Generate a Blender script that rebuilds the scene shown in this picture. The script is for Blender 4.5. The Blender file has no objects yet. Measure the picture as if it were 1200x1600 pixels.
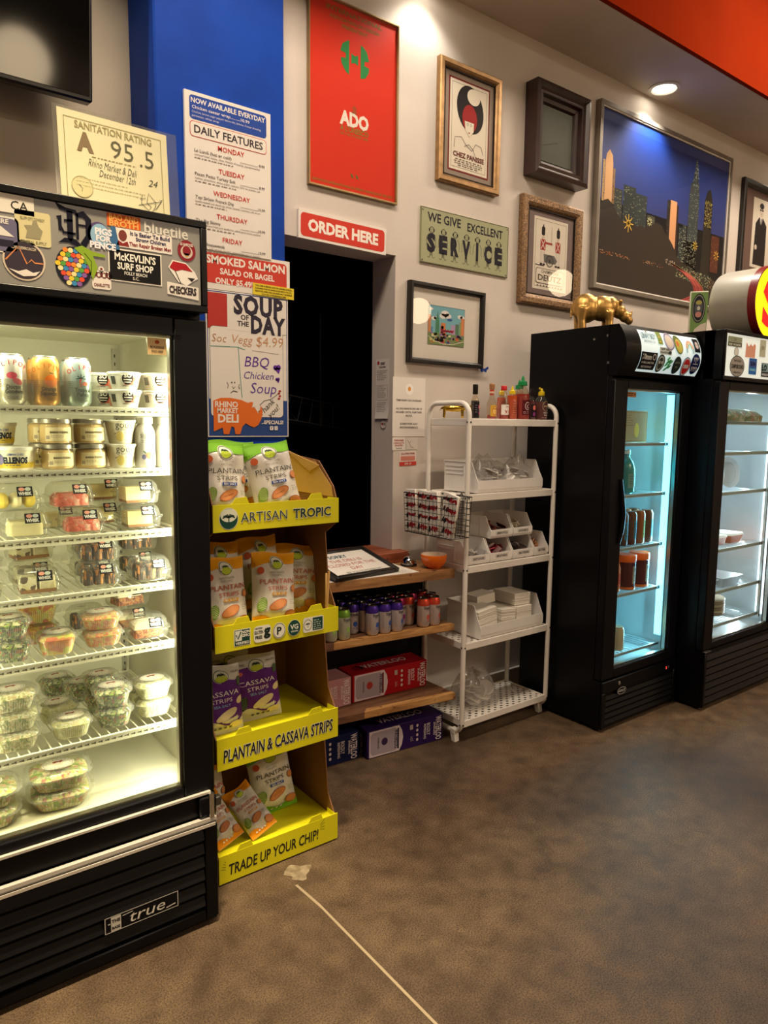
import bpy, math, random
from math import sin, cos, pi, radians as R
from mathutils import Vector, Matrix
random.seed(7)
SC = bpy.context.scene
COL = SC.collection

# ---------------------------------------------------------------- camera
cam_data = bpy.data.cameras.new('camera')
cam = bpy.data.objects.new('camera', cam_data)
COL.objects.link(cam)
YAW, PITCH, ROLL, FPX = 0.91851, 0.12218, 0.01125, 1119.6
fw = Vector((cos(PITCH)*cos(YAW), cos(PITCH)*sin(YAW), -sin(PITCH)))
rt = fw.cross(Vector((0, 0, 1))).normalized()
up = rt.cross(fw)
r2 = rt*cos(ROLL) + up*sin(ROLL)
u2 = -rt*sin(ROLL) + up*cos(ROLL)
mx = Matrix((r2, u2, -fw)).transposed().to_4x4()
mx.translation = Vector((0, 0, 1.44))
cam.matrix_world = mx
cam_data.sensor_fit = 'VERTICAL'
cam_data.sensor_height = 24
cam_data.lens = 24*FPX/1600
cam_data.clip_start = .05
SC.camera = cam

# ---------------------------------------------------------------- view, world, lights
SC.view_settings.view_transform = 'Standard'
SC.view_settings.look = 'None'
SC.view_settings.exposure = 0.0
SC.view_settings.gamma = 1
SC.view_settings.use_curve_mapping = False
try:
    SC.cycles.transparent_max_bounces = 32
    SC.cycles.max_bounces = 7
    SC.cycles.caustics_reflective = False
    SC.cycles.caustics_refractive = False
    SC.cycles.sample_clamp_indirect = 4
except Exception:
    pass
wd = bpy.data.worlds.new('world'); SC.world = wd; wd.use_nodes = True
wd.node_tree.nodes['Background'].inputs[0].default_value = (1, .85, .68, 1)
wd.node_tree.nodes['Background'].inputs[1].default_value = .10

def kelvin(h):
    return hexc(h)[:3]
def area(name, loc, rot, sx, sy, watts, col):
    d = bpy.data.lights.new(name, 'AREA'); d.shape = 'RECTANGLE'; d.size = sx; d.size_y = sy
    d.energy = watts; d.color = col
    o = bpy.data.objects.new(name, d); o.location = loc; o.rotation_euler = rot; COL.objects.link(o)
    return o
def spot(name, loc, rot, watts, col, ang=100, blend=.6, rad=.05):
    d = bpy.data.lights.new(name, 'SPOT'); d.energy = watts; d.color = col
    d.spot_size = R(ang); d.spot_blend = blend; d.shadow_soft_size = rad
    o = bpy.data.objects.new(name, d); o.location = loc; o.rotation_euler = rot; COL.objects.link(o)
    return o
def point(name, loc, watts, col, rad=.1):
    d = bpy.data.lights.new(name, 'POINT'); d.energy = watts; d.color = col; d.shadow_soft_size = rad
    o = bpy.data.objects.new(name, d); o.location = loc; COL.objects.link(o)
    return o
WARM = (1, .82, .63)
# fill lamps added under the ceiling to light the room, out of view
area('fill_light_near', (1.0, 1.35, 4.05), (0, 0, 0), 1.6, .5, 76, WARM)
area('fill_light_far', (4.6, 1.35, 4.05), (0, 0, 0), 1.6, .5, 76, WARM)
area('fill_light_rear', (4.3, -3.1, 4.05), (0, 0, 0), 2.6, .6, 140, WARM)
# wall-washing downlights in the soffit
DOWN = [(.35, 2.50), (2.16, 2.50), (3.89, 2.50), (5.7, 2.50)]
for i, (x, y) in enumerate(DOWN):
    spot('downlight_lamp', (x, y-.01, 3.335), (R(4), 0, 0), (24, 11, 60, 24)[i], (1, .92, .78), (118, 118, 104, 118)[i], .7, .03)
# unseen warm spot added to brighten the floor before the big cooler
spot('floor_fill_spot', (.45, 1.30, 4.0), (0, 0, 0), 950, (1, .80, .48), 42, 1, .10)
# lamps inside the three refrigerators
area('cooler_lamp_right', (.738, 1.90, 1.05), (0, R(90), R(-20)), 1.15, .03, 9, (1, .93, .66))
area('cooler_lamp_left', (.10, 1.90, 1.05), (0, R(-90), R(20)), 1.15, .03, 6, (1, .93, .66))
area('cooler_lamp_top', (.45, 1.93, 1.655), (R(-12), 0, 0), .55, .05, 3, (1, .93, .66))
area('blue_cooler_lamp', (3.345, 2.05, .95), (0, R(90), R(-25)), 1.25, .05, 9, (.24, .74, 1))
area('right_cooler_lamp', (4.10, 1.99, .98), (0, R(90), R(-20)), 1.25, .05, 9, (.72, .86, 1))
area('right_cooler_lamp_left', (3.50, 1.93, .98), (0, R(-90), R(25)), 1.25, .05, 4, (.72, .86, 1))

# ---------------------------------------------------------------- materials
def s2l(c): return c/12.92 if c <= .04045 else ((c+.055)/1.055)**2.4
def hexc(h):
    h = h.lstrip('#')
    return tuple(s2l(int(h[i:i+2], 16)/255) for i in (0, 2, 4)) + (1,)
MATS = {}
def nt_new(name):
    m = bpy.data.materials.new(name); m.use_nodes = True
    t = m.node_tree; b = t.nodes['Principled BSDF']
    return m, t, b
def pm(name, col, rough=.5, metal=0, var=0, vscale=12, bump=0, bscale=60, emis=0, ecol=None, coat=0, spec=.5, col2=None, trans=0):
    if name in MATS: return MATS[name]
    m, t, b = nt_new(name); N = t.nodes; L = t.links
    c = hexc(col)
    b.inputs['Roughness'].default_value = rough; b.inputs['Metallic'].default_value = metal
    b.inputs['Specular IOR Level'].default_value = spec
    b.inputs['Coat Weight'].default_value = coat
    b.inputs['Coat Roughness'].default_value = .12
    b.inputs['Base Color'].default_value = c
    if emis:
        b.inputs['Emission Color'].default_value = hexc(ecol or col); b.inputs['Emission Strength'].default_value = emis
    if var or col2 or bump:
        tc = N.new('ShaderNodeTexCoord')
        nz = N.new('ShaderNodeTexNoise'); nz.inputs['Scale'].default_value = vscale; nz.inputs['Detail'].default_value = 5
        L.new(tc.outputs['Object'], nz.inputs['Vector'])
        if var or col2:
            rp = N.new('ShaderNodeValToRGB')
            lo = tuple(x*(1-var) for x in c[:3])+(1,); hi = tuple(min(1, x*(1+var)) for x in c[:3])+(1,)
            if col2: lo, hi = c, hexc(col2)
            rp.color_ramp.elements[0].position = .35; rp.color_ramp.elements[1].position = .65
            rp.color_ramp.elements[0].color = lo; rp.color_ramp.elements[1].color = hi
            L.new(nz.outputs['Fac'], rp.inputs['Fac']); L.new(rp.outputs['Color'], b.inputs['Base Color'])
        if bump:
            n2 = N.new('ShaderNodeTexNoise'); n2.inputs['Scale'].default_value = bscale; n2.inputs['Detail'].default_value = 3
            L.new(tc.outputs['Object'], n2.inputs['Vector'])
            bp = N.new('ShaderNodeBump'); bp.inputs['Strength'].default_value = bump; bp.inputs['Distance'].default_value = .004
            L.new(n2.outputs['Fac'], bp.inputs['Height']); L.new(bp.outputs['Normal'], b.inputs['Normal'])
    MATS[name] = m
    return m
def ink(h, rough=.55, emis=0):
    k = 'ink_'+h+('_%g' % rough if rough != .55 else '')+('_lit%g' % emis if emis else '')
    return pm(k, h, rough, emis=emis, spec=.15)
def clear(name, tint, rough, fac, white=0, wcol='FFFFFF'):
    """thin clear sheet: see-through with a fresnel reflection and an optional haze of white"""
    m = bpy.data.materials.new(name); m.use_nodes = True
    t = m.node_tree; N = t.nodes; L = t.links; N.clear()
    out = N.new('ShaderNodeOutputMaterial')
    tr = N.new('ShaderNodeBsdfTransparent'); tr.inputs[0].default_value = hexc(tint)
    gl = N.new('ShaderNodeBsdfGlossy'); gl.inputs['Roughness'].default_value = rough
    lw = N.new('ShaderNodeFresnel'); lw.inputs['IOR'].default_value = fac
    mix = N.new('ShaderNodeMixShader')
    gm = N.new('ShaderNodeNewGeometry'); fr = N.new('ShaderNodeMath'); fr.operation = 'SUBTRACT'; fr.inputs[0].default_value = 1
    L.new(gm.outputs['Backfacing'], fr.inputs[1]); mu = N.new('ShaderNodeMath'); mu.operation = 'MULTIPLY'
    L.new(lw.outputs[0], mu.inputs[0]); L.new(fr.outputs[0], mu.inputs[1])      # only the outer face of a sheet reflects
    L.new(mu.outputs[0], mix.inputs[0]); L.new(tr.outputs[0], mix.inputs[1]); L.new(gl.outputs[0], mix.inputs[2])
    last = mix
    if white:
        df = N.new('ShaderNodeBsdfDiffuse'); df.inputs[0].default_value = hexc(wcol)
        m2 = N.new('ShaderNodeMixShader'); m2.inputs[0].default_value = white
        L.new(mix.outputs[0], m2.inputs[1]); L.new(df.outputs[0], m2.inputs[2]); last = m2
    L.new(last.outputs[0], out.inputs[0])
    MATS[name] = m
    return m
def speckle(name, cols, scale=60, rough=.5, bump=.4, coord='Object', stretch=None):
    """chopped food: voronoi cells picked out of a list of colours"""
    m, t, b = nt_new(name); N = t.nodes; L = t.links
    tc = N.new('ShaderNodeTexCoord'); mp = N.new('ShaderNodeMapping')
    L.new(tc.outputs[coord], mp.inputs[0])
    if stretch: mp.inputs['Scale'].default_value = stretch
    nz = N.new('ShaderNodeTexNoise'); nz.inputs['Scale'].default_value = scale*.5
    mixv = N.new('ShaderNodeVectorMath'); mixv.operation = 'MULTIPLY_ADD'
    mixv.inputs[1].default_value = (.02, .02, .02)
    L.new(mp.outputs[0], nz.inputs['Vector']); L.new(nz.outputs['Color'], mixv.inputs[0]); L.new(mp.outputs[0], mixv.inputs[2])
    vo = N.new('ShaderNodeTexVoronoi'); vo.inputs['Scale'].default_value = scale
    L.new(mixv.outputs[0], vo.inputs['Vector'])
    sx = N.new('ShaderNodeSeparateColor'); L.new(vo.outputs['Color'], sx.inputs[0])
    rp = N.new('ShaderNodeValToRGB'); rp.color_ramp.interpolation = 'CONSTANT'
    el = rp.color_ramp.elements
    while len(el) < len(cols): el.new(.5)
    for i, c in enumerate(cols):
        el[i].position = i/len(cols); el[i].color = hexc(c)
    L.new(sx.outputs[0], rp.inputs['Fac']); L.new(rp.outputs['Color'], b.inputs['Base Color'])
    b.inputs['Roughness'].default_value = rough
    bp = N.new('ShaderNodeBump'); bp.inputs['Strength'].default_value = bump; bp.inputs['Distance'].default_value = .005
    bp.invert = True
    L.new(vo.outputs['Distance'], bp.inputs['Height']); L.new(bp.outputs['Normal'], b.inputs['Normal'])
    MATS[name] = m
    return m
def wood(name, a, b_, c3, axis='X', scale=1.0, rough=.55):
    m, t, b = nt_new(name); N = t.nodes; L = t.links
    tc = N.new('ShaderNodeTexCoord'); mp = N.new('ShaderNodeMapping'); L.new(tc.outputs['Object'], mp.inputs[0])
    mp.inputs['Scale'].default_value = (1.2*scale, 14*scale, 14*scale) if axis == 'X' else (14*scale, 1.2*scale, 14*scale)
    nz = N.new('ShaderNodeTexNoise'); nz.inputs['Scale'].default_value = 3; nz.inputs['Detail'].default_value = 8; nz.inputs['Distortion'].default_value = .6
    L.new(mp.outputs[0], nz.inputs['Vector'])
    rp = N.new('ShaderNodeValToRGB'); e = rp.color_ramp.elements
    e[0].position = .3; e[0].color = hexc(a); e[1].position = .72; e[1].color = hexc(c3)
    k = e.new(.5); k.color = hexc(b_)
    L.new(nz.outputs['Fac'], rp.inputs['Fac'])
    n2 = N.new('ShaderNodeTexNoise'); n2.inputs['Scale'].default_value = 26; L.new(tc.outputs['Object'], n2.inputs['Vector'])
    r3 = N.new('ShaderNodeValToRGB'); r3.color_ramp.elements[0].position = .28; r3.color_ramp.elements[1].position = .36
    r3.color_ramp.elements[0].color = (.25, .18, .12, 1); r3.color_ramp.elements[1].color = (1, 1, 1, 1)
    L.new(n2.outputs['Fac'], r3.inputs['Fac'])
    mm = N.new('ShaderNodeMix'); mm.data_type = 'RGBA'; mm.blend_type = 'MULTIPLY'; mm.inputs[0].default_value = 1
    L.new(rp.outputs['Color'], mm.inputs[6]); L.new(r3.outputs['Color'], mm.inputs[7])
    L.new(mm.outputs[2], b.inputs['Base Color'])
    b.inputs['Roughness'].default_value = rough
    bp = N.new('ShaderNodeBump'); bp.inputs['Strength'].default_value = .25; bp.inputs['Distance'].default_value = .002
    L.new(nz.outputs['Fac'], bp.inputs['Height']); L.new(bp.outputs['Normal'], b.inputs['Normal'])
    MATS[name] = m
    return m
def concrete():
    m, t, b = nt_new('polished_concrete'); N = t.nodes; L = t.links; b.inputs['Specular IOR Level'].default_value = .26
    tc = N.new('ShaderNodeTexCoord')
    def nz(sc, det, dist=0):
        n = N.new('ShaderNodeTexNoise'); n.inputs['Scale'].default_value = sc; n.inputs['Detail'].default_value = det; n.inputs['Distortion'].default_value = dist
        L.new(tc.outputs['Object'], n.inputs['Vector']); return n
    big = nz(1.1, 8, .9); mid = nz(13, 10, .3); fine = nz(230, 4)
    r1 = N.new('ShaderNodeValToRGB'); e = r1.color_ramp.elements
    e[0].position = .30; e[0].color = hexc('44352A'); e[1].position = .72; e[1].color = hexc('73604B')
    L.new(big.outputs['Fac'], r1.inputs['Fac'])
    r2_ = N.new('ShaderNodeValToRGB'); e = r2_.color_ramp.elements
    e[0].position = .3; e[0].color = (.66, .65, .64, 1); e[1].position = .66; e[1].color = (1.16, 1.15, 1.13, 1)
    L.new(mid.outputs['Fac'], r2_.inputs['Fac'])
    r3 = N.new('ShaderNodeValToRGB'); e = r3.color_ramp.elements
    e[0].position = .38; e[0].color = (.40, .38, .35, 1); e[1].position = .60; e[1].color = (1.32, 1.3, 1.26, 1)
    L.new(fine.outputs['Fac'], r3.inputs['Fac'])
    a = N.new('ShaderNodeMix'); a.data_type = 'RGBA'; a.blend_type = 'MULTIPLY'; a.inputs[0].default_value = 1
    L.new(r1.outputs['Color'], a.inputs[6]); L.new(r2_.outputs['Color'], a.inputs[7])
    c = N.new('ShaderNodeMix'); c.data_type = 'RGBA'; c.blend_type = 'MULTIPLY'; c.inputs[0].default_value = .8
    L.new(a.outputs[2], c.inputs[6]); L.new(r3.outputs['Color'], c.inputs[7])
    # hairline crazing
    vo = N.new('ShaderNodeTexVoronoi'); vo.feature = 'DISTANCE_TO_EDGE'; vo.inputs['Scale'].default_value = 1.1
    wv = N.new('ShaderNodeVectorMath'); wv.operation = 'MULTIPLY_ADD'; wv.inputs[1].default_value = (.5, .5, .5)
    L.new(mid.outputs['Color'], wv.inputs[0]); L.new(tc.outputs['Object'], wv.inputs[2]); L.new(wv.outputs[0], vo.inputs['Vector'])
    r4 = N.new('ShaderNodeValToRGB'); e = r4.color_ramp.elements
    e[0].position = 0; e[0].color = (.7, .68, .65, 1); e[1].position = .006; e[1].color = (1, 1, 1, 1)
    L.new(vo.outputs['Distance'], r4.inputs['Fac'])
    d = N.new('ShaderNodeMix'); d.data_type = 'RGBA'; d.blend_type = 'MULTIPLY'; d.inputs[0].default_value = .7
    L.new(c.outputs[2], d.inputs[6]); L.new(r4.outputs['Color'], d.inputs[7])
    L.new(d.outputs[2], b.inputs['Base Color'])
    rr = N.new('ShaderNodeMapRange'); rr.inputs['To Min'].default_value = .42; rr.inputs['To Max'].default_value = .68
    L.new(mid.outputs['Fac'], rr.inputs['Value']); L.new(rr.outputs[0], b.inputs['Roughness'])
    bp = N.new('ShaderNodeBump'); bp.inputs['Strength'].default_value = .12; bp.inputs['Distance'].default_value = .003
    L.new(mid.outputs['Fac'], bp.inputs['Height']); L.new(bp.outputs['Normal'], b.inputs['Normal'])
    MATS['floor'] = m
concrete()
pm('wall', 'D3C9C0', .75, var=.04, vscale=3, bump=.10, bscale=90)
pm('wall_beige', 'C9BDA8', .75, var=.04, vscale=3, bump=.10, bscale=90)
pm('jamb', 'BDB3A6', .7, var=.05, vscale=4, bump=.1)
pm('blue', '0A3FA6', .6, var=.12, vscale=5, bump=.15, bscale=40, spec=.15)
pm('soffit', 'CFC3B6', .8, var=.03, vscale=3)
pm('orange', '86280F', .95, var=.08, vscale=2, spec=.0)
pm('room_wall', 'B8AC9C', .8, var=.04, vscale=2)
pm('ceiling_dark', '6E655C', .9, var=.05)
pm('black_board', '08080B', .55, var=.2, spec=.25)
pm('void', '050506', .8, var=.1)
pm('cooler_black', '07070A', .36, var=.15, vscale=20, bump=.05, bscale=200, spec=.2)
pm('cooler_black_satin', '09080D', .42, var=.12, spec=.2)
pm('grille', '0E0E11', .35, var=.1, spec=.35)
pm('liner', 'D9D6C4', .45, var=.03)
pm('liner_cool', 'C9D4D8', .45, var=.03)
pm('shelf_wire', 'E9E6D2', .4, var=.02)
pm('steel', 'C8C5BE', .28, 1, var=.05)
pm('steel_bright', 'E2DDD4', .3, .35, var=.05)
pm('steel_dark', '6a6863', .4, 1, var=.05)
pm('chrome', 'DAD8D4', .08, 1, var=.02)
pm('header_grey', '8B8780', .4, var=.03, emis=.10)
pm('rack', 'F1EBE2', .42, var=.04, vscale=8)
pm('bin', 'F2EEE9', .35, var=.02, spec=.6)
pm('yellow_card', 'E2DC14', .5, var=.05, vscale=6)
pm('yellow_card_dim', 'B8B31A', .6, var=.08, vscale=6)
pm('cardboard', '8A5E3C', .8, var=.08, vscale=9, bump=.1)
pm('shelf_cool', 'C4D2D8', .4, var=.02)
pm('cardboard_light', 'D8AE68', .75, var=.06, vscale=9)
pm('white_paper', 'EFE9DD', .6, var=.02)
pm('cream_paper', 'EFE6CC', .6, var=.03)
pm('board_white', 'E6DFD6', .45, var=.02)
pm('gold_figure', 'C9A05C', .36, .9, var=.12, vscale=20, bump=.2, bscale=30)
pm('brass_figure', 'D9B24A', .16, 1, var=.1, vscale=30)
pm('gold_frame', 'A8845A', .40, .7, var=.2, vscale=25)
pm('ornate_frame', '5A4332', .45, .4, bump=1.0, bscale=160, col2='A07C52', vscale=130)
pm('dark_wood_frame', '2E130E', .35, var=.35, vscale=14, coat=.3)
pm('silver_frame', '8E867C', .35, .6, var=.08)
pm('brass_thin', 'A88C62', .35, .7, var=.1)
pm('black_frame', '17120F', .4, var=.2)
pm('tv_black', '0A0A0B', .3, var=.1)
pm('tv_screen', '030303', .075, var=.1, spec=.5)
pm('wire_black', '1C1B1C', .4, .4, var=.1)
pm('orange_bowl', 'F07010', .25, var=.03, coat=.6)
pm('white_gloss', 'F2EDE6', .25, var=.02)
pm('bowl_inside', 'F4DFC8', .4, var=.02)
pm('can_alu', 'C9C7C6', .25, .9, var=.04)
pm('can_top', '8E8B88', .25, 1, var=.1)
pm('globe', 'FFF1DA', .5, emis=11, ecol='FFE2B8')
pm('downlight', 'FFFFFF', .5, emis=14, ecol='FFF3DC')
pm('trim_white', 'D8D2C8', .5, var=.02)
pm('led_warm', 'FFFBE0', .4, emis=3.2, ecol='FFF6C8')
pm('led_blue', 'CFF4FF', .4, emis=2.6, ecol='86DCFF')
pm('led_cool', 'EAF4FF', .4, emis=2.5, ecol='DDEEFF')
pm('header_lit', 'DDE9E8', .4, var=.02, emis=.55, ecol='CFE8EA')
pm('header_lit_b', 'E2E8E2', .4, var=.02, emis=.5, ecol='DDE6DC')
pm('yellow_lit', 'F4E816', .35, emis=.8, ecol='F4E400', var=.02)
pm('red_lit', 'E01420', .35, emis=.7, ecol='E80C18', var=.02)
pm('maroon', '7A1A18', .35, var=.05)
pm('sign_grey', 'A8A294', .4, var=.04)
wood('wood_counter', '7C5230', '9A6C40', 'B98A56')
wood('wood_plank', '4E3220', '6B4730', '845C3E')
wood('wood_edge', '8A5E34', 'B5834C', 'D0A266')
wood('wood_red', '6E2E18', '8C4426', 'A4603A')
clear('glass_door', 'F6F9F4', .01, 1.42)
clear('glass_frame', 'FFFFFF', .012, 1.62)
clear('acrylic', 'F3F3EC', .05, 1.35, .05)
clear('clamshell', 'F4F4EE', .10, 1.48, .055)
clear('deli_plastic', 'F1F1EA', .12, 1.45, .10)
clear('bottle_clear', 'F4EBDD', .05, 1.45, .03)
clear('poly_bag', 'E9E6E0', .15, 1.5, .16)
speckle('green_salad', ['2F4A1C', '55702B', '8FA84A', '3A1F1A', 'C9C79A', 'A8563A', '41602A', 'DDD6B6'], 161)
speckle('sandwich_fill', ['B8C04A', 'D9A27A', 'E8DCB4', '7E9A34', 'B0664A', 'D8CF8E'], 102)
speckle('chicken_salad', ['D8CFA6', 'C9B98A', 'E9E2C2', '9AA062', 'B99A6C', 'EFE9D2', '7A8A48'], 187)
speckle('egg_salad', ['EDE6C2', 'E2D9AE', 'F4EFD8', 'DCD6A0', 'B9BE86'], 136)
speckle('fruit_salad', ['E9C42E', 'D9A52A', 'C9722C', 'F0D65A', 'D9D060', 'D06A3A'], 76)
speckle('carrot_salad', ['D9732C', 'C85A24', 'E89A4A', 'B8B03A', 'E0B070'], 170)
speckle('fruit_peach', ['E98A3C', 'E9C24A', 'F0D878', 'D86A3C', 'C8C84A'], 50)
speckle('cake_choc', ['2A1710', '3A2218', 'B06A2C', '4A2A1C', '1E100C', 'C98A4A'], 90, stretch=(2.2, .5, .5))
speckle('cake_carrot', ['A8592C', '8E4522', 'C97A44', '6E3218', 'B98048'], 150)
speckle('cookie_cream', ['E9DFBE', 'F1EACF', 'E4D9B2', '5A4634', 'EFE6C8', 'D9CCA0'], 60)
speckle('cake_pink', ['E8705C', 'F08C78', 'E4604E', 'F6B0A0', 'D95A48'], 90)
speckle('frozen_food', ['7A8E6A', '9AA889', 'C9CDB4', 'B98A72', '8A9A78'], 50)
pm('cake_cream', 'F0E4B4', .6, var=.08, vscale=20, bump=.3, bscale=90)
pm('cake_lemon', 'E4C83A', .6, var=.12, vscale=20)
pm('cake_cheese', 'F4E4A2', .55, var=.05, vscale=20)
pm('frosting', 'F1EAD2', .5, var=.05, bump=.3)
pm('crust', '8A5A2C', .8, var=.2)
pm('pudding', 'F0DCA4', .5, var=.08, vscale=30)
pm('tub_cream', 'EFE8CC', .45, var=.03)
pm('cup_white', 'F1EEE2', .4, var=.02)

# ---------------------------------------------------------------- mesh tools
def mat(k):
    if not isinstance(k, str): return k
    if k in MATS: return MATS[k]
    return ink(k)
class MB:
    """collects shapes, then links them as ONE mesh object"""
    def __init__(s): s.v = []; s.f = []; s.m = []; s.mats = []; s.cur = None
    def mi(s, k):
        if k not in s.mats: s.mats.append(k)
        return s.mats.index(k)
    def add(s, vs, fs, k):
        o = len(s.v); i = s.mi(k)
        s.v += [tuple(x) for x in vs]
        for f in fs: s.f.append(tuple(a+o for a in f)); s.m.append(i)
        return s
    def box(s, x0, x1, y0, y1, z0, z1, k, b=0):
        if b <= 0:
            vs = [(x, y, z) for z in (z0, z1) for x, y in ((x0, y0), (x1, y0), (x1, y1), (x0, y1))]
            return s.add(vs, [(3, 2, 1, 0), (4, 5, 6, 7), (0, 1, 5, 4), (1, 2, 6, 5), (2, 3, 7, 6), (3, 0, 4, 7)], k)
        cx, cy, hx, hy = (x0+x1)/2, (y0+y1)/2, (x1-x0)/2, (y1-y0)/2
        return s.loft([(z0, hx-b, hy-b, 0), (z0+b, hx, hy, b), (z1-b, hx, hy, b), (z1, hx-b, hy-b, 0)], k, 1, (cx, cy))
    def loft(s, rings, k, seg=3, c=(0, 0), capb=True, capt=True, fn=None):
        """rings: (z, half width, half depth, corner radius[, dx, dy])"""
        vs = []; n = 4*(seg+1)
        for r in rings:
            z, hx, hy, rr = r[:4]; dx, dy = (r[4], r[5]) if len(r) > 4 else (0, 0)
            rr = max(rr, 1e-5); rr = min(rr, hx, hy)
            for q, (sx, sy) in enumerate(((1, 1), (-1, 1), (-1, -1), (1, -1))):
                for i in range(seg+1):
                    a = q*pi/2 + (pi/2)*i/seg
                    vs.append((c[0]+dx+sx*(hx-rr)+rr*cos(a), c[1]+dy+sy*(hy-rr)+rr*sin(a), z))
        if fn: vs = [fn(*p) for p in vs]
        fs = []
        for j in range(len(rings)-1):
            for i in range(n):
                a = j*n+i; b = j*n+(i+1) % n
                fs.append((a, b, b+n, a+n))
        if capb: fs.append(tuple(reversed(range(n))))
        if capt: fs.append(tuple(range((len(rings)-1)*n, len(rings)*n)))
        return s.add(vs, fs, k)
    def lathe(s, prof, k, n=20, c=(0, 0, 0), sc=(1, 1), capb=True, capt=True):
        vs = []
        for r, z in prof:
            for i in range(n):
                a = 2*pi*i/n
                vs.append((c[0]+r*cos(a)*sc[0], c[1]+r*sin(a)*sc[1], c[2]+z))
        fs = [(j*n+i, j*n+(i+1) % n, (j+1)*n+(i+1) % n, (j+1)*n+i) for j in range(len(prof)-1) for i in range(n)]
        if capb: fs.append(tuple(reversed(range(n))))
        if capt: fs.append(tuple(range((len(prof)-1)*n, len(prof)*n)))
        return s.add(vs, fs, k)
    def tube(s, pts, r, k, n=6, closed=False):
        P = [Vector(p) for p in pts]; m = len(P); vs = []; prev = None
        for i in range(m):
            if closed: t = P[(i+1) % m]-P[i-1]
            else: t = P[min(i+1, m-1)]-P[max(i-1, 0)]
            t.normalize()
            if prev is None:
                ref = Vector((0, 0, 1)) if abs(t.z) < .9 else Vector((1, 0, 0))
                nx = t.cross(ref).normalized()
            else:
                nx = (prev - t*prev.dot(t)).normalized()
            prev = nx; ny = t.cross(nx)
            rr = r[i] if isinstance(r, (list, tuple)) else r
            for j in range(n):
                a = 2*pi*j/n; vs.append(P[i]+nx*cos(a)*rr+ny*sin(a)*rr)
        fs = []
        for i in range(m if closed else m-1):
            for j in range(n):
                a = i*n+j; b = i*n+(j+1) % n; c = ((i+1) % m)*n+(j+1) % n; d = ((i+1) % m)*n+j
                fs.append((a, b, c, d))
        if not closed: fs += [tuple(reversed(range(n))), tuple(range((m-1)*n, m*n))]
        return s.add(vs, fs, k)
    def prism(s, poly, t0, t1, k, plane='YZ'):
        """closed 2D outline pushed through t0..t1 along the axis that is left over"""
        def P(a, b, t): return {'YZ': (t, a, b), 'XZ': (a, t, b), 'XY': (a, b, t)}[plane]
        n = len(poly)
        vs = [P(a, b, t0) for a, b in poly]+[P(a, b, t1) for a, b in poly]
        fs = [tuple(reversed(range(n))), tuple(range(n, 2*n))]+[(i, (i+1) % n, n+(i+1) % n, n+i) for i in range(n)]
        return s.add(vs, fs, k)
    def grid(s, fn, nx, ny, k, u0=0, u1=1, v0=0, v1=1):
        vs = [fn(u0+(u1-u0)*i/nx, v0+(v1-v0)*j/ny) for j in range(ny+1) for i in range(nx+1)]
        fs = [(j*(nx+1)+i, j*(nx+1)+i+1, (j+1)*(nx+1)+i+1, (j+1)*(nx+1)+i) for j in range(ny) for i in range(nx)]
        return s.add(vs, fs, k)
    def ball(s, c, r, k, n=12, m=8):
        if not isinstance(r, (list, tuple)): r = (r, r, r)
        prof = [(sin(pi*j/m), -cos(pi*j/m)) for j in range(m+1)]
        vs = []
        for pr, pz in prof:
            for i in range(n):
                a = 2*pi*i/n; vs.append((c[0]+r[0]*pr*cos(a), c[1]+r[1]*pr*sin(a), c[2]+r[2]*pz))
        fs = [(j*n+i, j*n+(i+1) % n, (j+1)*n+(i+1) % n, (j+1)*n+i) for j in range(m) for i in range(n)]
        return s.add(vs, fs, k)
    def xf(s, M, start=0):
        for i in range(start, len(s.v)): s.v[i] = tuple(M @ Vector(s.v[i]))
        return s
    def mesh(s, name, smooth=True):
        me = bpy.data.meshes.new(name); me.from_pydata(s.v, [], s.f)
        for k in s.mats: me.materials.append(mat(k))
        me.polygons.foreach_set('material_index', s.m)
        me.polygons.foreach_set('use_smooth', [smooth]*len(s.f))
        me.update()
        if smooth:
            try: me.set_sharp_from_angle(angle=R(38))
            except Exception: pass
        return me
    def build(s, name, parent=None, label=None, loc=None, rot=None, smooth=True):
        o = bpy.data.objects.new(name, s.mesh(name, smooth)); COL.objects.link(o)
        if parent: o.parent = parent
        if label: o['label'] = label
        if loc: o.location = loc
        if rot: o.rotation_euler = rot
        return o
def thing(name, label, cat, loc=(0, 0, 0), rot=(0, 0, 0), group=None):
    o = bpy.data.objects.new(name, None); COL.objects.link(o); o.empty_display_size = .05
    o.location = loc; o.rotation_euler = rot if isinstance(rot, tuple) else (0, 0, rot)
    o['label'] = label; o['category'] = cat
    if group: o['group'] = group
    return o
def tag(o, label, cat, group=None):
    o['label'] = label; o['category'] = cat
    if group: o['group'] = group
    return o
def struct(o, label=None):
    o['kind'] = 'structure'
    if label: o['label'] = label
    return o
def stuff(o):
    o['kind'] = 'stuff'; return o
def dup(root, loc, rot=None, label=None, group=None):
    def cp(o, par):
        c = o.copy(); COL.objects.link(c)
        if par: c.parent = par; c.matrix_parent_inverse = o.matrix_parent_inverse.copy()
        for ch in o.children: cp(ch, c)
        return c
    r = cp(root, None); r.location = loc
    if rot is not None: r.rotation_euler = rot if isinstance(rot, tuple) else (0, 0, rot)
    if label: r['label'] = label
    if group: r['group'] = group
    return r
class Proto:
    """the first call places the original, later calls place copies of it"""
    def __init__(s, root): s.root = root; s.used = False
    def put(s, loc, rot=0, label=None, group=None):
        rot = rot if isinstance(rot, tuple) else (0, 0, rot)
        if s.used: return dup(s.root, loc, rot, label, group)
        s.used = True; o = s.root; o.location = loc; o.rotation_euler = rot
        if label: o['label'] = label
        if group: o['group'] = group
        return o

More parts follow.
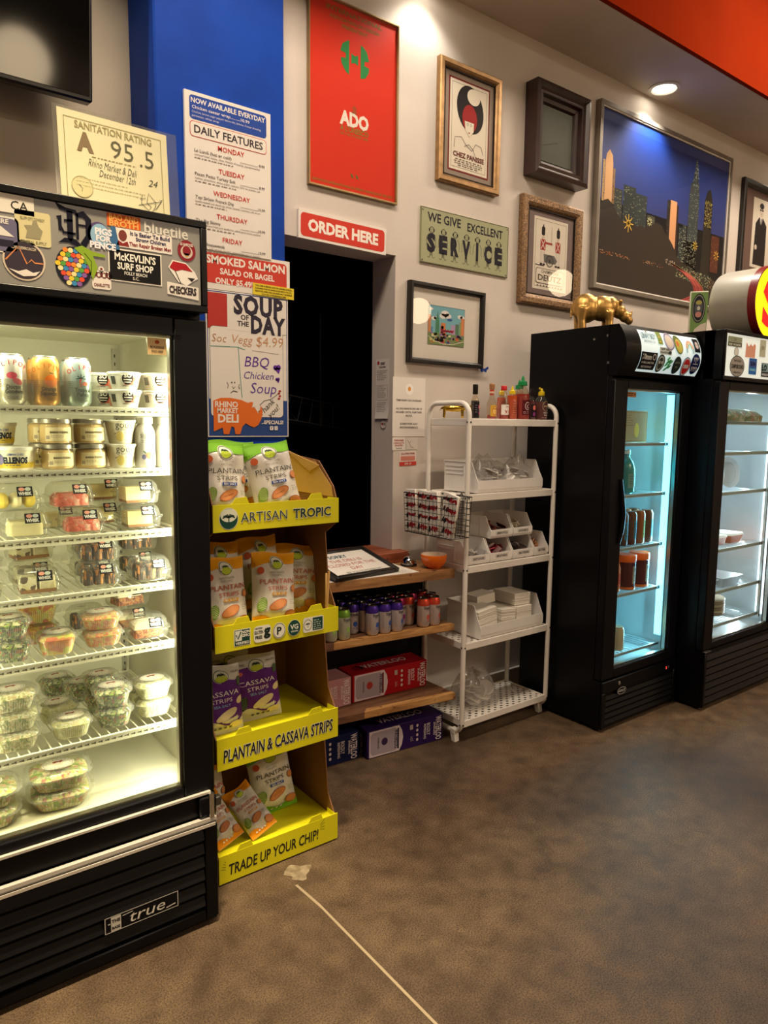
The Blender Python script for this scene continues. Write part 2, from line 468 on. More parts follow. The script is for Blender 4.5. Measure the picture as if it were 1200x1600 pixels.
# ---------------------------------------------------------------- print: flat ink laid on a surface
_tc = bpy.data.curves.new('glyphs', 'FONT'); _to = bpy.data.objects.new('glyphs', _tc); _cache = {}
def glyphs(txt, bold, shear, res=2, space=1.0):
    key = (txt, bold, shear, res, space)
    if key not in _cache:
        _tc.body = txt; _tc.offset = bold; _tc.shear = shear; _tc.resolution_u = res; _tc.size = 1; _tc.space_character = space
        me = bpy.data.meshes.new_from_object(_to)
        vs = [tuple(v.co)[:2] for v in me.vertices]; fs = [tuple(p.vertices) for p in me.polygons]
        bpy.data.meshes.remove(me)
        if vs:
            x0 = min(v[0] for v in vs); x1 = max(v[0] for v in vs)
        else: x0 = x1 = 0
        _cache[key] = (vs, fs, x0, x1)
    return _cache[key]
def flat(u, v, k): return (u, -k, v)
def cyl(rad, cx=0, cy=0, taper=None):
    def f(u, v, k):
        r = (taper(v) if taper else rad)
        a = u/rad
        return (cx+(r+k)*sin(a), cy-(r+k)*cos(a), v)
    return f
class Pr:
    def __init__(s, fn=flat, k=.0006, step=.0003, sub=0): s.fn = fn; s.k = k; s.step = step; s.b = MB(); s.sub = sub
    def up(s, n=1): s.k += s.step*n; return s
    def _p(s, pts): return [s.fn(x, y, s.k) for x, y in pts]
    def poly(s, pts, c):
        s.b.add(s._p(pts), [tuple(range(len(pts)))], c); return s
    def rect(s, x, y, w, h, c):
        """x, y is the lower left corner"""
        if s.sub:
            nx = max(1, int(w/s.sub)); ny = max(1, int(h/s.sub))
            s.b.grid(lambda u, v: s.fn(x+w*u, y+h*v, s.k), nx, ny, c); return s
        return s.poly([(x, y), (x+w, y), (x+w, y+h), (x, y+h)], c)
    def rrect(s, x, y, w, h, r, c):
        if s.sub: return s.rect(x, y, w, h, c)
        pts = []
        for q, (cx, cy) in enumerate(((x+w-r, y+h-r), (x+r, y+h-r), (x+r, y+r), (x+w-r, y+r))):
            for i in range(5):
                a = q*pi/2+pi/2*i/4; pts.append((cx+r*cos(a), cy+r*sin(a)))
        return s.poly(pts, c)
    def ell(s, cx, cy, rx, ry, c, n=20, rot=0):
        m = 3 if s.sub else 1
        vs = [s.fn(cx, cy, s.k)]
        for j in range(1, m+1):
            for i in range(n):
                a = 2*pi*i/n; dx = rx*cos(a)*j/m; dy = ry*sin(a)*j/m
                vs.append(s.fn(cx+dx*cos(rot)-dy*sin(rot), cy+dx*sin(rot)+dy*cos(rot), s.k))
        fs = [(0, 1+i, 1+(i+1) % n) for i in range(n)]
        for j in range(m-1):
            fs += [(1+j*n+i, 1+j*n+(i+1) % n, 1+(j+1)*n+(i+1) % n, 1+(j+1)*n+i)[::-1] for i in range(n)]
        s.b.add(vs, fs, c); return s
    def ring(s, cx, cy, rx, ry, t, c, n=24, a0=0, a1=2*pi):
        vs = []; 
        for i in range(n+1):
            a = a0+(a1-a0)*i/n
            vs += s._p([(cx+rx*cos(a), cy+ry*sin(a)), (cx+(rx-t)*cos(a), cy+(ry-t)*sin(a))])
        s.b.add(vs, [(2*i, 2*i+1, 2*i+3, 2*i+2)[::-1] for i in range(n)], c); return s
    def frame(s, x, y, w, h, t, c):
        s.rect(x, y, w, t, c); s.rect(x, y+h-t, w, t, c); s.rect(x, y+t, t, h-2*t, c); return s.rect(x+w-t, y+t, t, h-2*t, c)
    def line(s, pts, w, c):
        P = [Vector(p) for p in pts]; L_ = []
        for i, p in enumerate(P):
            t = (P[min(i+1, len(P)-1)]-P[max(i-1, 0)])
            if t.length < 1e-9: t = Vector((1, 0))
            t.normalize(); n = Vector((-t.y, t.x))*w/2
            L_.append((p+n, p-n))
        vs = []
        for a, b in L_: vs += s._p([a, b])
        s.b.add(vs, [(2*i, 2*i+1, 2*i+3, 2*i+2) for i in range(len(P)-1)], c); return s
    def text(s, t, x, y, size, c, bold=0, align='C', w=None, rot=0, shear=0, sx=1, space=1.0, arc=None):
        """baseline at y; size is about the height of a capital / .7; w squeezes the line to a width"""
        vs, fs, x0, x1 = glyphs(t, bold, shear, 2, space)
        if not vs: return s
        W = (x1-x0)*size*sx
        if w: sx = sx*w/W; W = w
        ox = {'C': -W/2, 'L': 0, 'R': -W}[align]
        out = []
        for a, b in vs:
            px = (a-x0)*size*sx+ox; py = b*size
            if arc:
                th = px/arc; px2 = (arc+py)*sin(th); py2 = (arc+py)*cos(th)-arc; px, py = px2, py2
            out.append((x+px*cos(rot)-py*sin(rot), y+px*sin(rot)+py*cos(rot)))
        s.b.add(s._p(out), fs, c); return s
    def lines(s, x, y, w, n, dy, t, c, align='L', jit=.35):
        """rows of print too small to read, as broken hairlines"""
        for i in range(n):
            ww = w*(1-jit*random.random()); xx = x if align == 'L' else x+(w-ww)/2
            p = xx
            while p < xx+ww:
                d = min(t*(2+4*random.random()), xx+ww-p); s.rect(p, y-i*dy, d*.85, t, c); p += d*1.25
        return s
    def build(s, name, parent=None, label=None, **k):
        return s.b.build(name, parent, label, smooth=False, **k)
def blob(name, parts, voxel, k, smooth=6, extra=None):
    """ellipsoids and tapered tubes grown together into one continuous skin"""
    b = MB()
    for p in parts:
        if p[0] == 'e':
            st = len(b.v); b.ball((0, 0, 0), p[2], k, 16, 10)
            M = Matrix.Translation(p[1]) @ Matrix.Rotation(p[3] if len(p) > 3 else 0, 4, 'Y')
            b.xf(M, st)
        else: b.tube(p[1], p[2], k, 10)
    o = b.build(name)
    m = o.modifiers.new('r', 'REMESH'); m.mode = 'VOXEL'; m.voxel_size = voxel
    m2 = o.modifiers.new('s', 'SMOOTH'); m2.iterations = smooth; m2.factor = .5
    dg = bpy.context.evaluated_depsgraph_get(); dg.update()
    me = bpy.data.meshes.new_from_object(o.evaluated_get(dg), depsgraph=dg)
    o.modifiers.clear(); o.data = me
    if not me.materials: me.materials.append(mat(k))
    me.polygons.foreach_set('use_smooth', [True]*len(me.polygons))
    return o

# ================================================================= the setting
W = 2.62            # face of the white wall
CF = 2.55           # face of the blue column
b = MB(); b.box(-2.6, 8.1, -3.7, 4.6, -.1, 0, 'floor'); floor = struct(b.build('floor'))
b = MB(); b.prism([(1.06, -3.0), (1.066, -3.0), (1.064, .2), (1.068, 1.2), (1.072, 1.70), (1.064, 1.82), (1.055, 1.82), (1.064, 1.68), (1.060, 1.2), (1.056, .2)], -.004, .0012, '9C8C74', 'XY')
b.build('joint', floor, 'pale filled joint line in the concrete')
b = MB()
b.prism([(1.095+.042*cos(a)*(1+.3*sin(3*a+1)+.12*sin(7*a)), 1.872+.040*sin(a)*(1+.2*cos(4*a))) for a in [2*pi*i/26 for i in range(26)]], -.002, .0015, pm('floor_patch', '6E5F4C', .4, col2='A3947C', vscale=30), 'XY')
b.build('filler_patch', floor, 'dried pale filler patch at the head of the joint')
b = MB(); b.box(1.45, 2.05, W, W+.17, 2.19, 4.2, 'wall'); b.box(1.45, 2.05, W, W+.17, 0, .80, 'wall'); b.box(2.05, 8.1, W, W+.17, 0, 3.45, 'wall')
wall = struct(b.build('wall_front', smooth=False))
b = MB(); b.box(-2.6, .945, 2.80, 2.9, 0, 4.2, 'wall_beige'); struct(b.build('wall_recess', smooth=False))
b = MB(); b.box(.945, 1.448, CF, 2.82, 0, 4.2, 'blue', .006); struct(b.build('wall_column', smooth=False), 'blue painted column face')
b = MB(); b.box(-2.6, -2.5, -3.6, 2.9, 0, 4.2, 'room_wall'); struct(b.build('wall_left', smooth=False))
b = MB(); b.box(8.0, 8.1, -3.6, 2.8, 0, 4.2, 'room_wall'); struct(b.build('wall_right', smooth=False))
b = MB(); b.box(-2.6, 8.1, -3.7, -3.6, 0, 4.2, 'room_wall'); struct(b.build('wall_rear', smooth=False))
b = MB(); b.box(-2.6, 8.1, -3.7, 2.9, 4.2, 4.3, 'ceiling_dark'); struct(b.build('ceiling', smooth=False))
b = MB(); b.box(-2.5, 8.0, 2.215, 2.80, 3.36, 4.2, 'soffit'); struct(b.build('ceiling_soffit', smooth=False))
b = MB(); b.box(-2.5, 8.0, 2.19, 2.213, 3.36, 4.2, 'orange'); struct(b.build('wall_fascia', smooth=False), 'orange painted fascia above the soffit edge')
b = MB(); b.box(2.26, 8.0, W-.014, W-.001, 0, .105, 'wall'); b.box(2.26, 8.0, W-.018, W-.001, .100, .108, 'trim_white'); struct(b.build('baseboard_front', smooth=False))
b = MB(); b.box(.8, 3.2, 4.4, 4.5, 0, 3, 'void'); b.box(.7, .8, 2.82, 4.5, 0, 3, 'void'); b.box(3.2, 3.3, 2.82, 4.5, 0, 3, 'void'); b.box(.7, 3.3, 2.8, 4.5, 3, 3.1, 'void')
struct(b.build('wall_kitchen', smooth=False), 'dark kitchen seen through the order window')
b = MB(); b.box(1.449, 2.10, 2.555, 2.79, .802, .853, 'wood_red', .003); struct(b.build('trim_1', smooth=False), 'red-brown wooden sill of the order window')
b = MB(); b.box(1.28, 2.235, 2.596, 2.618, .002, .762, 'black_board'); o = struct(b.build('trim_2', smooth=False), 'black board behind the wooden shelves')
b = MB()
for x in (1.66, 2.225):
    b.box(x-.008, x+.008, 2.588, 2.5955, .04, .755, 'steel_dark')
    for i in range(20): b.box(x-.002, x+.002, 2.587, 2.5881, .06+i*.034, .078+i*.034, '111111')
b.build('shelf_standard', o, 'slotted metal shelf standards')
# wire rack hanging in the dark kitchen
b = MB()
for z in (1.40, 1.52):
    b.tube([(1.75, 3.1, z+.06), (2.3, 3.3, z)], .004, '3a3c40'); b.tube([(1.78, 3.35, z+.06), (2.35, 3.55, z)], .004, '3a3c40')
for i in range(7):
    t = i/6; b.tube([(1.75+.55*t, 3.1+.2*t, 1.46-.06*t), (1.78+.57*t, 3.35+.2*t, 1.58-.06*t)], .003, '3a3c40')
    b.tube([(1.75+.55*t, 3.1+.2*t, 1.46-.06*t), (1.80+.5*t, 3.12+.2*t, 1.58-.06*t)], .003, '3a3c40')
b.tube([(2.02, 3.2, 2.0), (2.02, 3.2, 1.42)], .004, '3a3c40')
tag(b.build('wire_rack'), 'dark wire rack hanging in the unlit kitchen behind the window', 'rack')

# recessed downlights
def downlight(x, y, lab, z=3.36):
    t = thing('recessed_downlight', lab, 'ceiling light', (x, y, z), group='recessed downlights in the soffit')
    b = MB(); b.lathe([(.062, -.001), (.085, -.001), (.087, -.007), (.070, -.011), (.062, -.004)], 'trim_white', 28, capb=False, capt=False); b.build('trim_ring', t)
    b = MB(); b.lathe([(.0, -.003), (.064, -.003)], 'downlight', 28, capb=False, capt=False); b.build('lens', t)
downlight(3.89, 2.505, 'round recessed downlight in the grey soffit above the city skyline picture')
downlight(2.16, 2.505, 'recessed downlight lighting the wall beside the red poster')
downlight(.35, 2.505, 'recessed downlight above the television')
downlight(5.7, 2.505, 'recessed downlight at the far right end of the soffit')
downlight(.45, 1.30, 'downlight fitting added for the floor fill spot in front of the left cooler', 4.2)  # out-of-view fitting added to go with the floor fill spot
# globe pendants over the shop floor (seen as reflections in the glass)
for x, y, z, r, lab in ((6.55, -.17, 3.02, .145, 'white globe pendant farthest along the shop'), (5.62, -1.52, 2.78, .15, 'white globe pendant over the middle of the shop'), (1.20, -.90, 3.24, .21, 'large white globe pendant opposite the television')):
    t = thing('globe_pendant', lab, 'pendant lamp', (x, y, z), group='globe pendants')
    b = MB(); b.ball((0, 0, 0), r, 'globe', 24, 16); b.build('globe_shade', t)
    b = MB(); b.tube([(0, 0, r), (0, 0, 4.2-z)], .006, 'black_frame'); b.lathe([(.04, r-.01), (.04, r+.05), (.01, r+.07)], 'black_frame', 12); b.build('cord', t)
# panels added above the fill lamps, never in view
for x, y, hx, hy, lab in ((1.0, 1.35, .85, .3, 'added fill light panel nearest the camera'), (4.6, 1.35, .85, .3, 'added fill light panel towards the far end'), (4.3, -3.1, 1.35, .35, 'added fill light panel at the rear of the shop')):
    b = MB(); b.box(x-hx, x+hx, y-hy, y+hy, 4.08, 4.199, 'trim_white'); tag(b.build('fill_light_panel', smooth=False), lab, 'ceiling light')

# ================================================================= television
t = thing('television', 'wall-mounted black flat television tilted down at top left', 'television', (.225, 2.60, 2.79), (R(6), 0, 0))
b = MB(); b.box(-.53, .53, -.02, .03, -.30, .42, 'tv_black', .006); b.box(-.3, .3, .03, .065, -.2, .25, 'tv_black', .01); b.build('housing', t)
b = MB(); b.box(-.52, .52, -.0225, -.0205, -.283, .41, 'tv_screen'); b.build('screen', t)
b = MB(); b.box(-.50, -.18, -.024, -.0205, -.297, -.288, 'steel'); b.build('trim_strip', t, 'pale strip along the lower bezel')
b = MB()
for i in range(26): b.box(-.34+i*.008, -.336+i*.008, -.012, -.004, -.3015, -.3, 'steel_dark')
b.build('speaker_grille', t)
b = MB(); b.box(-.12, .12, .065, .18, -.05, .06, 'steel_dark'); b.build('wall_bracket', t)

# ================================================================= boards and signs
def board(name, lab, cat, x0, x1, z0, z1, y, th, fill, fn, rot=0, group=None):
    t = thing(name, lab, cat, (x0, y-th, z0), (0, rot, 0), group)
    w, h = x1-x0, z1-z0
    b = MB(); b.box(0, w, 0, th-.0005, 0, h, fill); b.build('panel', t, smooth=False)
    p = Pr(); fn(p, w, h); p.build('lettering', t)
    return t
RED, NAVY, CHAR = 'C83A2C', '23357E', '3A3238'
def daily(p, w, h):
    p.rrect(.018, h-.092, w-.036, .080, .012, '2A4AA0'); p.up()
    p.text('NOW AVAILABLE EVERYDAY', w/2, h-.037, .024, 'EFE8DE', .02, w=w*.86)
    p.text('Chicken caesar wrap..........10.99', w*.08, h-.056, .015, 'E8E0E0', .008, 'L', w=w*.66)
    p.text('Chicken, brown sugar pepper bacon bits, lettuce, Caesar dressing,', w*.08, h-.070, .010, 'D8D6E4', 0, 'L', w=w*.80)
    p.text('parmesan, white wrap', w*.08, h-.083, .010, 'D8D6E4', 0, 'L', w=w*.3)
    p.rrect(.018, h-.150, w-.036, .052, .012, RED); p.up(); p.rrect(.020, h-.148, w-.040, .048, .011, 'E6DFD6'); p.up()
    p.text('DAILY FEATURES', w/2, h-.136, .037, CHAR, .022, w=w*.80)
    z = h-.178
    for d, a, pr, de in (('MONDAY', 'La Lundi (hot or cold)', '8.99', 'corned beef, swiss, slaw, french dressing, pumpernickel'), ('TUESDAY', 'Pecan Pesto Turkey Sub', '8.99', 'turkey, provolone, pecan pesto, lettuce, O/V on sesame sub'),
                     ('WEDNESDAY', 'Top Sirloin French Dip', '10.99', 'house roasted and sliced top sirloin, havarti, rosemary roll, au jus'), ('THURSDAY', 'The Big Skinny', '10.99', 'cornmeal dusted fried pork tenderloin, whole grain honey mustard'),
                     ('FRIDAY', 'L.T. Cheesesteak', '10.99', 'provolone, aioli, lettuce, tomato, caramelized onions, peppers')):
        p.text(d, w*.52, z, .024, RED, .008)
        p.text(a, w*.10, z-.022, .016, '4A3F3C', .004, 'L'); p.text(pr, w*.92, z-.022, .014, '4A3F3C', .004, 'R')
        p.line([(w*.62, z-.022), (w*.84, z-.022)], .0012, '6A5F5C')
        p.text(de, w*.10, z-.034, .010, '6A5F5C', 0, 'L', w=w*.76)
        p.lines(w*.10, z-.043, w*.5, 1, .01, .003, '8A7F7A')
        z -= .079
board('menu_board', 'tall white daily features menu board on the blue column', 'menu', 1.043, 1.380, 2.062, 2.590, CF, .012, 'board_white', daily)
def salmon(p, w, h):
    p.rrect(.008, .022, w-.022, h-.034, .014, 'CC4436'); p.up()
    p.text('SMOKED SALMON', w*.51, h-.048, .040, 'F1E6DC', .035, w=w*.86)
    p.text('SALAD OR BAGEL', w*.52, h-.083, .030, 'F1E6DC', .03, w=w*.60)
    p.text('ONLY $5.49!', w*.37, h-.118, .030, 'F1E6DC', .03, w=w*.40)
t = board('promotion_sign', 'red and white smoked salmon sign above the soup board', 'sign', 1.085, 1.462, 1.926, 2.066, CF, .008, 'board_white', salmon)
def yel(p, w, h):
    for i, ln in enumerate(('THIS ITEM IS SERVED RAW OR UNDERCOOKED,', 'CONSUMING RAW OR UNDERCOOKED MEATS, POULTRY,', 'SEAFOOD, SHELLFISH OR EGGS MAY INCREASE', 'YOUR RISK OF FOODBORNE ILLNESS')):
        p.text(ln, w/2, h-.011-i*.010, .0085, '3A3010', .02, w=w*(.9 if i < 3 else .6))
board('warning_label', 'small yellow warning strip stuck across the corner of the salmon sign', 'label', 1.300, 1.478, 1.925, 1.968, CF-.009, .003, 'E6CE3A', yel, R(1))
def soup(p, w, h):
    p.frame(.004, .004, w-.008, h-.008, .003, '2B4A8E'); p.rect(.007, .007, w-.014, .135, '2F4A84')
    p.rect(.004, h-.14, .080, .13, 'B83A34'); p.up()
    p.rrect(.012, .075, w-.035, .335, .016, '3A3238'); p.up(); p.rrect(.0135, .0765, w-.038, .332, .015, 'E6DFD6'); p.up()
    p.rect(.084, h-.14, w-.092, .128, 'E6DFD6'); p.up()
    p.text('SOUP', w*.625, h-.076, .094, '35303E', .05, w=.21, space=1.12)
    p.text('DAY', w*.745, h-.142, .088, '35303E', .05, w=.15, space=1.12)
    p.text('OF', .172, h-.098, .026, '35303E', .03, 'R'); p.text('THE', .172, h-.122, .026, '35303E', .03, 'R')
    p.up()
    p.text('Soc', .050, .352, .042, 'C08A5A', -.012, shear=.15); p.text('Vegg', .145, .352, .046, 'C88F62', -.012, shear=.2); p.text('$4.99', .262, .348, .054, 'C88F62', -.012, shear=.1, rot=.02)
    p.line([(.015, .335), (.125, .338), (.155, .330)], .002, '3E9A92'); p.line([(.127, .338), (.133, .24), (.140, .150)], .0022, '2E9088')
    p.line([(.185, .330), (.30, .322)], .0015, '9a9490')
    p.text('BBQ', .205, .268, .056, '5A2E9A', -.006, shear=.2); p.text('Chicken', .213, .222, .040, '5A2E9A', -.006, shear=.25); p.text('Soup', .232, .168, .058, '5E3AA0', -.006, shear=.2)
    for hx, hz, s_ in ((.292, .27, .020), (.294, .225, .012)):
        p.ell(hx-s_*.35, hz, s_*.5, s_*.5, '6A34A4', 10); p.ell(hx+s_*.35, hz+s_*.1, s_*.5, s_*.5, '6A34A4', 10); p.poly([(hx-s_*.8, hz-.001), (hx+s_*.4, hz-s_*1.2), (hx+s_*.82, hz)], '6A34A4')
    for ex in (.098, .110): p.ell(ex, .205, .0025, .003, '2a2628', 8)
    p.line([(.100, .190), (.105, .182), (.112, .19)], .002, '2a2628'); p.line([(.092, .165), (.105, .174), (.122, .170)], .0025, '2a2628')
    p.line([(.078, .205), (.084, .195), (.080, .182)], .002, '2a2628'); p.line([(.130, .200), (.126, .190), (.131, .182)], .002, '2a2628')
    p.text('Thank', .253, .108, .034, '2a2628', -.006, rot=.75, shear=.2); p.text('you!', .283, .092, .034, '2a2628', -.006, rot=.75, shear=.2)
    p.line([(.215, .122), (.235, .140), (.262, .146), (.285, .16), (.305, .178)], .002, '2a2628')
    for q in range(4): p.ell(.300+.004*(q % 2), .150+.010*q, .006, .004, 'B02A2A', 8)
    p.up()
    # the orange animal of the shop sign
    body = [(.0, .020), (.0, .135), (.03, .146), (.07, .147), (.115, .140), (.14, .130), (.158, .134), (.170, .128), (.163, .118), (.175, .108), (.186, .090), (.194, .106), (.198, .124), (.205, .098), (.200, .070), (.186, .046), (.168, .036), (.150, .042), (.132, .052), (.118, .040), (.108, .010), (.088, .010), (.084, .035), (.072, .040), (.062, .010), (.040, .010), (.036, .035)]
    p.poly([(x+.022, z) for x, z in body], 'E2702C'); p.up()
    p.poly([(.180, .112), (.192, .146), (.196, .118)], 'E6DFD6'); p.poly([(.168, .122), (.176, .134), (.184, .116)], 'E2702C'); p.up()
    p.text('RHINO', .122, .112, .030, 'F0E4D8', .03, 'R'); p.text('MARKET', .122, .090, .026, 'F0E4D8', .03, 'R', w=.085); p.text('DELI', .124, .055, .042, 'F0E4D8', .04, 'R', w=.085)
    p.line([(.222, .050), (.236, .055)], .002, 'E6DFD6'); p.text('SPECIALS!', .275, .050, .020, 'EDE4DA', .025)
    for sx in (.258, .278): p.rrect(sx, .026, .015, .016, .003, 'EDE4DA'); 
    p.up(); p.text('f', .2655, .029, .015, '2F4A84', .03); p.ring(.2855, .034, .004, .004, .001, '2F4A84', 12)
board('soup_board', 'white soup of the day board with handwriting and orange rhino', 'menu', 1.110, 1.453, 1.385, 1.924, CF, .008, 'board_white', soup)
def order(p, w, h):
    p.rrect(.010, .010, w-.020, h-.020, .016, 'D03E30'); p.up()
    p.text('ORDER HERE', w/2, h*.32, .063, 'F4ECE2', .045, w=w*.80)
board('order_here_sign', 'red and white ORDER HERE sign over the dark order window', 'sign', 1.540, 1.985, 2.185, 2.297, W, .014, 'board_white', order, R(.8))

def pframe(name, lab, x0, x1, z0, z1, fwid, dep, fm, matc, art, glass=True, y=W, step=None, liner=None, rot=0):
    """picture hung on the wall: mitred frame, mount, print, pane"""
    t = thing(name, lab, 'picture', ((x0+x1)/2, y-.002, (z0+z1)/2), (0, rot, 0))
    w, h = (x1-x0)/2, (z1-z0)/2
    b = MB()
    prof = step or [(0, 0), (0, dep*.85), (fwid*.15, dep), (fwid*.6, dep), (fwid*.85, dep*.8), (fwid, dep*.55), (fwid, 0)]
    cs = []
    for a, d in prof: cs.append([(-w+a, -d, -h+a), (w-a, -d, -h+a), (w-a, -d, h-a), (-w+a, -d, h-a)])
    vs = [p_ for ring in cs for p_ in ring]; fs = []
    for j in range(len(prof)-1):
        for i in range(4): fs.append((j*4+i, (j+1)*4+i, (j+1)*4+(i+1) % 4, j*4+(i+1) % 4))
    b.add(vs, fs, fm); b.build('frame', t, smooth=False)
    if liner:
        b = MB(); q = fwid
        for a in ((-w+q, -w+q+.006, -h+q, h-q), (w-q-.006, w-q, -h+q, h-q)): b.box(a[0], a[1], -dep*.6, -dep*.3, a[2], a[3], liner)
        for a in ((-h+q, -h+q+.006), (h-q-.006, h-q)): b.box(-w+q, w-q, -dep*.6, -dep*.3, a[0], a[1], liner)
        b.build('inner_slip', t, smooth=False)
    b = MB(); b.box(-w+fwid*.9, w-fwid*.9, -dep*.35, -.001, -h+fwid*.9, h-fwid*.9, matc); b.build('mount', t, smooth=False)
    k0 = dep*.35
    p = Pr(lambda u, v, k: (u, -k0-k, v)); art(p, w-fwid, h-fwid); p.build('artwork', t)
    if glass:
        b = MB(); b.box(-w+fwid*.95, w-fwid*.95, -k0-.007, -k0-.006, -h+fwid*.95, h-fwid*.95, 'glass_frame'); b.build('glass', t, smooth=False)
    return t
def art_ado(p, w, h):
    OL = '8E7A34'
    p.text('INTERNATIONAL', 0, h-.035, .026, OL, .02, w=.28); p.text('ASSOCIATION DU DESIGN', 0, h-.062, .018, OL, .02, w=.25); p.text('PRESENTENT', 0, h-.086, .020, OL, .02, w=.13)
    G = '2F8A4A'; cz = h-.19
    p.poly([(-.028, cz-.066), (-.045, cz-.058), (-.066, cz-.03), (-.07, cz-.01), (-.045, cz-.006), (-.045, cz+.012), (-.072, cz+.016), (-.062, cz+.045), (-.045, cz+.058), (-.028, cz+.066)], G)
    p.poly([(.030, cz-.066), (.055, cz-.058), (.072, cz-.032), (.074, cz-.014), (.050, cz-.010), (.050, cz+.006), (.074, cz+.012), (.062, cz+.045), (.045, cz+.060), (.030, cz+.066)][::1], G)
    p.poly([(-.017, cz-.02), (.0, cz-.013), (.017, cz-.02), (.017, cz+.02), (0, cz+.013), (-.017, cz+.02)], G)
    z = -h+.262
    p.poly([(-.014, z+.052), (.014, z+.052), (.008, z+.066), (.012, z+.075), (0, z+.083), (-.012, z+.075), (-.008, z+.066)], 'A8502C')
    p.text('ADO', 0, z, .074, 'F2E6DA', .05, w=.148); p.text("A L'UNESCO", 0, z-.026, .030, OL, .03, w=.145); p.text('DU 5 AU 17 NOV. 1990', 0, z-.042, .014, OL, .02, w=.14)
    for sx in (-.012, .014): p.poly([(sx-.006, -h+.075), (sx+.006, -h+.068), (sx+.01, -h+.055), (sx-.004, -h+.06)], '6A6A34')
    p.text('EXPOSITION INTERNATIONALE DU DESIGN GRAPHIQUE ET DES ARTS', 0, -h+.012, .014, OL, .02, w=w*1.9)
pframe('framed_poster', 'tall red ADO poster in a thin brass frame above the order sign', 1.588, 2.044, 2.402, 3.138, .010, .016, 'brass_thin', 'DC3620', art_ado)
def art_chef(p, w, h):
    p.rect(-.132, -.205, .264, .410, '7A1E18'); p.up(); p.rect(-.124, -.197, .248, .394, 'EDE3D0'); p.up()
    p.frame(-.112, -.185, .224, .370, .0015, '4A3C34'); p.up()
    p.ell(.005, .085, .085, .105, '1E1618', 30, .3); p.up(); p.ell(.002, .045, .048, .062, 'A0201E', 24); p.ell(.025, .145, .042, .036, 'EDE3D0', 20); p.up()
    p.poly([(-.03, .03), (.03, .03), (.028, -.01), (0, -.035), (-.025, -.01)], 'EDE3D0'); p.up()
    for sx in (-.011, .012): p.ring(sx, .018, .006, .006, .0015, '3a3030', 12)
    p.ell(0, -.018, .005, .003, 'A0201E', 8)
    p.line([(-.095, -.10), (-.09, -.055), (-.05, -.045), (-.02, -.075), (.02, -.095), (.045, -.06), (.08, -.065), (.095, -.10)], .0022, '4a3c38')
    p.line([(-.03, -.085), (.0, -.07), (.03, -.09), (.045, -.12)], .0022, '4a3c38')
    p.text('CHEZ PANISSE', 0, -.137, .030, '6A1E18', .03, w=.20)
    p.lines(-.095, -.150, .19, 4, .009, .004, '7a6a5c', 'C')
pframe('framed_poster', 'gold framed print of a red-haired figure in a black hat', 2.272, 2.668, 2.556, 3.090, .034, .030, 'gold_frame', '9A8A7C', art_chef, liner='2A1A12')
def art_dark(p, w, h): p.line([(-w, -h*.5), (w*.1, -h*.2)], .004, '3a3a36')
pframe('framed_mirror', 'small old mirror in a deep dark carved wood frame', 2.865, 3.285, 2.700, 3.145, .098, .085, 'dark_wood_frame', '55584E', art_dark, step=[(0, 0), (0, .078), (.018, .085), (.03, .070), (.04, .062), (.055, .066), (.062, .045), (.078, .040), (.085, .025), (.098, .022), (.098, 0)])
def art_soldier(p, w, h):
    p.rect(-.135, -.182, .270, .364, 'E6DCCB'); p.up(); p.frame(-.122, -.168, .244, .336, .0015, '4a4038'); p.up()
    for sx, s_ in ((-.062, 1), (.058, 1)):
        p.rrect(sx-.013, .092, .026, .045, .009, '1C1618'); p.rect(sx-.004, .135, .008, .012, '1C1618')
        p.ell(sx, .082, .010, .012, 'D8C4AE', 12); p.rect(sx-.020, .018, .040, .055, 'A83A34'); p.rect(sx-.018, -.05, .015, .068, 'D8CFC2'); p.rect(sx+.003, -.05, .015, .068, 'D8CFC2')
        p.rect(sx-.020, -.058, .018, .010, '2a2224'); p.rect(sx+.002, -.058, .018, .010, '2a2224')
    p.up()
    for sx in (-.062, .058): p.line([(sx-.016, .072), (sx+.016, .022)], .004, 'E6DCCB'); p.line([(sx+.016, .072), (sx-.016, .022)], .004, 'E6DCCB')
    p.rect(-.045, .052, .055, .010, 'A83A34'); p.ell(.012, .057, .006, .006, 'D8C4AE', 8); p.rect(.004, .06, .003, .085, 'B8AC9C')
    p.poly([(-.055, .0), (.03, .0), (.055, -.025), (.04, -.042), (-.05, -.042)], '6A6864'); p.up()
    p.ring(-.005, -.032, .030, .030, .004, '3A3432', 22)
    for a in range(5): p.line([(-.005-.028*cos(a*pi/5), -.032-.028*sin(a*pi/5)), (-.005+.028*cos(a*pi/5), -.032+.028*sin(a*pi/5))], .002, '3A3432')
    p.rect(-.12, -.062, .07, .004, '3a3432'); p.rrect(-.112, -.152, .224, .078, .012, '4A4038'); p.up(); p.rrect(-.109, -.149, .218, .072, .011, 'E6DCCB'); p.up()
    p.text('CHAMPAGNE', 0, -.098, .024, '4a3c36', .01, w=.14); p.text('DEUTZ', 0, -.136, .042, '4a3c36', .02, w=.19)
    for i in range(9): p.rect(-.10+i*.024, -.166, .010, .006, '3a3432')
pframe('framed_poster', 'ornate framed champagne print with two toy soldiers and a cannon', 2.842, 3.322, 2.070, 2.606, .052, .034, 'ornate_frame', '7E6E6A', art_soldier, liner='1E1410')
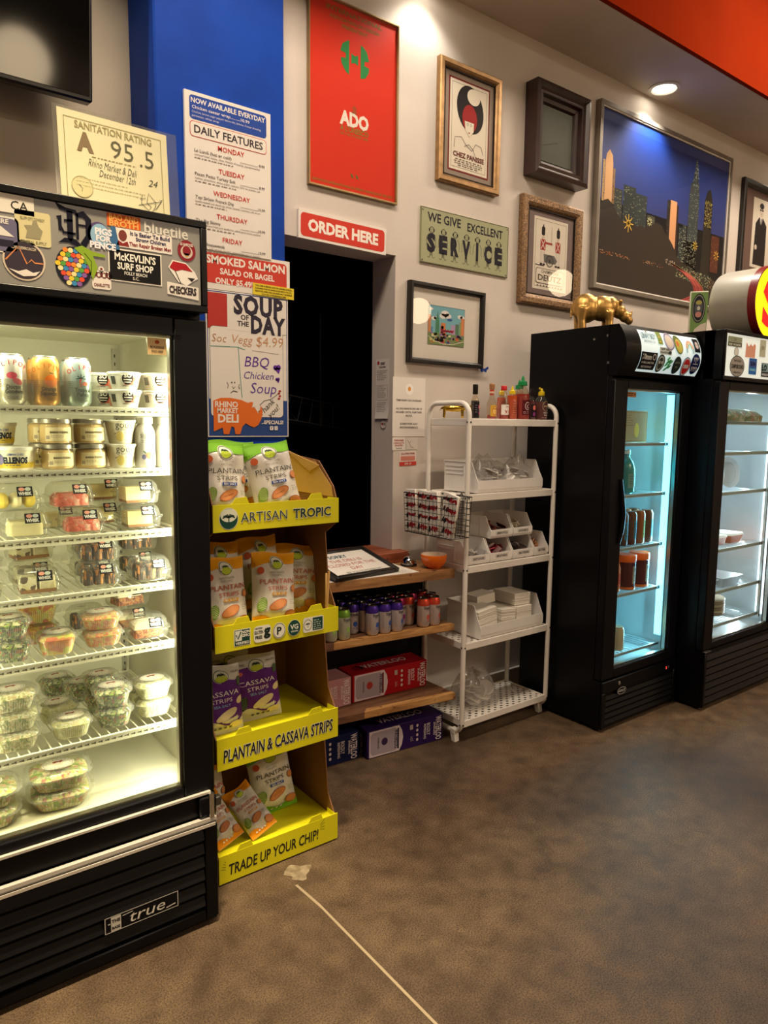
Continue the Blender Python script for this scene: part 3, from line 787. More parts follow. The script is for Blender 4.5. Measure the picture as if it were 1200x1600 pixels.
def art_litho(p, w, h):
    p.rect(-.118, -.090, .232, .180, '7CB6C4'); p.text('M', -.112, .094, .008, '3a3434', .03)
    p.up()
    for cx, cz, rx in ((-.012, .058, .026), (-.025, .045, .022), (.006, .048, .022), (-.082, .030, .016), (-.07, .032, .013), (.085, .052, .017), (.10, .050, .015), (-.10, .072, .012)): p.ell(cx, cz, rx, rx*.55, 'EAE6E0', 12)
    p.up()
    for x, z, w_, c in ((-.118, .046, .018, 'D08A5A'), (-.10, -.01, .012, '5E8AB0'), (-.036, .014, .028, 'D98452'), (-.04, -.0, .02, 'C86A50'), (.028, .010, .026, 'B89AC0'), (.056, .016, .022, '5E7E66'), (.082, .026, .010, '88A060'), (.092, .046, .022, 'D98A5A'), (-.006, .0, .026, '7FB8B8')):
        p.rect(x, -.06, w_, z+.06, c)
    p.poly([(-.072, -.045), (-.046, -.045), (-.048, .02), (-.055, .048), (-.059, .070), (-.063, .048), (-.070, .02)], '4E8A6A'); p.ell(.018, .032, .017, .007, '3A5E9A', 12)
    p.up(); p.rect(-.118, -.09, .232, .055, '7A8E5C'); p.up()
    cols = ['8E6AA0', 'C4505A', 'D8C86A', '7E9A5A', 'B07AB0', '5E7E9A', 'D06A4A', 'D9CFA8', '4E6A4A']
    for i in range(46):
        x = -.112+random.random()*.20; z = -.086+random.random()*.048; p.rect(x, z, .010+random.random()*.018, .005+random.random()*.010, cols[i % 9])
    for i in range(14): p.ell(-.03+i*.0055, -.022+.003*sin(i*2), .006, .005, 'C4405A', 8)
    p.up(); p.line([(-.118, -.052), (-.08, -.072), (-.02, -.084), (.04, -.082), (.114, -.062)], .003, 'E0D8C0'); p.frame(-.118, -.09, .232, .18, .0012, '6a6460')
pframe('framed_print', 'small colourful cartoon city print in a square black frame', 2.116, 2.594, 1.722, 2.088, .024, .030, 'black_frame', 'E2DBD0', art_litho, rot=R(.6))
def art_service(p, w, h): pass
def service(p, w, h):
    D = '25222C'
    p.text('WE GIVE', w*.25, h-.058, .056, D, .02, w=w*.36); p.text('EXCELLENT', w*.715, h-.064, .054, D, .02, w=w*.42)
    p.frame(.001, .001, w-.002, h-.002, .0025, '4a4634')
    for i, ch in enumerate('SERVICE'):
        x = .065+i*.074
        p.text(ch, x, .058, .104, D, .065, w=.052 if ch not in 'I' else .016)
        p.ring(x+.002, .150, .0135, .0155, .0026, D, 16); p.ell(x-.012, .150, .004, .008, D, 8); p.ell(x+.016, .150, .004, .008, D, 8)
        p.ell(x-.002, .152, .0015, .002, D, 6); p.ell(x+.006, .152, .0015, .002, D, 6); p.line([(x-.003, .144), (x+.002, .141), (x+.007, .144)], .0014, D)
        for sg in (-1, 1):
            p.line([(x+sg*.016, .130), (x+sg*.028, .115), (x+sg*.027, .085), (x+sg*.031, .078)], .0018, D)
            p.line([(x+sg*.006, .058), (x+sg*.007, .032), (x+sg*.012, .026), (x+sg*.022, .030)], .0018, D); p.line([(x+sg*.002, .058), (x+sg*.002, .036)], .0018, D)
t = board('service_sign', 'green enamel sign reading WE GIVE EXCELLENT SERVICE with lettered figures', 'sign', 2.187, 2.765, 2.182, 2.428, W, .008, 'A4A684', service)
for x in (.012, .566):
    for z in (.012, .234): b = MB(); b.ball((x, -.001, z), (.004, .002, .004), 'steel_dark', 8, 6); b.build('nail', t)
# the large skyline photograph
def art_city(p, w, h):
    p.rect(-w, -h*.02, 2*w, h*1.02, 'night_sky'); p.up()
    # woods and low land
    top = [(-.68, -.05), (-.64, -.01), (-.60, -.005), (-.56, -.02), (-.53, -.05), (-.49, -.08), (-.46, -.10), (-.42, -.085), (-.385, -.10), (-.35, -.09), (-.31, -.105), (-.28, -.085), (-.24, -.10), (-.20, -.085), (-.16, -.06), (-.11, -.05), (-.06, -.06), (-.02, -.09), (.02, -.12), (.07, -.15), (.12, -.20), (.18, -.235), (.25, -.25), (.33, -.265), (.42, -.28), (.52, -.29), (.60, -.30), (w, -.31)]
    hill = [(-w, -h), (w, -h)]+[(x, z+.006*sin(x*90)) for x, z in top[::-1]]+[(-w, -.06)]
    def bl(x, z0, z1, wd, c, win=None, n=0):
        p.rect(x, z0, wd, z1-z0, c)
        if win:
            for _ in range(n):
                p2.rect(x+random.random()*wd*.9, z0+.01+random.random()*(z1-z0-.02), .004+.004*random.random(), .0025, win)
    p2 = Pr(p.fn, p.k+.0004)
    bl(-.66, -.02, .20, .020, 'B99A6A', '3a2e22', 20); bl(-.565, -.02, .17, .02, '8A6A48', '2a2018', 14)
    p.poly([(-.637, -.04), (-.568, -.04), (-.568, .19), (-.575, .235), (-.602, .262), (-.63, .235), (-.637, .19)], 'D8A878')
    bl(-.545, -.20, .07, .075, '3A3E3A', 'C9C890', 40); bl(-.46, -.20, .105, .12, '2E3434', 'B9BC90', 60); bl(-.34, -.2, .08, .115, '333A3A', 'A9B090', 50); bl(-.215, -.2, -.02, .08, '4A4A3E', 'D8D0A0', 30)
    bl(-.01, -.2, .105, .035, '2A2622', '8a7a60', 10); bl(.025, -.17, .11, .07, 'D99E70'); bl(.095, -.2, .09, .02, '3a2a24')
    bl(.13, -.28, -.03, .05, '2E3638', 'D8E0B8', 40); bl(.175, -.28, -.01, .04, '39403E', 'E0E4C0', 40)
    # tallest tower with a stepped crown
    p.poly([(.225, -.3), (.345, -.3), (.345, .18), (.335, .26), (.325, .27), (.318, .32), (.308, .33), (.302, .39), (.294, .43), (.287, .39), (.280, .33), (.270, .32), (.262, .27), (.240, .25), (.228, .18)], '3C4446')
    for i in range(140):
        z = -.28+random.random()*.52; p2.rect(.23+random.random()*.11, z, .007, .002, 'C4CEB8')
    for i in range(60):
        z = .24+random.random()*.16; q = (.43-z)*.22; p2.rect(.294-q+random.random()*2*q, z, .005, .004, 'C8DCD0')
    bl(.19, -.30, -.10, .16, '2A2E30', 'D8DCC0', 60)
    p.poly([(.405, -.3), (.51, -.3), (.51, .15), (.50, .21), (.475, .26), (.44, .24), (.415, .18)], '2A2620')
    for i in range(120): p2.rect(.415+random.random()*.085, .02+random.random()*.16, .008, .003, 'C9B860')
    bl(.52, -.25, -.02, .10, '5A3022', 'D8904A', 24)
    p.up(); p.up()
    p.poly(hill, '352D27')
    p.up(); p.up(); p.up()
    for x, z, s_, c in ((-.40, -.10, .050, 'F0C050'), (-.19, -.055, .025, 'E0DCA8'), (.325, -.115, .030, 'F0C858'), (.59, -.14, .034, 'F0B850')):
        for q in range(4):
            a = q*pi/4; p.line([(x-s_*cos(a), z-s_*sin(a)), (x, z)], .005, c); p.line([(x, z), (x+s_*cos(a), z+s_*sin(a))], .005, c)
        p.ell(x, z, s_*.4, s_*.4, c, 12)
    for i in range(150):
        x = .12+random.random()*.42; z = -.26-random.random()*.075-.06*(x-.1); p.rect(x, z, .008, .006, random.choice(['B8C8A0', '8EA884', 'D8D0A0', '6A8A70', 'C08A5A']))
    for i in range(60):
        x = .52+random.random()*.16; z = -.30-random.random()*.06; p.rect(x, z, .005, .005, random.choice(['D0A060', 'C8C0A0', 'B06A4A']))
    for i in range(60):
        x = -.66+random.random()*.28+(.35 if i % 3 == 0 else 0); z = -.305+random.random()*.02-.0*(x); p.rect(x, z, .008, .005, random.choice(['C07A4A', 'D8B890', 'A85A34']))
    # light trails on the curving road
    L0 = [(.055, -.262), (.13, -.278), (.21, -.300), (.28, -.328), (.33, -.360), (.345, -.395), (.31, -.430), (.22, -.462), (.10, -.489)]
    R0 = [(.055, -.256), (.15, -.270), (.26, -.290), (.37, -.322), (.445, -.360), (.48, -.402), (.465, -.440), (.40, -.470), (.32, -.489)]
    p.poly(L0+R0[::-1], '8A2E2C'); p.up()
    for i in range(9):
        f = i/8; c = ['D8605A', 'B04440', 'E88A7A'][i % 3] if i < 8 else 'A8A060'
        p.line([(a[0]+(b_[0]-a[0])*f, a[1]+(b_[1]-a[1])*f) for a, b_ in zip(L0, R0)], .0035, c)
    for i in range(30): p.rect(.0+random.random()*.1, -.245-random.random()*.03, .005, .005, 'E0C8B0')
    p2.build('city_lights', TCITY)
m, t_, b_ = nt_new('night_sky'); b_.inputs['Roughness'].default_value = .4
tc = t_.nodes.new('ShaderNodeTexCoord'); sp = t_.nodes.new('ShaderNodeSeparateXYZ'); rp = t_.nodes.new('ShaderNodeValToRGB'); mr = t_.nodes.new('ShaderNodeMapRange')
mr.inputs['From Min'].default_value = -.02; mr.inputs['From Max'].default_value = .5
t_.links.new(tc.outputs['Object'], sp.inputs[0]); t_.links.new(sp.outputs['Z'], mr.inputs['Value']); t_.links.new(mr.outputs[0], rp.inputs['Fac']); t_.links.new(rp.outputs['Color'], b_.inputs['Base Color'])
rp.color_ramp.elements[0].color = hexc('2E3A78'); rp.color_ramp.elements[1].color = hexc('10368C')
MATS['night_sky'] = m
TCITY = thing('skyline_photograph', 'large framed night photograph of a city skyline with red light trails', 'picture', (4.142, W-.002, 2.712))
b = MB(); w, h = .712, .498
for dep, q0, q1, k in ((.035, 0, .022, 'silver_frame'), (.030, .022, .030, 'board_white')):
    b.box(-w+q0, w-q0, -dep, 0, -h+q0, -h+q1, k); b.box(-w+q0, w-q0, -dep, 0, h-q1, h-q0, k); b.box(-w+q0, -w+q1, -dep, 0, -h+q1, h-q1, k); b.box(w-q1, w-q0, -dep, 0, -h+q1, h-q1, k)
b.build('frame', TCITY, smooth=False)
b = MB(); b.box(-w+.03, w-.03, -.022, -.002, -h+.03, h-.03, '101014'); b.build('backing', TCITY, smooth=False)
p = Pr(lambda u, v, k: (u, -.022-k, v)); art_city(p, w-.034, h-.034); p.build('artwork', TCITY)
b = MB(); b.box(-w+.03, w-.03, -.0285, -.028, -h+.03, h-.03, 'glass_frame'); b.build('glass', TCITY, smooth=False)
def art_man(p, w, h):
    p.rect(-.12, -.24, .30, .47, 'E0D6C4'); p.up()
    p.poly([(-.085, -.22), (-.075, .06), (-.03, .105), (.03, .105), (.085, .06), (.09, -.22)], '1E1A1C'); p.ell(0, .150, .030, .042, 'D8C8B4', 18); p.up()
    p.poly([(-.018, .105), (0, .03), (.018, .105)], 'E8E0D4'); p.up(); p.poly([(-.005, .10), (.005, .10), (.007, .02), (0, .0), (-.007, .02)], '1A1618')
    p.ell(0, .185, .031, .020, '1E1A1C', 16); p.rect(-.024, .152, .020, .010, '121012'); p.rect(.004, .152, .020, .010, '121012'); p.rect(-.008, .130, .016, .002, '5a3a34')
    p.ell(-.055, -.10, .018, .018, 'D8C8B4', 10)
pframe('framed_poster', 'black framed drawing of a man in a dark suit at the right edge', 5.045, 5.62, 2.49, 3.14, .050, .03, 'black_frame', '6E5850', art_man)

# small papers on the wall
def egg(p, w, h):
    p.ell(w*.5, h*.80, .024, .027, 'F6F2EC', 16); p.up(); p.ell(w*.5, h*.81, .009, .011, 'E09A4A', 12)
    for z, s in ((.60, 'TEMPORARY EGG INCREASE -'), (.46, 'ALL EGG SANDWICHES ARE .50'), (.40, 'HIGHER UNTIL FURTHER'), (.34, 'NOTICE.'), (.20, 'SORRY FOR ANY'), (.14, 'INCONVENIENCE')):
        p.text(s, w*.5, h*z, .0125, '4a4444', .01, w=w*(.8 if len(s) > 18 else .55 if len(s) > 9 else .2))
board('notice', 'white egg price notice taped beside the order window', 'notice', 2.043, 2.238, 1.383, 1.655, W, .0015, 'E9E2DA', egg)
def n2(p, w, h): p.text('PURCHASE', w/2, h*.7, .012, 'B8443A', .02, w=w*.7); p.text('CHECKS GO TO', w/2, h*.5, .010, 'B8443A', .02, w=w*.8); p.text('REGISTER', w/2, h*.32, .010, 'B8443A', .02, w=w*.6); [p.ell(w*(.35+.15*i), h*.14, .003, .003, '3a3434', 8) for i in range(3)]
board('notice', 'small white note with red print under the egg notice', 'notice', 2.044, 2.121, 1.320, 1.379, W, .0015, 'E6DFD8', n2)
def n3(p, w, h): p.rect(0, 0, w, h*.28, 'C8443A'); p.rect(w*.08, h*.36, w*.84, h*.32, 'D88A7A'); p.up(); p.text('GLUTEN FREE', w/2, h*.80, .011, '9A3A30', .02, w=w*.8); p.text('ASK US', w/2, h*.08, .012, 'EFE0D8', .02, w=w*.4)
board('notice', 'little red and white sticker below the notes', 'sticker', 2.087, 2.189, 1.246, 1.312, W, .0015, 'E9D9D0', n3, R(-1))
board('notice', 'plain pale card with a pencil sketch beside the small note', 'card', 2.126, 2.196, 1.322, 1.378, W, .0015, 'DED6CC', lambda p, w, h: (p.line([(.008, .045), (.02, .03), (.03, .012), (.045, .008)], .0015, '6a6460'), p.line([(.03, .04), (.02, .03)], .0012, '6a6460')))
# paper menu curling on the side of the window opening
t = thing('paper_menu', 'long narrow paper menu stuck inside the order window frame', 'menu', (2.05, 2.705, 1.465))
fnj = lambda u, v, k: (-.002-k-.006*max(0, 1-v/.06)**2, -u, v)
b = MB(); b.grid(lambda u, v: fnj(-.052+.104*u, .275*v, 0), 2, 14, 'E4DCD4'); b.build('sheet', t)
p = Pr(fnj, k=.0006); 
p.ell(-.032, .258, .009, .009, 'B0383A', 10); p.rect(-.015, .255, .035, .004, '5a4e4c'); p.rect(-.015, .248, .030, .004, '5a4e4c'); p.text('CATERING MENU', 0, .234, .010, '4a4040', .03, w=.05)
p.lines(-.040, .220, .08, 6, .008, .0025, '7a6e6a'); p.frame(-.042, .085, .084, .07, .001, '6a5e5a'); p.lines(-.036, .146, .07, 7, .008, .0022, '7a6e6a'); p.lines(-.040, .072, .08, 6, .008, .0022, '7a6e6a')
p.build('print', t)
t = thing('sticker', 'round rhino sticker under the narrow paper menu', 'sticker', (2.0495, 2.695, 1.440))
b = MB(); b.lathe([(.024, 0), (.024, .0012)], 'E2DAD2', 20); o = b.build('disc', t, rot=(0, R(-90), 0))
p = Pr(lambda u, v, k: (-.0012-k, -u, v)); p.ring(0, 0, .023, .023, .002, '4a4040'); p.ell(-.008, 0, .007, .006, 'A8343A', 10); p.rect(.002, .001, .014, .003, '4a4040'); p.rect(.002, -.005, .012, .003, '4a4040'); p.build('print', t)
# blue butterfly by the picture corner
t = thing('butterfly', 'small dark blue butterfly ornament at the corner of the cartoon city print', 'ornament', (2.600, 2.60, 1.716))
b = MB(); b.tube([(-.006, 0, -.012), (.002, -.004, .006)], [.0025, .0015], '161826'); b.build('body', t)
for s_, nm in ((1, 'wing'), (-1, 'wing')):
    b = MB(); b.prism([(0, 0), (s_*.030, .016), (s_*.034, .006), (s_*.022, -.002), (s_*.018, -.014), (s_*.004, -.010)], -.004, -.0025, '1E3C8A', 'XZ'); b.build(nm, t, smooth=False)
b = MB(); b.box(-.002, .002, -.003, .018, -.003, .003, 'black_frame'); b.build('pin', t)

# ================================================================= glass-door coolers
def cooler(name, lab, loc, w, d, zs, gl, liner, wt=.035, hdr_pop=.0, hmat='header_grey'):
    """zs = base top, door bottom, door top, header bottom, header top; gl = glass x0, x1, z0, z1; origin front left foot"""
    zb, d0, d1, h0, h1 = zs
    t = thing(name, lab, 'refrigerator', loc)
    th = .042                                   # door thickness
    b = MB()
    b.box(0, wt, th+.0003, d, .02, h1, 'cooler_black', .001); b.box(w-wt, w, th+.0003, d, .02, h1, 'cooler_black', .001)
    b.box(wt, w-wt, d-wt, d, .02, h1, 'cooler_black'); b.box(wt, w-wt, th+.004, d-wt, h1-.03, h1, 'cooler_black')
    b.box(wt, w-wt, th+.0003, d-wt, d1-.012, d1+.01, 'cooler_black'); b.box(wt, w-wt, th+.0003, d-wt, .03, d0+.018, 'cooler_black')
    for x in (.06, w-.06):
        for y in (.10, d-.08): b.lathe([(.022, 0), (.022, .02)], 'steel_dark', 10, (x, y, 0))
    b.build('cabinet', t)
    b = MB()
    g = .0012
    b.box(wt+g, wt+.004, th+.006, d-wt-g, d0+.021, d1-.014, liner); b.box(w-wt-.004, w-wt-g, th+.006, d-wt-g, d0+.021, d1-.014, liner)
    b.box(wt+.004, w-wt-.004, d-wt-.005, d-wt-g, d0+.021, d1-.014, liner); b.box(wt+.004, w-wt-.004, th+.006, d-wt-.005, d1-.018, d1-.014, liner); b.box(wt+.004, w-wt-.004, th+.006, d-wt-.005, d0+.0195, d0+.024, liner)
    for x in (wt+.02, w-wt-.02):
        for y in (d-wt-.006,):
            b.box(x-.008, x+.008, y-.004, y, d0+.03, d1-.03, 'steel')
            for i in range(int((d1-d0-.08)/.026)): b.box(x-.002, x+.002, y-.0048, y-.0038, d0+.05+i*.026, d0+.060+i*.026, '3a3a38')
    b.build('liner', t)
    b = MB(); x0, x1, z0, z1 = gl
    b.box(0, x0, 0, th, d0, d1, 'cooler_black_satin', .004); b.box(x1, w, 0, th, d0, d1, 'cooler_black_satin', .004)
    b.box(x0, x1, 0, th, d0, z0, 'cooler_black_satin', .003); b.box(x0, x1, 0, th, z1, d1, 'cooler_black_satin', .003)
    b.box(x0-.02, x1+.02, -.003, 0, z1, z1+.004, 'cooler_black'); b.box(x1, x1+.004, -.003, 0, z0, z1, 'cooler_black')
    door = b.build('door', t)
    b = MB(); b.box(x0, x1, .010, .0112, z0, z1, 'glass_door'); b.build('door_glass', door, smooth=False)
    b = MB(); q = .008
    b.box(x0, x0+q, .012, .03, z0, z1, 'steel'); b.box(x1-q, x1, .012, .03, z0, z1, 'steel'); b.box(x0+q, x1-q, .012, .03, z0, z0+q, 'steel'); b.box(x0+q, x1-q, .012, .03, z1-q, z1, 'steel')
    b.build('glazing_bar', door)
    return t
def wire_shelf(parent, x0, x1, y0, y1, z, lip=.018, n=24, k='shelf_wire', tick='5a5844'):
    """z is the top of the shelf"""
    b = MB()
    b.box(x0, x1, y0, y0+.004, z-lip, z+.002, k); b.box(x0, x1, y0-.001, y0+.006, z-lip-.001, z-lip+.004, k); b.box(x0, x1, y0-.001, y0+.006, z-.001, z+.003, k)
    b.tube([(x0+.004, y0, z-.004), (x0+.004, y1, z-.004)], .003, k); b.tube([(x1-.004, y0, z-.004), (x1-.004, y1, z-.004)], .003, k)
    b.tube([(x0, y1, z-.004), (x1, y1, z-.004)], .003, k); b.tube([(x0, (y0+y1)/2, z-.007), (x1, (y0+y1)/2, z-.007)], .003, k, 5)
    for i in range(n):
        x = x0+.012+(x1-x0-.024)*i/(n-1); b.tube([(x, y0+.004, z-.003), (x, y1, z-.003), (x, y1+.001, z+.012)], .0019, k, 5)
    s = b.build('shelf', parent)
    p = Pr(lambda u, v, kk: (u, y0-.0012-kk, v), k=.0003)
    m = int((x1-x0)/.0175)
    for i in range(m):
        x = x0+.006+i*.0175; zc = z-lip*.45
        p.poly([(x, zc-.0018), (x+.006, zc-.0018), (x+.011, zc-.0036), (x+.011, zc+.0034), (x+.006, zc+.0012), (x, zc+.001)], tick)
    p.build('slots', s, 'row of small dark slots along the shelf front')
    return s
# ---- big cooler at the left
FX, FY = .045, 1.822
F1 = cooler('glass_door_refrigerator', 'black glass-door cooler full of prepared food at the left, stickers on its header', (FX, FY, 0), .752, .66, (.30, .40, 1.705, 1.731, 1.952), (.085, .662, .432, 1.660), 'liner', wt=.032)
def L1(x): return x-FX
b = MB(); b.box(0, .752, -.006, .10, 1.722, 1.952, 'cooler_black', .005); b.build('header_box', F1)
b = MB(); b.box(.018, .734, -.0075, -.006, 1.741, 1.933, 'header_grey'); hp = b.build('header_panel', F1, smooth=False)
b = MB(); b.box(.0, .752, -.012, -.006, 1.934, 1.952, 'cooler_black', .002); b.box(0, .752, -.012, -.006, 1.722, 1.740, 'cooler_black', .002); b.box(.735, .752, -.012, -.006, 1.74, 1.934, 'cooler_black', .002); b.box(0, .017, -.012, -.006, 1.74, 1.934, 'cooler_black', .002); b.build('header_trim', F1)
b = MB(); b.box(.02, .735, -.010, .0, .398, .406, 'steel_bright', .001); b.build('door_sweep', F1, 'thin silver strip under the glass door')
b = MB(); b.box(.0, .742, -.022, -.002, .306, .316, 'steel_bright', .001); b.box(.0, .748, -.016, -.002, .318, .330, 'steel_bright', .001); b.box(0, .742, -.021, -.0005, .311, .319, 'steel_dark'); b.build('silver_trim', F1, 'bright metal trim across the base')
b = MB(); b.box(.0, .752, .004, .046, .332, .394, 'cooler_black'); b.box(.0, .752, .002, .046, .008, .306, 'cooler_black'); b.box(.715, .752, -.012, .004, .02, .305, 'cooler_black', .003); b.box(.0, .715, -.010, .004, .02, .05, 'cooler_black', .003); b.build('base_front', F1)
for i in range(6):
    b = MB(); z = .062+i*.040
    b.prism([(.002, z), (-.012, z+.004), (-.003, z+.030), (.002, z+.031)], .0, .712, 'grille'); b.build('slat', F1, smooth=False)
b = MB(); b.box(.700, .750, -.014, .004, .335, .392, 'cooler_black_satin', .004); b.box(.735, .768, -.008, .012, .352, .380, 'steel_dark', .003); b.lathe([(.008, .33), (.008, .40)], 'steel', 10, (.735, -.012, 0)); b.build('door_hinge', F1)
b = MB(); b.box(.7525, .7555, .0, .012, .05, .335, 'trim_white'); b.build('corner_strip', F1, 'scuffed pale strip on the lower right corner')
# nameplate
b = MB(); b.box(.432, .630, -.0155, -.0135, .104, .149, '0C0C0E'); npl = b.build('nameplate', F1, 'chrome outlined nameplate on the grille')
p = Pr(lambda u, v, k: (u, -.0155-k, v)); p.frame(.432, .104, .198, .045, .002, 'C9C6C0'); p.rect(.448, .106, .026, .040, 'C9C6C0'); p.up(); p.text('THE', .461, .130, .012, '0C0C0E', .04); p.text('BASE', .461, .112, .010, '0C0C0E', .04); p.rect(.440, .128, .006, .003, 'C9C6C0')
p.text('true', .545, .113, .044, 'D8D5CE', .0, w=.096, shear=.2); p.line([(.478, .140), (.505, .142)], .002, 'D8D5CE'); p.line([(.596, .112), (.622, .116)], .003, 'D8D5CE'); p.build('lettering', npl)
# stickers on the header, all in the header's plane
def stk(lab, fn, k=.0016):
    p = Pr(lambda u, v, kk: (u-FX, -.0078-kk, v), k=k-.001); fn(p); return p.build('sticker', F1, lab)
stk('white rectangular sticker with letters CA', lambda p: (p.rect(.27, 1.893, .118, .040, 'E8E2D8'), p.up(), p.text('CA', .358, 1.902, .026, '2a2628', .0)))
stk('white patch sticker with mountains at the far left', lambda p: (p.rrect(.275, 1.806, .080, .078, .012, 'E4DFDA'), p.up(), p.rrect(.279, 1.81, .072, .070, .010, '6E6A88'), p.up(), p.poly([(.300, 1.842), (.318, 1.862), (.345, 1.842)], 'E4DFDA'), p.text('FIRE', .322, 1.868, .014, 'E4DFDA', .03), p.rect(.283, 1.82, .06, .014, '2a2638')))
def cowboy(p):
    p.rrect(.347, 1.830, .074, .074, .006, 'D8CFA0'); p.up(); p.text('BLUFF CITY COWBOY', .384, 1.884, .009, '8a8468', .02, w=.05); p.poly([(.368, 1.845), (.372, 1.862), (.366, 1.872), (.382, 1.874), (.384, 1.884), (.392, 1.884), (.396, 1.872), (.404, 1.864), (.398, 1.845)], '9a9478'); p.text('GENERAL SUPPLY', .384, 1.834, .009, '8a8468', .02, w=.055)
stk('cream square sticker with a small figure', cowboy)
def mtn(p):
    p.ell(.363, 1.795, .044, .044, 'D8C8B4', 30); p.up(); p.ell(.363, 1.795, .040, .040, '3C3440', 30); p.up(); p.line([(.325, 1.792), (.352, 1.824), (.368, 1.788), (.378, 1.798), (.384, 1.792), (.402, 1.792)], .003, 'D88A5A'); p.poly([(.330, 1.774), (.345, 1.766), (.36, 1.76), (.385, 1.764), (.395, 1.775), (.38, 1.77), (.366, 1.776), (.35, 1.77)], 'E8E0D8'); p.text('ADVENTUREMERICAN.COM', .363, 1.818, .009, 'D8C8B4', .02, w=.05)
stk('round dark sticker with an orange mountain line', mtn)
def oldD(p):
    c = '0C0C22'; X = lambda a: .472+a*.043; Z = lambda a: 1.888+a*.048
    def P(pts): p.poly([(X(a), Z(q)) for a, q in pts], c)
    P([(-.95, .98), (-.72, .66), (-.3, .58), (.25, .56), (.1, .74), (-.4, .78)])
    P([(-.35, .66), (-.05, .66), (-.05, -.62), (-.20, -.78), (-.35, -.62)])
    P([(.05, .56), (.5, .76), (.9, .42), (.92, -.4), (.55, -.98), (.30, -.78), (.60, -.36), (.60, .36), (.45, .44), (.2, .42)])
    P([(-.85, -.90), (-.5, -.62), (.05, -.62), (.55, -.98), (.2, -.98), (-.3, -.82), (-.6, -.84)])
    P([(-.9, .32), (-.62, .40), (-.62, -.1), (-.48, -.34), (-.78, -.30), (-.80, .22)])
    P([(-.5, .24), (-.05, .28), (-.05, .16), (-.5, .12)]); P([(-.6, -.32), (.08, -.32), (.08, -.44), (-.6, -.44)])
    P([(.1, .56), (.24, .56), (.24, -.60), (.1, -.62)]); P([(.24, .12), (.62, .12), (.62, .02), (.24, .02)])
stk('dark navy old-style letter D', oldD)
def hop(p):
    p.ell(.468, 1.795, .040, .046, '1E2030', 24); p.up(); cols = ['E0503A', 'E8C83A', '3E8AC0', 'E88A3A', '5EA04A', '8A5AA0', 'F0E0A0']
    for j in range(8):
        for i in range(7):
            x = .468+(i-3)*.0115+(j % 2)*.0055; z = 1.758+j*.0105
            if ((x-.468)/.036)**2+((z-1.795)/.042)**2 < 1: p.ell(x, z, .0062, .0056, cols[(i*3+j*2) % 7], 10)
    p.up(); p.poly([(.470, 1.838), (.488, 1.846), (.512, 1.836), (.54, 1.832), (.54, 1.826), (.512, 1.826), (.522, 1.80), (.510, 1.770), (.502, 1.80), (.490, 1.822)], '8AA832'); p.line([(.492, 1.83), (.508, 1.812), (.506, 1.785)], .0015, '2a3018')
stk('bright hop cone sticker of many coloured scales', hop)
def poles(p):
    p.ell(.527, 1.876, .026, .030, '5A4A7A', 20); p.up(); p.ell(.53, 1.876, .022, .026, '8FB8D8', 20); p.poly([(.548, 1.842), (.576, 1.846), (.572, 1.87), (.566, 1.902), (.556, 1.902), (.55, 1.87)], '3E6A9A'); p.up()
    p.text('PIGS', .538, 1.878, .020, 'EDEAF4', .05); p.text('FOR', .538, 1.863, .018, 'EDEAF4', .05); p.text('PENCE', .536, 1.846, .020, 'EDEAF4', .05)
stk('purple and blue cartoon lettering sticker', poles)
def bao(p): p.rect(.547, 1.902, .080, .036-.006, 'D8602A'); p.up(); p.text('BAO AND', .587, 1.917, .019, 'F0B060', .03, w=.07); p.text('BROTH', .587, 1.903, .019, 'F0B060', .03, w=.07)
stk('orange BAO AND BROTH sticker', bao)
stk('white bluetile lettering', lambda p: p.text('bluetile', .692, 1.900, .038, 'DCD8D2', .02, w=.112))
def easier(p):
    p.rrect(.565, 1.857, .140, .044, .003, 'E9E2DE'); p.up(); p.ell(.583, 1.884, .010, .013, '7A3A34', 14); p.poly([(.568, 1.860), (.572, 1.872), (.583, 1.866), (.594, 1.872), (.598, 1.860)], '8A2A2A')
    p.text('It Is Easier To Build', .650, 1.888, .0125, '2a2858', .03, w=.098); p.text('Strong Children', .652, 1.876, .0125, '2a2858', .03, w=.075); p.text('Than Repair Broken Men', .650, 1.863, .0125, '8A2A30', .03, w=.104)
stk('white sticker reading It Is Easier To Build Strong Children', easier)
def mck(p):
    p.rect(.547, 1.776, .130, .076, 'E9E4DC'); p.up(); p.rect(.550, 1.779, .124, .070, '131114'); p.up(); p.text("McKEVLIN'S", .612, 1.826, .024, 'F0ECE4', .03, w=.100); p.text('SURF SHOP', .612, 1.805, .022, 'F0ECE4', .03, w=.088); p.text('FOLLY BEACH', .612, 1.793, .011, 'F0ECE4', .01, w=.055); p.text('S.C.', .612, 1.783, .010, 'F0ECE4', .01)
stk("black McKevlin's Surf Shop sticker", mck)
def kn(p):
    for x in (-.018, -.006, .006, .018): p.ell(.530+x, 1.786, .0095, .0095, 'E4DCD8', 12)
    p.rrect(.508, 1.752, .044, .026, .006, 'E4DCD8'); p.ell(.53, 1.798, .007, .007, 'E4DCD8', 12); p.up()
    for x in (-.018, -.006, .006, .018): p.ring(.530+x, 1.785, .0065, .0065, .002, '7A3A38', 12)
    p.ell(.53, 1.799, .003, .003, '7A3A38', 10); p.text('CHARLOTTE', .530, 1.758, .010, '7A3A38', .03, w=.036)
stk('small white knuckle-shaped sticker', kn)
def roo(p): p.ell(.743, 1.872, .024, .026, '8E2430', 22); p.up(); p.ell(.743, 1.869, .016, .016, 'D8C4B8', 16); p.up(); p.ell(.743, 1.872, .011, .012, '8E2430', 14); p.poly([(.735, 1.866), (.751, 1.866), (.743, 1.856)], 'E0A83A'); p.text('GO GAMECOCKS', .743, 1.884, .009, 'F0E4DC', .03, w=.034)
stk('small round maroon bird sticker', roo)
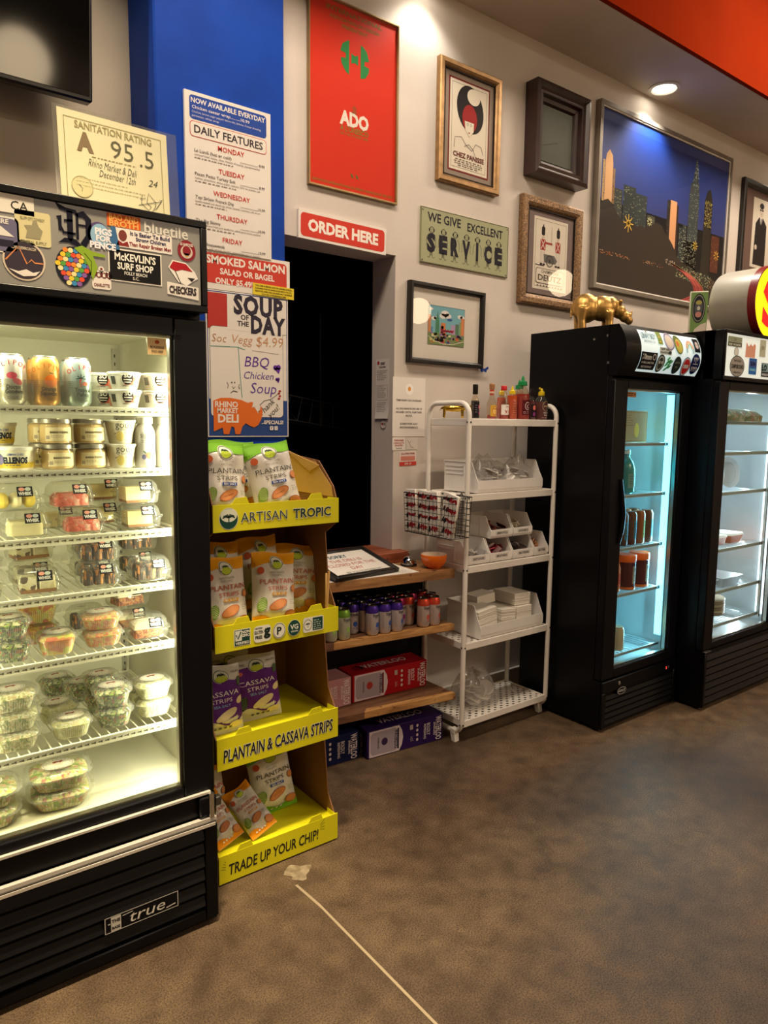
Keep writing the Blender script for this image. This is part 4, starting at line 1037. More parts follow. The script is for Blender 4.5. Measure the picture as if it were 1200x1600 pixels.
def chk(p):
    p.poly([(.694, 1.826), (.705, 1.845), (.74, 1.842), (.764, 1.822), (.772, 1.806), (.762, 1.80), (.742, 1.786), (.72, 1.792)], 'F0ECE8'); p.up(); p.poly([(.697, 1.826), (.707, 1.842), (.74, 1.839), (.758, 1.822), (.73, 1.824), (.712, 1.818)], 'B01E28'); p.poly([(.744, 1.806), (.764, 1.806), (.755, 1.797)], '2a2628'); p.line([(.712, 1.818), (.726, 1.79)], .002, '2a2628')
    p.poly([(.690, 1.790), (.773, 1.784), (.773, 1.752), (.690, 1.760)], 'E6E0DC'); p.up(); p.text('CHECKERS', .731, 1.764, .024, '3a3034', .05, w=.072)
stk('hockey club sticker with a white bear head', chk)
# paper tag hanging inside the glass
t = thing('paper_tag', 'small cream puddings tag at the top corner of the left cooler glass', 'tag', (.665, FY+.0075, 1.604), group=None)
b = MB(); b.box(-.026, .026, -.001, .0, 0, .062, 'acrylic'); b.build('sleeve', t, smooth=False)
b = MB(); b.box(-.024, .024, -.0025, -.0014, .004, .046, 'E8C994'); b.build('card', t, smooth=False)
p = Pr(lambda u, v, k: (u, -.0026-k, v)); p.ell(0, .036, .006, .005, 'B8502A', 10); p.text('PIE PUDDINGS', 0, .020, .008, '4a3424', .03, w=.036); p.text('SOLD HERE!', 0, .010, .008, '4a3424', .03, w=.030); p.build('print', t)
# LED strips
for x, s_ in ((.716, 1), (.034, -1)):
    b = MB(); b.box(x-.004, x+.004, .048, .056, .45, 1.655, 'led_warm'); b.build('light_strip', F1, smooth=False)
b = MB(); b.box(.05, .70, .06, .075, 1.670, 1.678, 'led_warm'); b.build('light_strip', F1, smooth=False)
SHZ = [1.473, 1.313, 1.145, .995, .827, .592]
for z in SHZ: wire_shelf(F1, .038, .714, .098, .60, z, n=27)

# ---- blue-lit cooler
GX, GY = 2.784, 1.953
F2 = cooler('glass_door_refrigerator', 'tall black cooler with blue light beside the white rack', (GX, GY, 0), .632, .505, (.20, .250, 1.650, 1.67, 1.892), (.098, .552, .296, 1.613), 'liner_cool', wt=.035)
def hdrfn(x0, z0, z1, pop, y=0):
    zc, hh = (z0+z1)/2, (z1-z0)/2
    return lambda u, v, k: (u-x0, y-pop*(1-((v-zc)/hh)**2)-k, v)
hf = hdrfn(GX, 1.668, 1.892, .045)
b = MB(); b.prism([(.046, 1.668)]+[(-.002-.045*(1-((z-1.78)/.112)**2), z) for z in [1.668+.224*i/10 for i in range(11)]]+[(.046, 1.892)], 0, .632, 'cooler_black'); b.build('header_box', F2)
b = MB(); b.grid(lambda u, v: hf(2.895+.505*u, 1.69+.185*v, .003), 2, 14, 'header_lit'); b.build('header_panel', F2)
def stk2(lab, x, z, fn, T=F2, hfn=None, lim=.0065):
    hfn = hfn or hf
    p = Pr(lambda u, v, k: hfn(x+u, z+v, k), k=lim, sub=.018 if T is F2 else 0); fn(p); return p.build('sticker', T, lab)
sq = lambda x: 2.895+(x-2.895)*.9
stk2('pale brewery lettering sticker', sq(2.971), 1.836, lambda p: (p.text('LENNY BOY', 0, .002, .036, '7A96A0', .03, w=.115), p.text('BREWING CO.', 0, -.016, .014, '8AA0A8', .02, w=.09), p.text('A', -.005, .030, .02, '8A8468', .05)))
stk2('green can sticker', sq(3.068), 1.846, lambda p: (p.rect(-.018, -.028, .036, .058, '8AA04A'), p.up(), p.rect(-.010, -.02, .018, .03, 'C8B86A')))
stk2('white sticker with violet rings', sq(3.150), 1.836, lambda p: (p.ell(0, 0, .042, .042, 'D8D4E0', 26), p.up(), p.ring(0, 0, .040, .040, .006, '8A86A8', 26), p.ell(0, 0, .026, .026, 'E4DCD0', 20)))
stk2('avocado sticker', sq(3.232), 1.832, lambda p: (p.ell(0, -.005, .034, .046, '6A7A3A', 22, .35), p.up(), p.ell(.003, -.010, .026, .034, 'C9C25A', 20, .35), p.up(), p.ell(-.006, 0, .011, .014, 'D8804A', 14)))
stk2('pale pastel rainbow sticker', sq(3.341), 1.815, lambda p: (p.ring(0, 0, .034, .040, .009, 'E8B8A8', 16, 0, pi), p.ring(0, 0, .025, .031, .008, 'E8D8B0', 16, 0, pi), p.ring(0, 0, .017, .023, .007, 'A8D8D0', 16, 0, pi), p.rect(-.034, -.022, .014, .022, 'B8D8E0'), p.rect(.020, -.022, .014, .022, 'B8D8E0')))
stk2('black square sticker with a pale face', sq(3.421)-.004, 1.836, lambda p: (p.rect(-.026, -.034, .050, .066, '14141A'), p.up(), p.ell(0, .0, .015, .018, 'D8C8C8', 14), p.up(), p.ell(-.005, .003, .003, .003, '14141A', 8), p.ell(.006, .003, .003, .003, '14141A', 8)))
stk2('small pale mower label', sq(3.106), 1.788, lambda p: (p.rect(-.05, -.016, .10, .034, 'D4DCDA'), p.up(), p.text('HAPPY AND', -.005, .005, .013, '3a4444', .02, w=.07), p.text('PAWSITIVE', -.008, -.010, .013, '3a4444', .02, w=.07), p.ell(.035, -.004, .012, .008, '3a4444', 10)))
stk2('black label with white omega lettering', sq(2.966)-.003, 1.738, lambda p: (p.rect(-.062, -.038, .126, .076, '121216'), p.up(), p.text('10mm', -.014, .006, .032, 'D8DCDA', .04, w=.07), p.ring(.042, .018, .013, .014, .004, 'D8DCDA', 16), p.text('4 MILLIMETER', 0, -.012, .012, 'D8DCDA', .02, w=.10), p.text('RECORDINGS', 0, -.030, .012, 'D8DCDA', .02, w=.08)))
stk2('dark round goggle face sticker', sq(3.075), 1.733, lambda p: (p.ell(0, 0, .033, .040, '3A4240', 22), p.up(), p.ring(0, 0, .026, .032, .006, 'B8C4C0', 20), p.ell(-.009, .004, .007, .007, 'D8DCDA', 12), p.ell(.010, .004, .007, .007, 'D8DCDA', 12)))
def scrib(p):
    for i in range(9): p.ell(.016*cos(i*2.4)*(.4+.1*i)*1.2, .020*sin(i*2.4)*(.4+.1*i)*1.2, .014, .006, '3AA05A' if i % 2 else '5AC07A', 10, .6)
stk2('green scribble sticker', sq(3.146), 1.733, scrib)
stk2('dark green round label', sq(3.228), 1.732, lambda p: (p.ell(0, 0, .034, .040, '22302C', 24), p.up(), p.text('HAMPTON', 0, .006, .014, '8A9A90', .01, w=.045), p.text('TEA', 0, -.014, .014, '8A9A90', .01)))
stk2('red and blue ringed sticker', sq(3.317), 1.730, lambda p: (p.ell(0, 0, .038, .044, '3A4A8A', 24), p.up(), p.ell(0, 0, .034, .040, 'D8DCE0', 24), p.up(), p.ell(0, 0, .029, .034, 'C8303A', 24), p.up(), p.rect(-.02, -.008, .04, .016, 'D8DCE0')))
def navy(p):
    p.ell(0, 0, .040, .048, '101E5A', 24); p.up()
    for i in range(3): p.ell(-.014+.014*i, .026, .005, .006, 'D8DCE8', 10); p.rect(-.016+.014*i, -.002, .004, .022, 'D8DCE8')
    for i in range(4): p.ell(-.021+.014*i, -.018, .005, .006, 'D8DCE8', 10); p.rect(-.023+.014*i, -.034, .004, .016, 'D8DCE8')
    p.rect(-.022, -.003, .044, .003, 'D8DCE8')
stk2('navy round sticker with white pegs', sq(3.414)-.012, 1.746, navy)
for i in range(5):
    b = MB(); z = .030+i*.030
    b.prism([(.002, z), (-.010, z+.004), (-.004, z+.022), (.002, z+.023)], .03, .602, 'grille'); b.build('slat', F2, smooth=False)
b = MB(); b.box(0, .632, .002, .044, .012, .246, 'cooler_black'); b.box(0, .03, -.012, .002, .015, .190, 'cooler_black', .003); b.box(.602, .632, -.012, .002, .015, .190, 'cooler_black', .003); b.box(.0, .632, -.010, .002, .19, .246, 'cooler_black', .003); b.build('base_front', F2)
b = MB(); b.lathe([(.036, 0), (.036, .002), (.034, .003)], '101012', 24, sc=(1, .5)); o = b.build('nameplate', F2, 'small silver oval nameplate', loc=(.150, -.0105, .180), rot=(R(90), 0, 0))
p = Pr(lambda u, v, k: (u, v, .003+k)); p.ring(0, 0, .035, .0175, .002, 'C8C4BC'); p.text('KOOL-IT', 0, -.005, .016, 'C8C4BC', .03, w=.052); p.build('lettering', o)
b = MB(); b.lathe([(.009, 0), (.009, .006), (.006, .009)], 'chrome', 14); b.build('door_lock', F2, loc=(.125, -.010, .222), rot=(R(90), 0, 0))
b = MB(); b.box(.515, .560, -.0125, -.010, .205, .228, '08080A'); o = b.build('thermostat_display', F2)
p = Pr(lambda u, v, k: (u, -.0126-k, v)); p.text('2', .532, .209, .018, pm('display_red', 'FF3A2A', emis=3), .02); p.rect(.548, .218, .008, .002, 'A89A90'); p.rect(.548, .212, .008, .002, 'A89A90'); p.build('digits', o)
b = MB(); b.box(-.0025, .0, .12, .13, 1.83, 1.838, 'steel'); b.box(-.0025, 0, .05, .058, 1.84, 1.85, 'steel'); b.box(-.002, 0, .04, .05, 1.72, 1.73, 'steel'); b.build('side_screw', F2)
b = MB(); b.box(.585, .592, .06, .10, .36, 1.60, 'steel')
b.build('strip_holder', F2)
b = MB(); b.box(.578, .5845, .062, .098, .36, 1.60, 'led_blue'); b.build('light_strip', F2, smooth=False)
for z in (1.36, 1.110, .850, .622): wire_shelf(F2, .040, .572, .075, .45, z, .012, 18, 'shelf_cool', '5a7078')
wire_shelf(F2, .04, .590, .075, .45, .318, .010, 18, 'shelf_cool', '5a7078')
b = MB(); b.box(.10, .172, .0085, .0095, 1.575, 1.600, 'C08A5A'); o = b.build('sticker', F2, 'small tan strip sticker at the top of the glass')
p = Pr(lambda u, v, k: (u, .0083-k, v)); p.rect(.106, 1.590, .045, .004, '4a3420'); p.rect(.108, 1.581, .040, .004, '6a4420'); p.ell(.162, 1.588, .006, .006, '7a4a24', 8); p.build('print', o)
# worn pull handle profile on the left edge of the door
b = MB(); b.tube([(.072, -.004, 1.20), (.080, -.010, 1.12), (.092, -.012, 1.04), (.088, -.010, .96), (.076, -.004, .90)], [.008, .010, .012, .010, .008], 'cooler_black', 8); b.build('handle', F2)

# ---- right cooler
HX, HY = 3.432, 1.815
F3 = cooler('glass_door_refrigerator', 'black cooler with white light at the right edge holding plates and trays', (HX, HY, 0), .80, .63, (.30, .312, 1.665, 1.68, 1.912), (.088, .700, .348, 1.626), 'liner_cool', wt=.04)
b = MB(); b.box(0, .80, -.004, .10, 1.672, 1.912, 'cooler_black', .005); b.box(0, .80, -.010, -.004, 1.897, 1.912, 'cooler_black', .002); b.box(0, .80, -.010, -.004, 1.672, 1.69, 'cooler_black', .002); b.box(0, .014, -.010, -.004, 1.69, 1.897, 'cooler_black', .002); b.build('header_box', F3)
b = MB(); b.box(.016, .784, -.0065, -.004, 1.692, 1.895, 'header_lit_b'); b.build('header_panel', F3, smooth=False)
h3 = lambda u, v, k: (u-HX, -.0065-k, v)
S3 = lambda lab, x, z, fn: stk2(lab, x, z, fn, F3, h3, .0012)
S3('olive bar sticker with two lines of letters', 3.527, 1.858, lambda p: (p.rect(-.068, -.024, .136, .048, '9AA086'), p.up(), p.text('3 1', 0, .004, .018, '3a3c34', .03), p.rect(-.066, -.022, .132, .018, '3a3c34'), p.up(), p.text('FREE WONDER', 0, -.019, .015, 'D8DCC8', .03, w=.12)))
S3('torn pink coral sticker', 3.685, 1.830, lambda p: p.poly([(-.05, -.038), (.05, -.038), (.052, .024), (.036, .034), (.02, .018), (.0, .030), (-.02, .014), (-.044, .036)], 'E8A890'))
S3('small white round sticker', 3.546, 1.812, lambda p: (p.ell(0, 0, .024, .022, 'B8BCB4', 18), p.up(), p.ell(0, 0, .020, .018, 'E4E6E0', 16)))
S3('large round campground sticker', 3.563, 1.742, lambda p: (p.ell(0, 0, .072, .052, '4A4A4E', 30), p.up(), p.ell(0, 0, .067, .048, 'A49E96', 30), p.up(), p.text('CAMPGROUND', 0, -.010, .026, '2E2E34', .04, w=.118), p.text('ONIX GULLEY', 0, .022, .014, '2E2E34', .02, w=.07), p.text('CHARLOTTE, NC', 0, -.034, .012, '2E2E34', .02, w=.07)))
S3('blue square brand sticker', 3.720, 1.750, lambda p: (p.rrect(-.040, -.040, .080, .080, .006, '2A6AB8'), p.up(), p.rect(-.037, -.002, .074, .03, '4A5AA0'), p.text('SUN', 0, .004, .026, 'F0F0F4', .04), p.text('DRINKS', 0, -.022, .016, '8AD0F0', .04, w=.06)))
S3('light olive square sticker', 3.812, 1.848, lambda p: (p.rect(-.032, -.045, .064, .085, 'C4C6B0'), p.up(), p.text('JW', 0, -.010, .03, '8A8C76', .02)))
S3('teal and black letter sticker', 3.858, 1.742, lambda p: (p.rect(-.046, -.038, .10, .07, '3A3C44'), p.up(), p.rect(-.042, -.012, .092, .042, '8AA8B0'), p.text('LO', -.015, -.006, .04, '2A5A8A', .05), p.up(), p.text('WINDOW', 0, -.032, .016, 'D8DCE0', .03, w=.08)))
for i in range(7):
    b = MB(); z = .030+i*.038
    b.prism([(.002, z), (-.014, z+.004), (-.004, z+.028), (.002, z+.029)], .02, .785, 'grille'); b.build('slat', F3, smooth=False)
b = MB(); b.box(0, .80, .002, .044, .012, .306, 'cooler_black'); b.box(0, .02, -.016, .002, .015, .300, 'cooler_black', .003); b.build('base_front', F3)
b = MB(); b.box(-.006, .05, -.020, .0, .3065, .3115, 'steel_dark', .001); b.build('hinge', F3)
b = MB(); b.box(.742, .749, .055, .10, .38, 1.60, 'led_cool'); b.build('light_strip', F3, smooth=False)
for z in (1.471, 1.312, 1.102, .800, .575): wire_shelf(F3, .046, .735, .075, .56, z, .014, 20, 'shelf_cool', tick='8a9498')
wire_shelf(F3, .046, .735, .075, .56, .392, .014, 20, 'shelf_cool', tick='8a9498')
b = MB(); b.box(.706, .722, .062, .075, .37, 1.61, 'steel'); b.box(.05, .062, .50, .512, .37, 1.61, 'steel'); b.build('shelf_post', F3)

# ================================================================= food in the left cooler
# -- soda cans
def soda(fill, deco):
    t = thing('soda_can', '', 'can', (0, -9, 0))
    b = MB(); b.lathe([(.024, 0), (.0265, .003), (.033, .012), (.033, .103), (.029, .114), (.0265, .118)], fill, 26, capt=False); b.build('can_body', t)
    b = MB(); b.lathe([(.0268, .1165), (.0278, .119), (.0268, .1215), (.025, .119)], 'can_alu', 26); b.box(-.008, .008, -.012, .004, .119, .1205, 'can_alu'); b.build('can_lid', t)
    p = Pr(cyl(.033), k=.0004, sub=.006); deco(p); p.build('print', t)
    return t
def d1(p):
    for i, ch in enumerate('OLIPOP'): p.text(ch, -.030+i*.0125, .086+.010*sin(pi*i/5), .016, 'B8404A' if i > 1 else '5a2a3a', .01, rot=.5-.2*i)
    p.ell(.000, .070, .012, .008, 'B8485A', 14); p.ell(.012, .056, .012, .007, 'C84A5A', 14, -.4); p.up(); p.text('Doctor', .004, .038, .014, '2a2a2a', .02, w=.034); p.text('Goodwin', .004, .027, .014, '2a2a2a', .02, w=.040); p.lines(-.03, .058, .016, 4, .005, .0015, '8a4a52'); p.lines(-.012, .018, .03, 2, .004, .0012, '7a7a7a')
def d2(p):
    for i, ch in enumerate('OLIPOP'): p.text(ch, -.030+i*.0125, .082+.010*sin(pi*i/5), .016, 'C0702A', .01, rot=.5-.2*i)
    p.ell(.010, .060, .016, .015, 'E8782A', 18); p.line([(.006, .080), (.016, .078)], .002, '3a4a3a'); p.up(); p.text('Orange', .004, .036, .014, '3a2a1a', .02, w=.036); p.text('Squeeze', .004, .025, .014, '3a2a1a', .02, w=.040); p.lines(-.03, .060, .016, 4, .005, .0015, 'A86A3A')
def d3(p):
    for i, ch in enumerate('OLIPOP'): p.text(ch, -.022+i*.0115, .082+.010*sin(pi*i/5), .016, 'C84A52', .01, rot=.5-.2*i)
    p.line([(.004, .048), (.001, .060), (.004, .070)], .003, 'D84A42'); p.up()
    for a in range(5): p.line([(.004, .070), (.004+.012*cos(a*pi/4), .074+.006*sin(a*pi/4)-.003*abs(a-2))], .0018, '2A4A4A')
    p.ell(.014, .056, .008, .005, 'E07A6A', 10); p.text('Tropical', .008, .036, .014, '23343a', .02, w=.040); p.text('Punch', .008, .025, .014, '23343a', .02, w=.030); p.lines(-.028, .060, .016, 4, .005, .0015, '4a7a80')
c1 = Proto(soda(pm('can_white', 'D9D3CE', .3, .5), d1)); c2 = Proto(soda(pm('can_orange', 'DDA055', .3, .5), d2)); c3 = Proto(soda(pm('can_blue', 'B3C6C8', .3, .5), d3))
S1, S2, S3_, S4, S5, S6, S7 = 1.4762, 1.3162, 1.1482, .9982, .8302, .5952, .4252
c1.put((.350, 1.962, S1), -.1, 'pale grey soda can with red cherries at the left of the top shelf'); c2.put((.428, 1.962, S1), -.1, 'orange squeeze soda can in the middle of the top shelf'); c3.put((.504, 1.962, S1), -.1, 'light blue tropical punch soda can beside the yogurt cups')
c1.put((.352, 2.034, S1), .1, 'pale soda can hidden behind the front cherry can'); c2.put((.432, 2.034, S1), 0, 'second orange soda can behind the front one'); c3.put((.512, 2.034, S1), 0, 'light blue soda can in the second row')
def organiser():
    b = MB(); b.box(-.118, .118, 0, .0015, 0, .062, 'acrylic'); b.box(-.118, .118, 0, .14, 0, .0015, 'acrylic')
    for x in (-.118, -.039, .039, .1165): b.box(x, x+.0015, .0015, .14, .0015, .055, 'acrylic')
    return b.build('can_divider')
tag(organiser(), 'clear plastic divider tray holding the soda cans on the top shelf', 'tray'); bpy.data.objects['can_divider'].location = (.430, 1.924, S1-.0012)
# -- tapered cups and tubs
def cup(name, r0, r1, h, fill, lidk, deco, cat='yogurt cup', lid_h=.004, sub=.005):
    t = thing(name, '', cat, (0, -9, 0))
    b = MB(); b.lathe([(r0*.94, 0), (r0, .003), (r1, h-.004), (r1+.002, h-.003), (r1+.002, h)], fill, 26); b.build('cup', t)
    b = MB(); b.lathe([(r1+.0026, h-.001), (r1+.003, h+.0005), (r1+.0028, h+lid_h-.001), (r1+.001, h+lid_h)], lidk, 26); b.build('lid', t)
    rm = (r0+r1)/2
    p = Pr(cyl(rm, taper=lambda v: r0+(r1-r0)*v/h), k=.0005, sub=sub); deco(p); p.build('print', t)
    return t
def so(p):
    p.rect(-.008, .012, .052, .030, 'E8705A'); p.up(); p.ell(.028, .016, .013, .012, 'F0A890', 14); p.ell(.0, .028, .014, .016, '2a2420', 16); p.up()
    p.text('SO', 0, .031, .014, 'F4EEE4', .04); p.rect(-.010, .024, .020, .003, 'F4EEE4'); p.rect(-.009, .018, .018, .002, 'F4EEE4'); p.text('unsweetened', -.004, .008, .006, '4a4440', .02, w=.02); p.rect(-.045, .014, .014, .020, '4a4a44')
cso = Proto(cup('yogurt_cup', .032, .041, .042, 'cup_white', 'cup_white', so))
G = 'red and white yogurt cups on the top shelf'
for (x, y, s, lab) in ((.624, 1.966, 0, 'red and white yogurt cup, lower one of the left stack'), (.624, 1.966, 1, 'red and white yogurt cup, upper one of the left stack'), (.712, 1.968, 0, 'red and white yogurt cup, lower one of the right stack'), (.712, 1.968, 1, 'red and white yogurt cup, upper one of the right stack'),
                       (.588, 2.060, 0, 'yogurt cup half hidden behind the left stack, lower'), (.588, 2.060, 1, 'yogurt cup half hidden behind the left stack, upper')):
    cso.put((x, y, S1+s*.0465), -.08, lab, G)
def ellen(p):
    p.rect(-.10, .006, .20, .014, 'E4C84A'); p.up(); p.ell(-.036, .028, .010, .014, '8A84B0', 10); p.text('LEMON CURD', .0, .037, .0075, '3a4a9a', .02, w=.036); p.text('ELLENOS', 0, .018, .021, '1E2438', .05, w=.056); p.lines(-.024, .012, .048, 1, .004, .002, '6a6a7a')
tub = Proto(cup('yogurt_tub', .042, .049, .052, 'tub_cream', 'cup_white', ellen, 'yogurt tub', .006))
tub.put((.352, 1.985, S2), -.1, 'lower lemon yogurt tub on the second shelf'); tub.put((.330, 2.095, S2+.0), .1, 'rear lemon yogurt tub under the topmost one'); tub.put((.330, 2.095, S2+.0585), .15, 'upper lemon yogurt tub stacked behind'); tub.put((.250, 1.985, S2), 0, 'lemon yogurt tub cut off by the left edge')
# -- pudding jars
pm('jar_lid', 'A8A294', .35, .6, var=.05)
def jar():
    t = thing('pudding_jar', '', 'jar', (0, -9, 0))
    b = MB(); b.lathe([(.034, .002), (.037, .006), (.037, .044), (.033, .050)], 'pudding', 24); b.build('pudding', t)
    b = MB(); b.lathe([(.036, 0), (.0395, .004), (.0395, .046), (.035, .053), (.035, .055)], 'bottle_clear', 24, capt=False); b.build('glass', t)
    b = MB(); b.lathe([(.0355, .052), (.0385, .0525), (.0385, .062), (.0365, .0640), (.0, .0640)], 'jar_lid', 24, capb=False, capt=False); b.build('lid', t)
    p = Pr(cyl(.0395), k=.0006, sub=.006); p.rect(-.034, .008, .068, .034, 'F2E2B4'); p.up(); p.text('BANANA PUDDING', 0, .027, .0075, '4a3a2a', .03, w=.044); p.lines(-.02, .021, .04, 2, .004, .0012, '8a7a5a'); p.rect(-.032, .012, .009, .009, 'B0A08A'); p.build('label', t)
    return t
pj = Proto(jar()); G = 'banana pudding jars on the second shelf'
for x, y, s, r_, lab in ((.452, 1.978, 0, .1, 'banana pudding jar, lower left of the front four'), (.450, 1.978, 1, 0, 'banana pudding jar, upper left of the front four'), (.534, 1.982, 0, 0, 'banana pudding jar, lower right of the front four'), (.532, 1.982, 1, .1, 'banana pudding jar, upper right of the front four'),
                         (.440, 2.064, 0, 0, 'banana pudding jar in shade behind the left pair, lower'), (.440, 2.064, 1, 0, 'banana pudding jar in shade behind the left pair, upper')):
    pj.put((x, y, S2+s*.0645), r_, lab, G)
def good(p):
    p.text('good', 0, .042, .026, '3a3430', -.004, w=.044); p.text('CULTURE', .004, .036, .007, '6a6258', .01, w=.028); p.ell(-.012, .020, .010, .014, 'E4CE7A', 12); p.line([(-.026, .026), (-.014, .033), (.004, .030)], .002, '6a5440'); p.lines(.0, .026, .026, 4, .005, .0014, 'A89468')
gc = Proto(cup('cottage_cheese_cup', .030, .039, .060, 'tub_cream', 'cup_white', good, 'cup', .003))
G = 'cottage cheese cups on the second shelf'
gc.put((.612, 1.975, S2), 0, 'lower cream cup of cottage cheese beside the jars', G); gc.put((.612, 1.975, S2+.0635), 0, 'upper cream cup of cottage cheese beside the jars', G); gc.put((.585, 2.060, S2), 0, 'cottage cheese cup in the second row', G)
# -- white drink bottles
def sig():
    t = thing('drink_bottle', '', 'bottle', (0, -9, 0))
    b = MB(); b.lathe([(.024, 0), (.027, .004), (.0275, .085), (.026, .098), (.020, .112), (.0165, .117)], 'white_gloss', 26); b.build('bottle', t)
    b = MB(); b.lathe([(.0205, .117), (.0215, .118), (.0215, .134), (.0195, .136)], 'cup_white', 24); b.build('cap', t)
    p = Pr(cyl(.0276), k=.0005, sub=.006); p.text("siggi's", .0, .080, .022, '8a8078', -.004, w=.038); p.lines(-.017, .071, .034, 2, .004, .0014, '8a8a84', 'C'); p.ell(.004, .032, .009, .010, 'E0785A', 14); p.ell(-.010, .028, .006, .007, '7A78A0', 12); p.ell(.012, .026, .007, .009, 'E89A6A', 12); p.line([(-.012, .044), (-.004, .038)], .003, '6A8A5A'); p.lines(-.012, .010, .024, 1, .004, .0014, '9a9a94', 'C'); p.build('print', t)
    return t
sg = Proto(sig()); G = 'white yogurt drink bottles on the second shelf'
sg.put((.6725, 1.962, S2), -.05, 'white drinkable yogurt bottle with mixed berries, left of the pair', G); sg.put((.7335-.0025, 1.962, S2), -.05, 'white drinkable yogurt bottle by the cooler wall, right of the pair', G); sg.put((.665, 2.030, S2), 0, 'white drinkable yogurt bottle in the back row', G)
# -- hinged clear cake packs
def clamshell(kind):
    t = thing('cake_container', '', 'food container', (0, -9, 0))
    b = MB()
    b.loft([(0, .048, .042, .016), (.006, .052, .046, .018), (.028, .054, .049, .020), (.0295, .058, .053, .018), (.0315, .058, .053, .018), (.033, .053, .048, .020), (.052, .050, .044, .020), (.064, .040, .034, .018), (.066, .034, .028, .016)], 'clamshell', 4)
    b.box(.057, .064, -.014, .014, .0292, .0312, 'clamshell'); b.build('clear_shell', t)
    b = MB()
    if kind == 'choc':
        for i in range(3): b.loft([(.004, .012, .032, .005), (.036, .012, .030, .005), (.042, .008, .022, .004)], 'cake_choc', 2, (-.028+i*.028, 0))
        nm = 'cake'
    elif kind == 'cheese': b.prism([(-.034, .004), (.034, .004), (.034, .044), (-.030, .046)], -.036, .030, 'cake_cheese', 'YZ'); b.box(-.036, .030, -.0345, .0345, .003, .010, 'crust'); nm = 'cake'
    elif kind == 'cream': b.loft([(.004, .040, .034, .01), (.030, .040, .034, .01), (.038, .034, .028, .01)], 'cake_cream', 3); nm = 'cake'
    elif kind == 'lemon':
        for i in range(3): b.ball((-.03+i*.03, -.004, .024), (.016, .030, .020), 'cake_lemon' if i != 1 else 'cake_cream', 12, 8)
        nm = 'cake'
    elif kind == 'pink': b.loft([(.004, .042, .034, .012), (.026, .042, .034, .012), (.036, .034, .028, .012)], 'cake_pink', 3); nm = 'cake'
    elif kind == 'cookie': b.loft([(.004, .020, .034, .004), (.044, .018, .030, .004)], 'cookie_cream', 2, (-.022, 0)); b.loft([(.004, .020, .034, .004), (.044, .018, .030, .004)], 'cookie_cream', 2, (.022, 0)); b.box(-.042, .042, -.034, .034, .003, .012, 'crust'); nm = 'cake'
    elif kind == 'carrot': b.loft([(.004, .040, .034, .006), (.028, .038, .032, .006)], 'cake_carrot', 2); b.loft([(.028, .038, .032, .006), (.040, .036, .030, .008), (.046, .026, .022, .008)], 'frosting', 2, (-.004, 0)); nm = 'cake'
    b.build(nm, t)
    # label on the sloping front
    p = Pr(lambda u, v, k: (u, -.0495+(v-.036)*.42-k, v+k), k=.0012)
    p.rect(-.004, .035, .036, .024, '23242A'); p.up(); p.ell(.007, .0525, .007, .0045, 'E8A090', 14); p.ell(.021, .0525, .007, .0045, 'C8CFC8', 14); p.text('WHISK', .014, .0385, .0105, 'EDEAE4', .05, w=.030); p.build('label', t)
    p = Pr(lambda u, v, k: (u, v, .0662+k)); p.rect(-.026, -.010, .018, .003, '4a4438'); p.rect(-.024, -.016, .022, .002, '4a4438'); p.build('handwriting', t)
    return t
KS = {k: Proto(clamshell(k)) for k in ('choc', 'cheese', 'cream', 'lemon', 'pink', 'cookie', 'carrot')}
hh = .0675; G3 = 'clear cake containers on the third shelf'; G4 = 'clear cake containers on the fourth shelf'; G5 = 'clear cake containers on the fifth shelf'
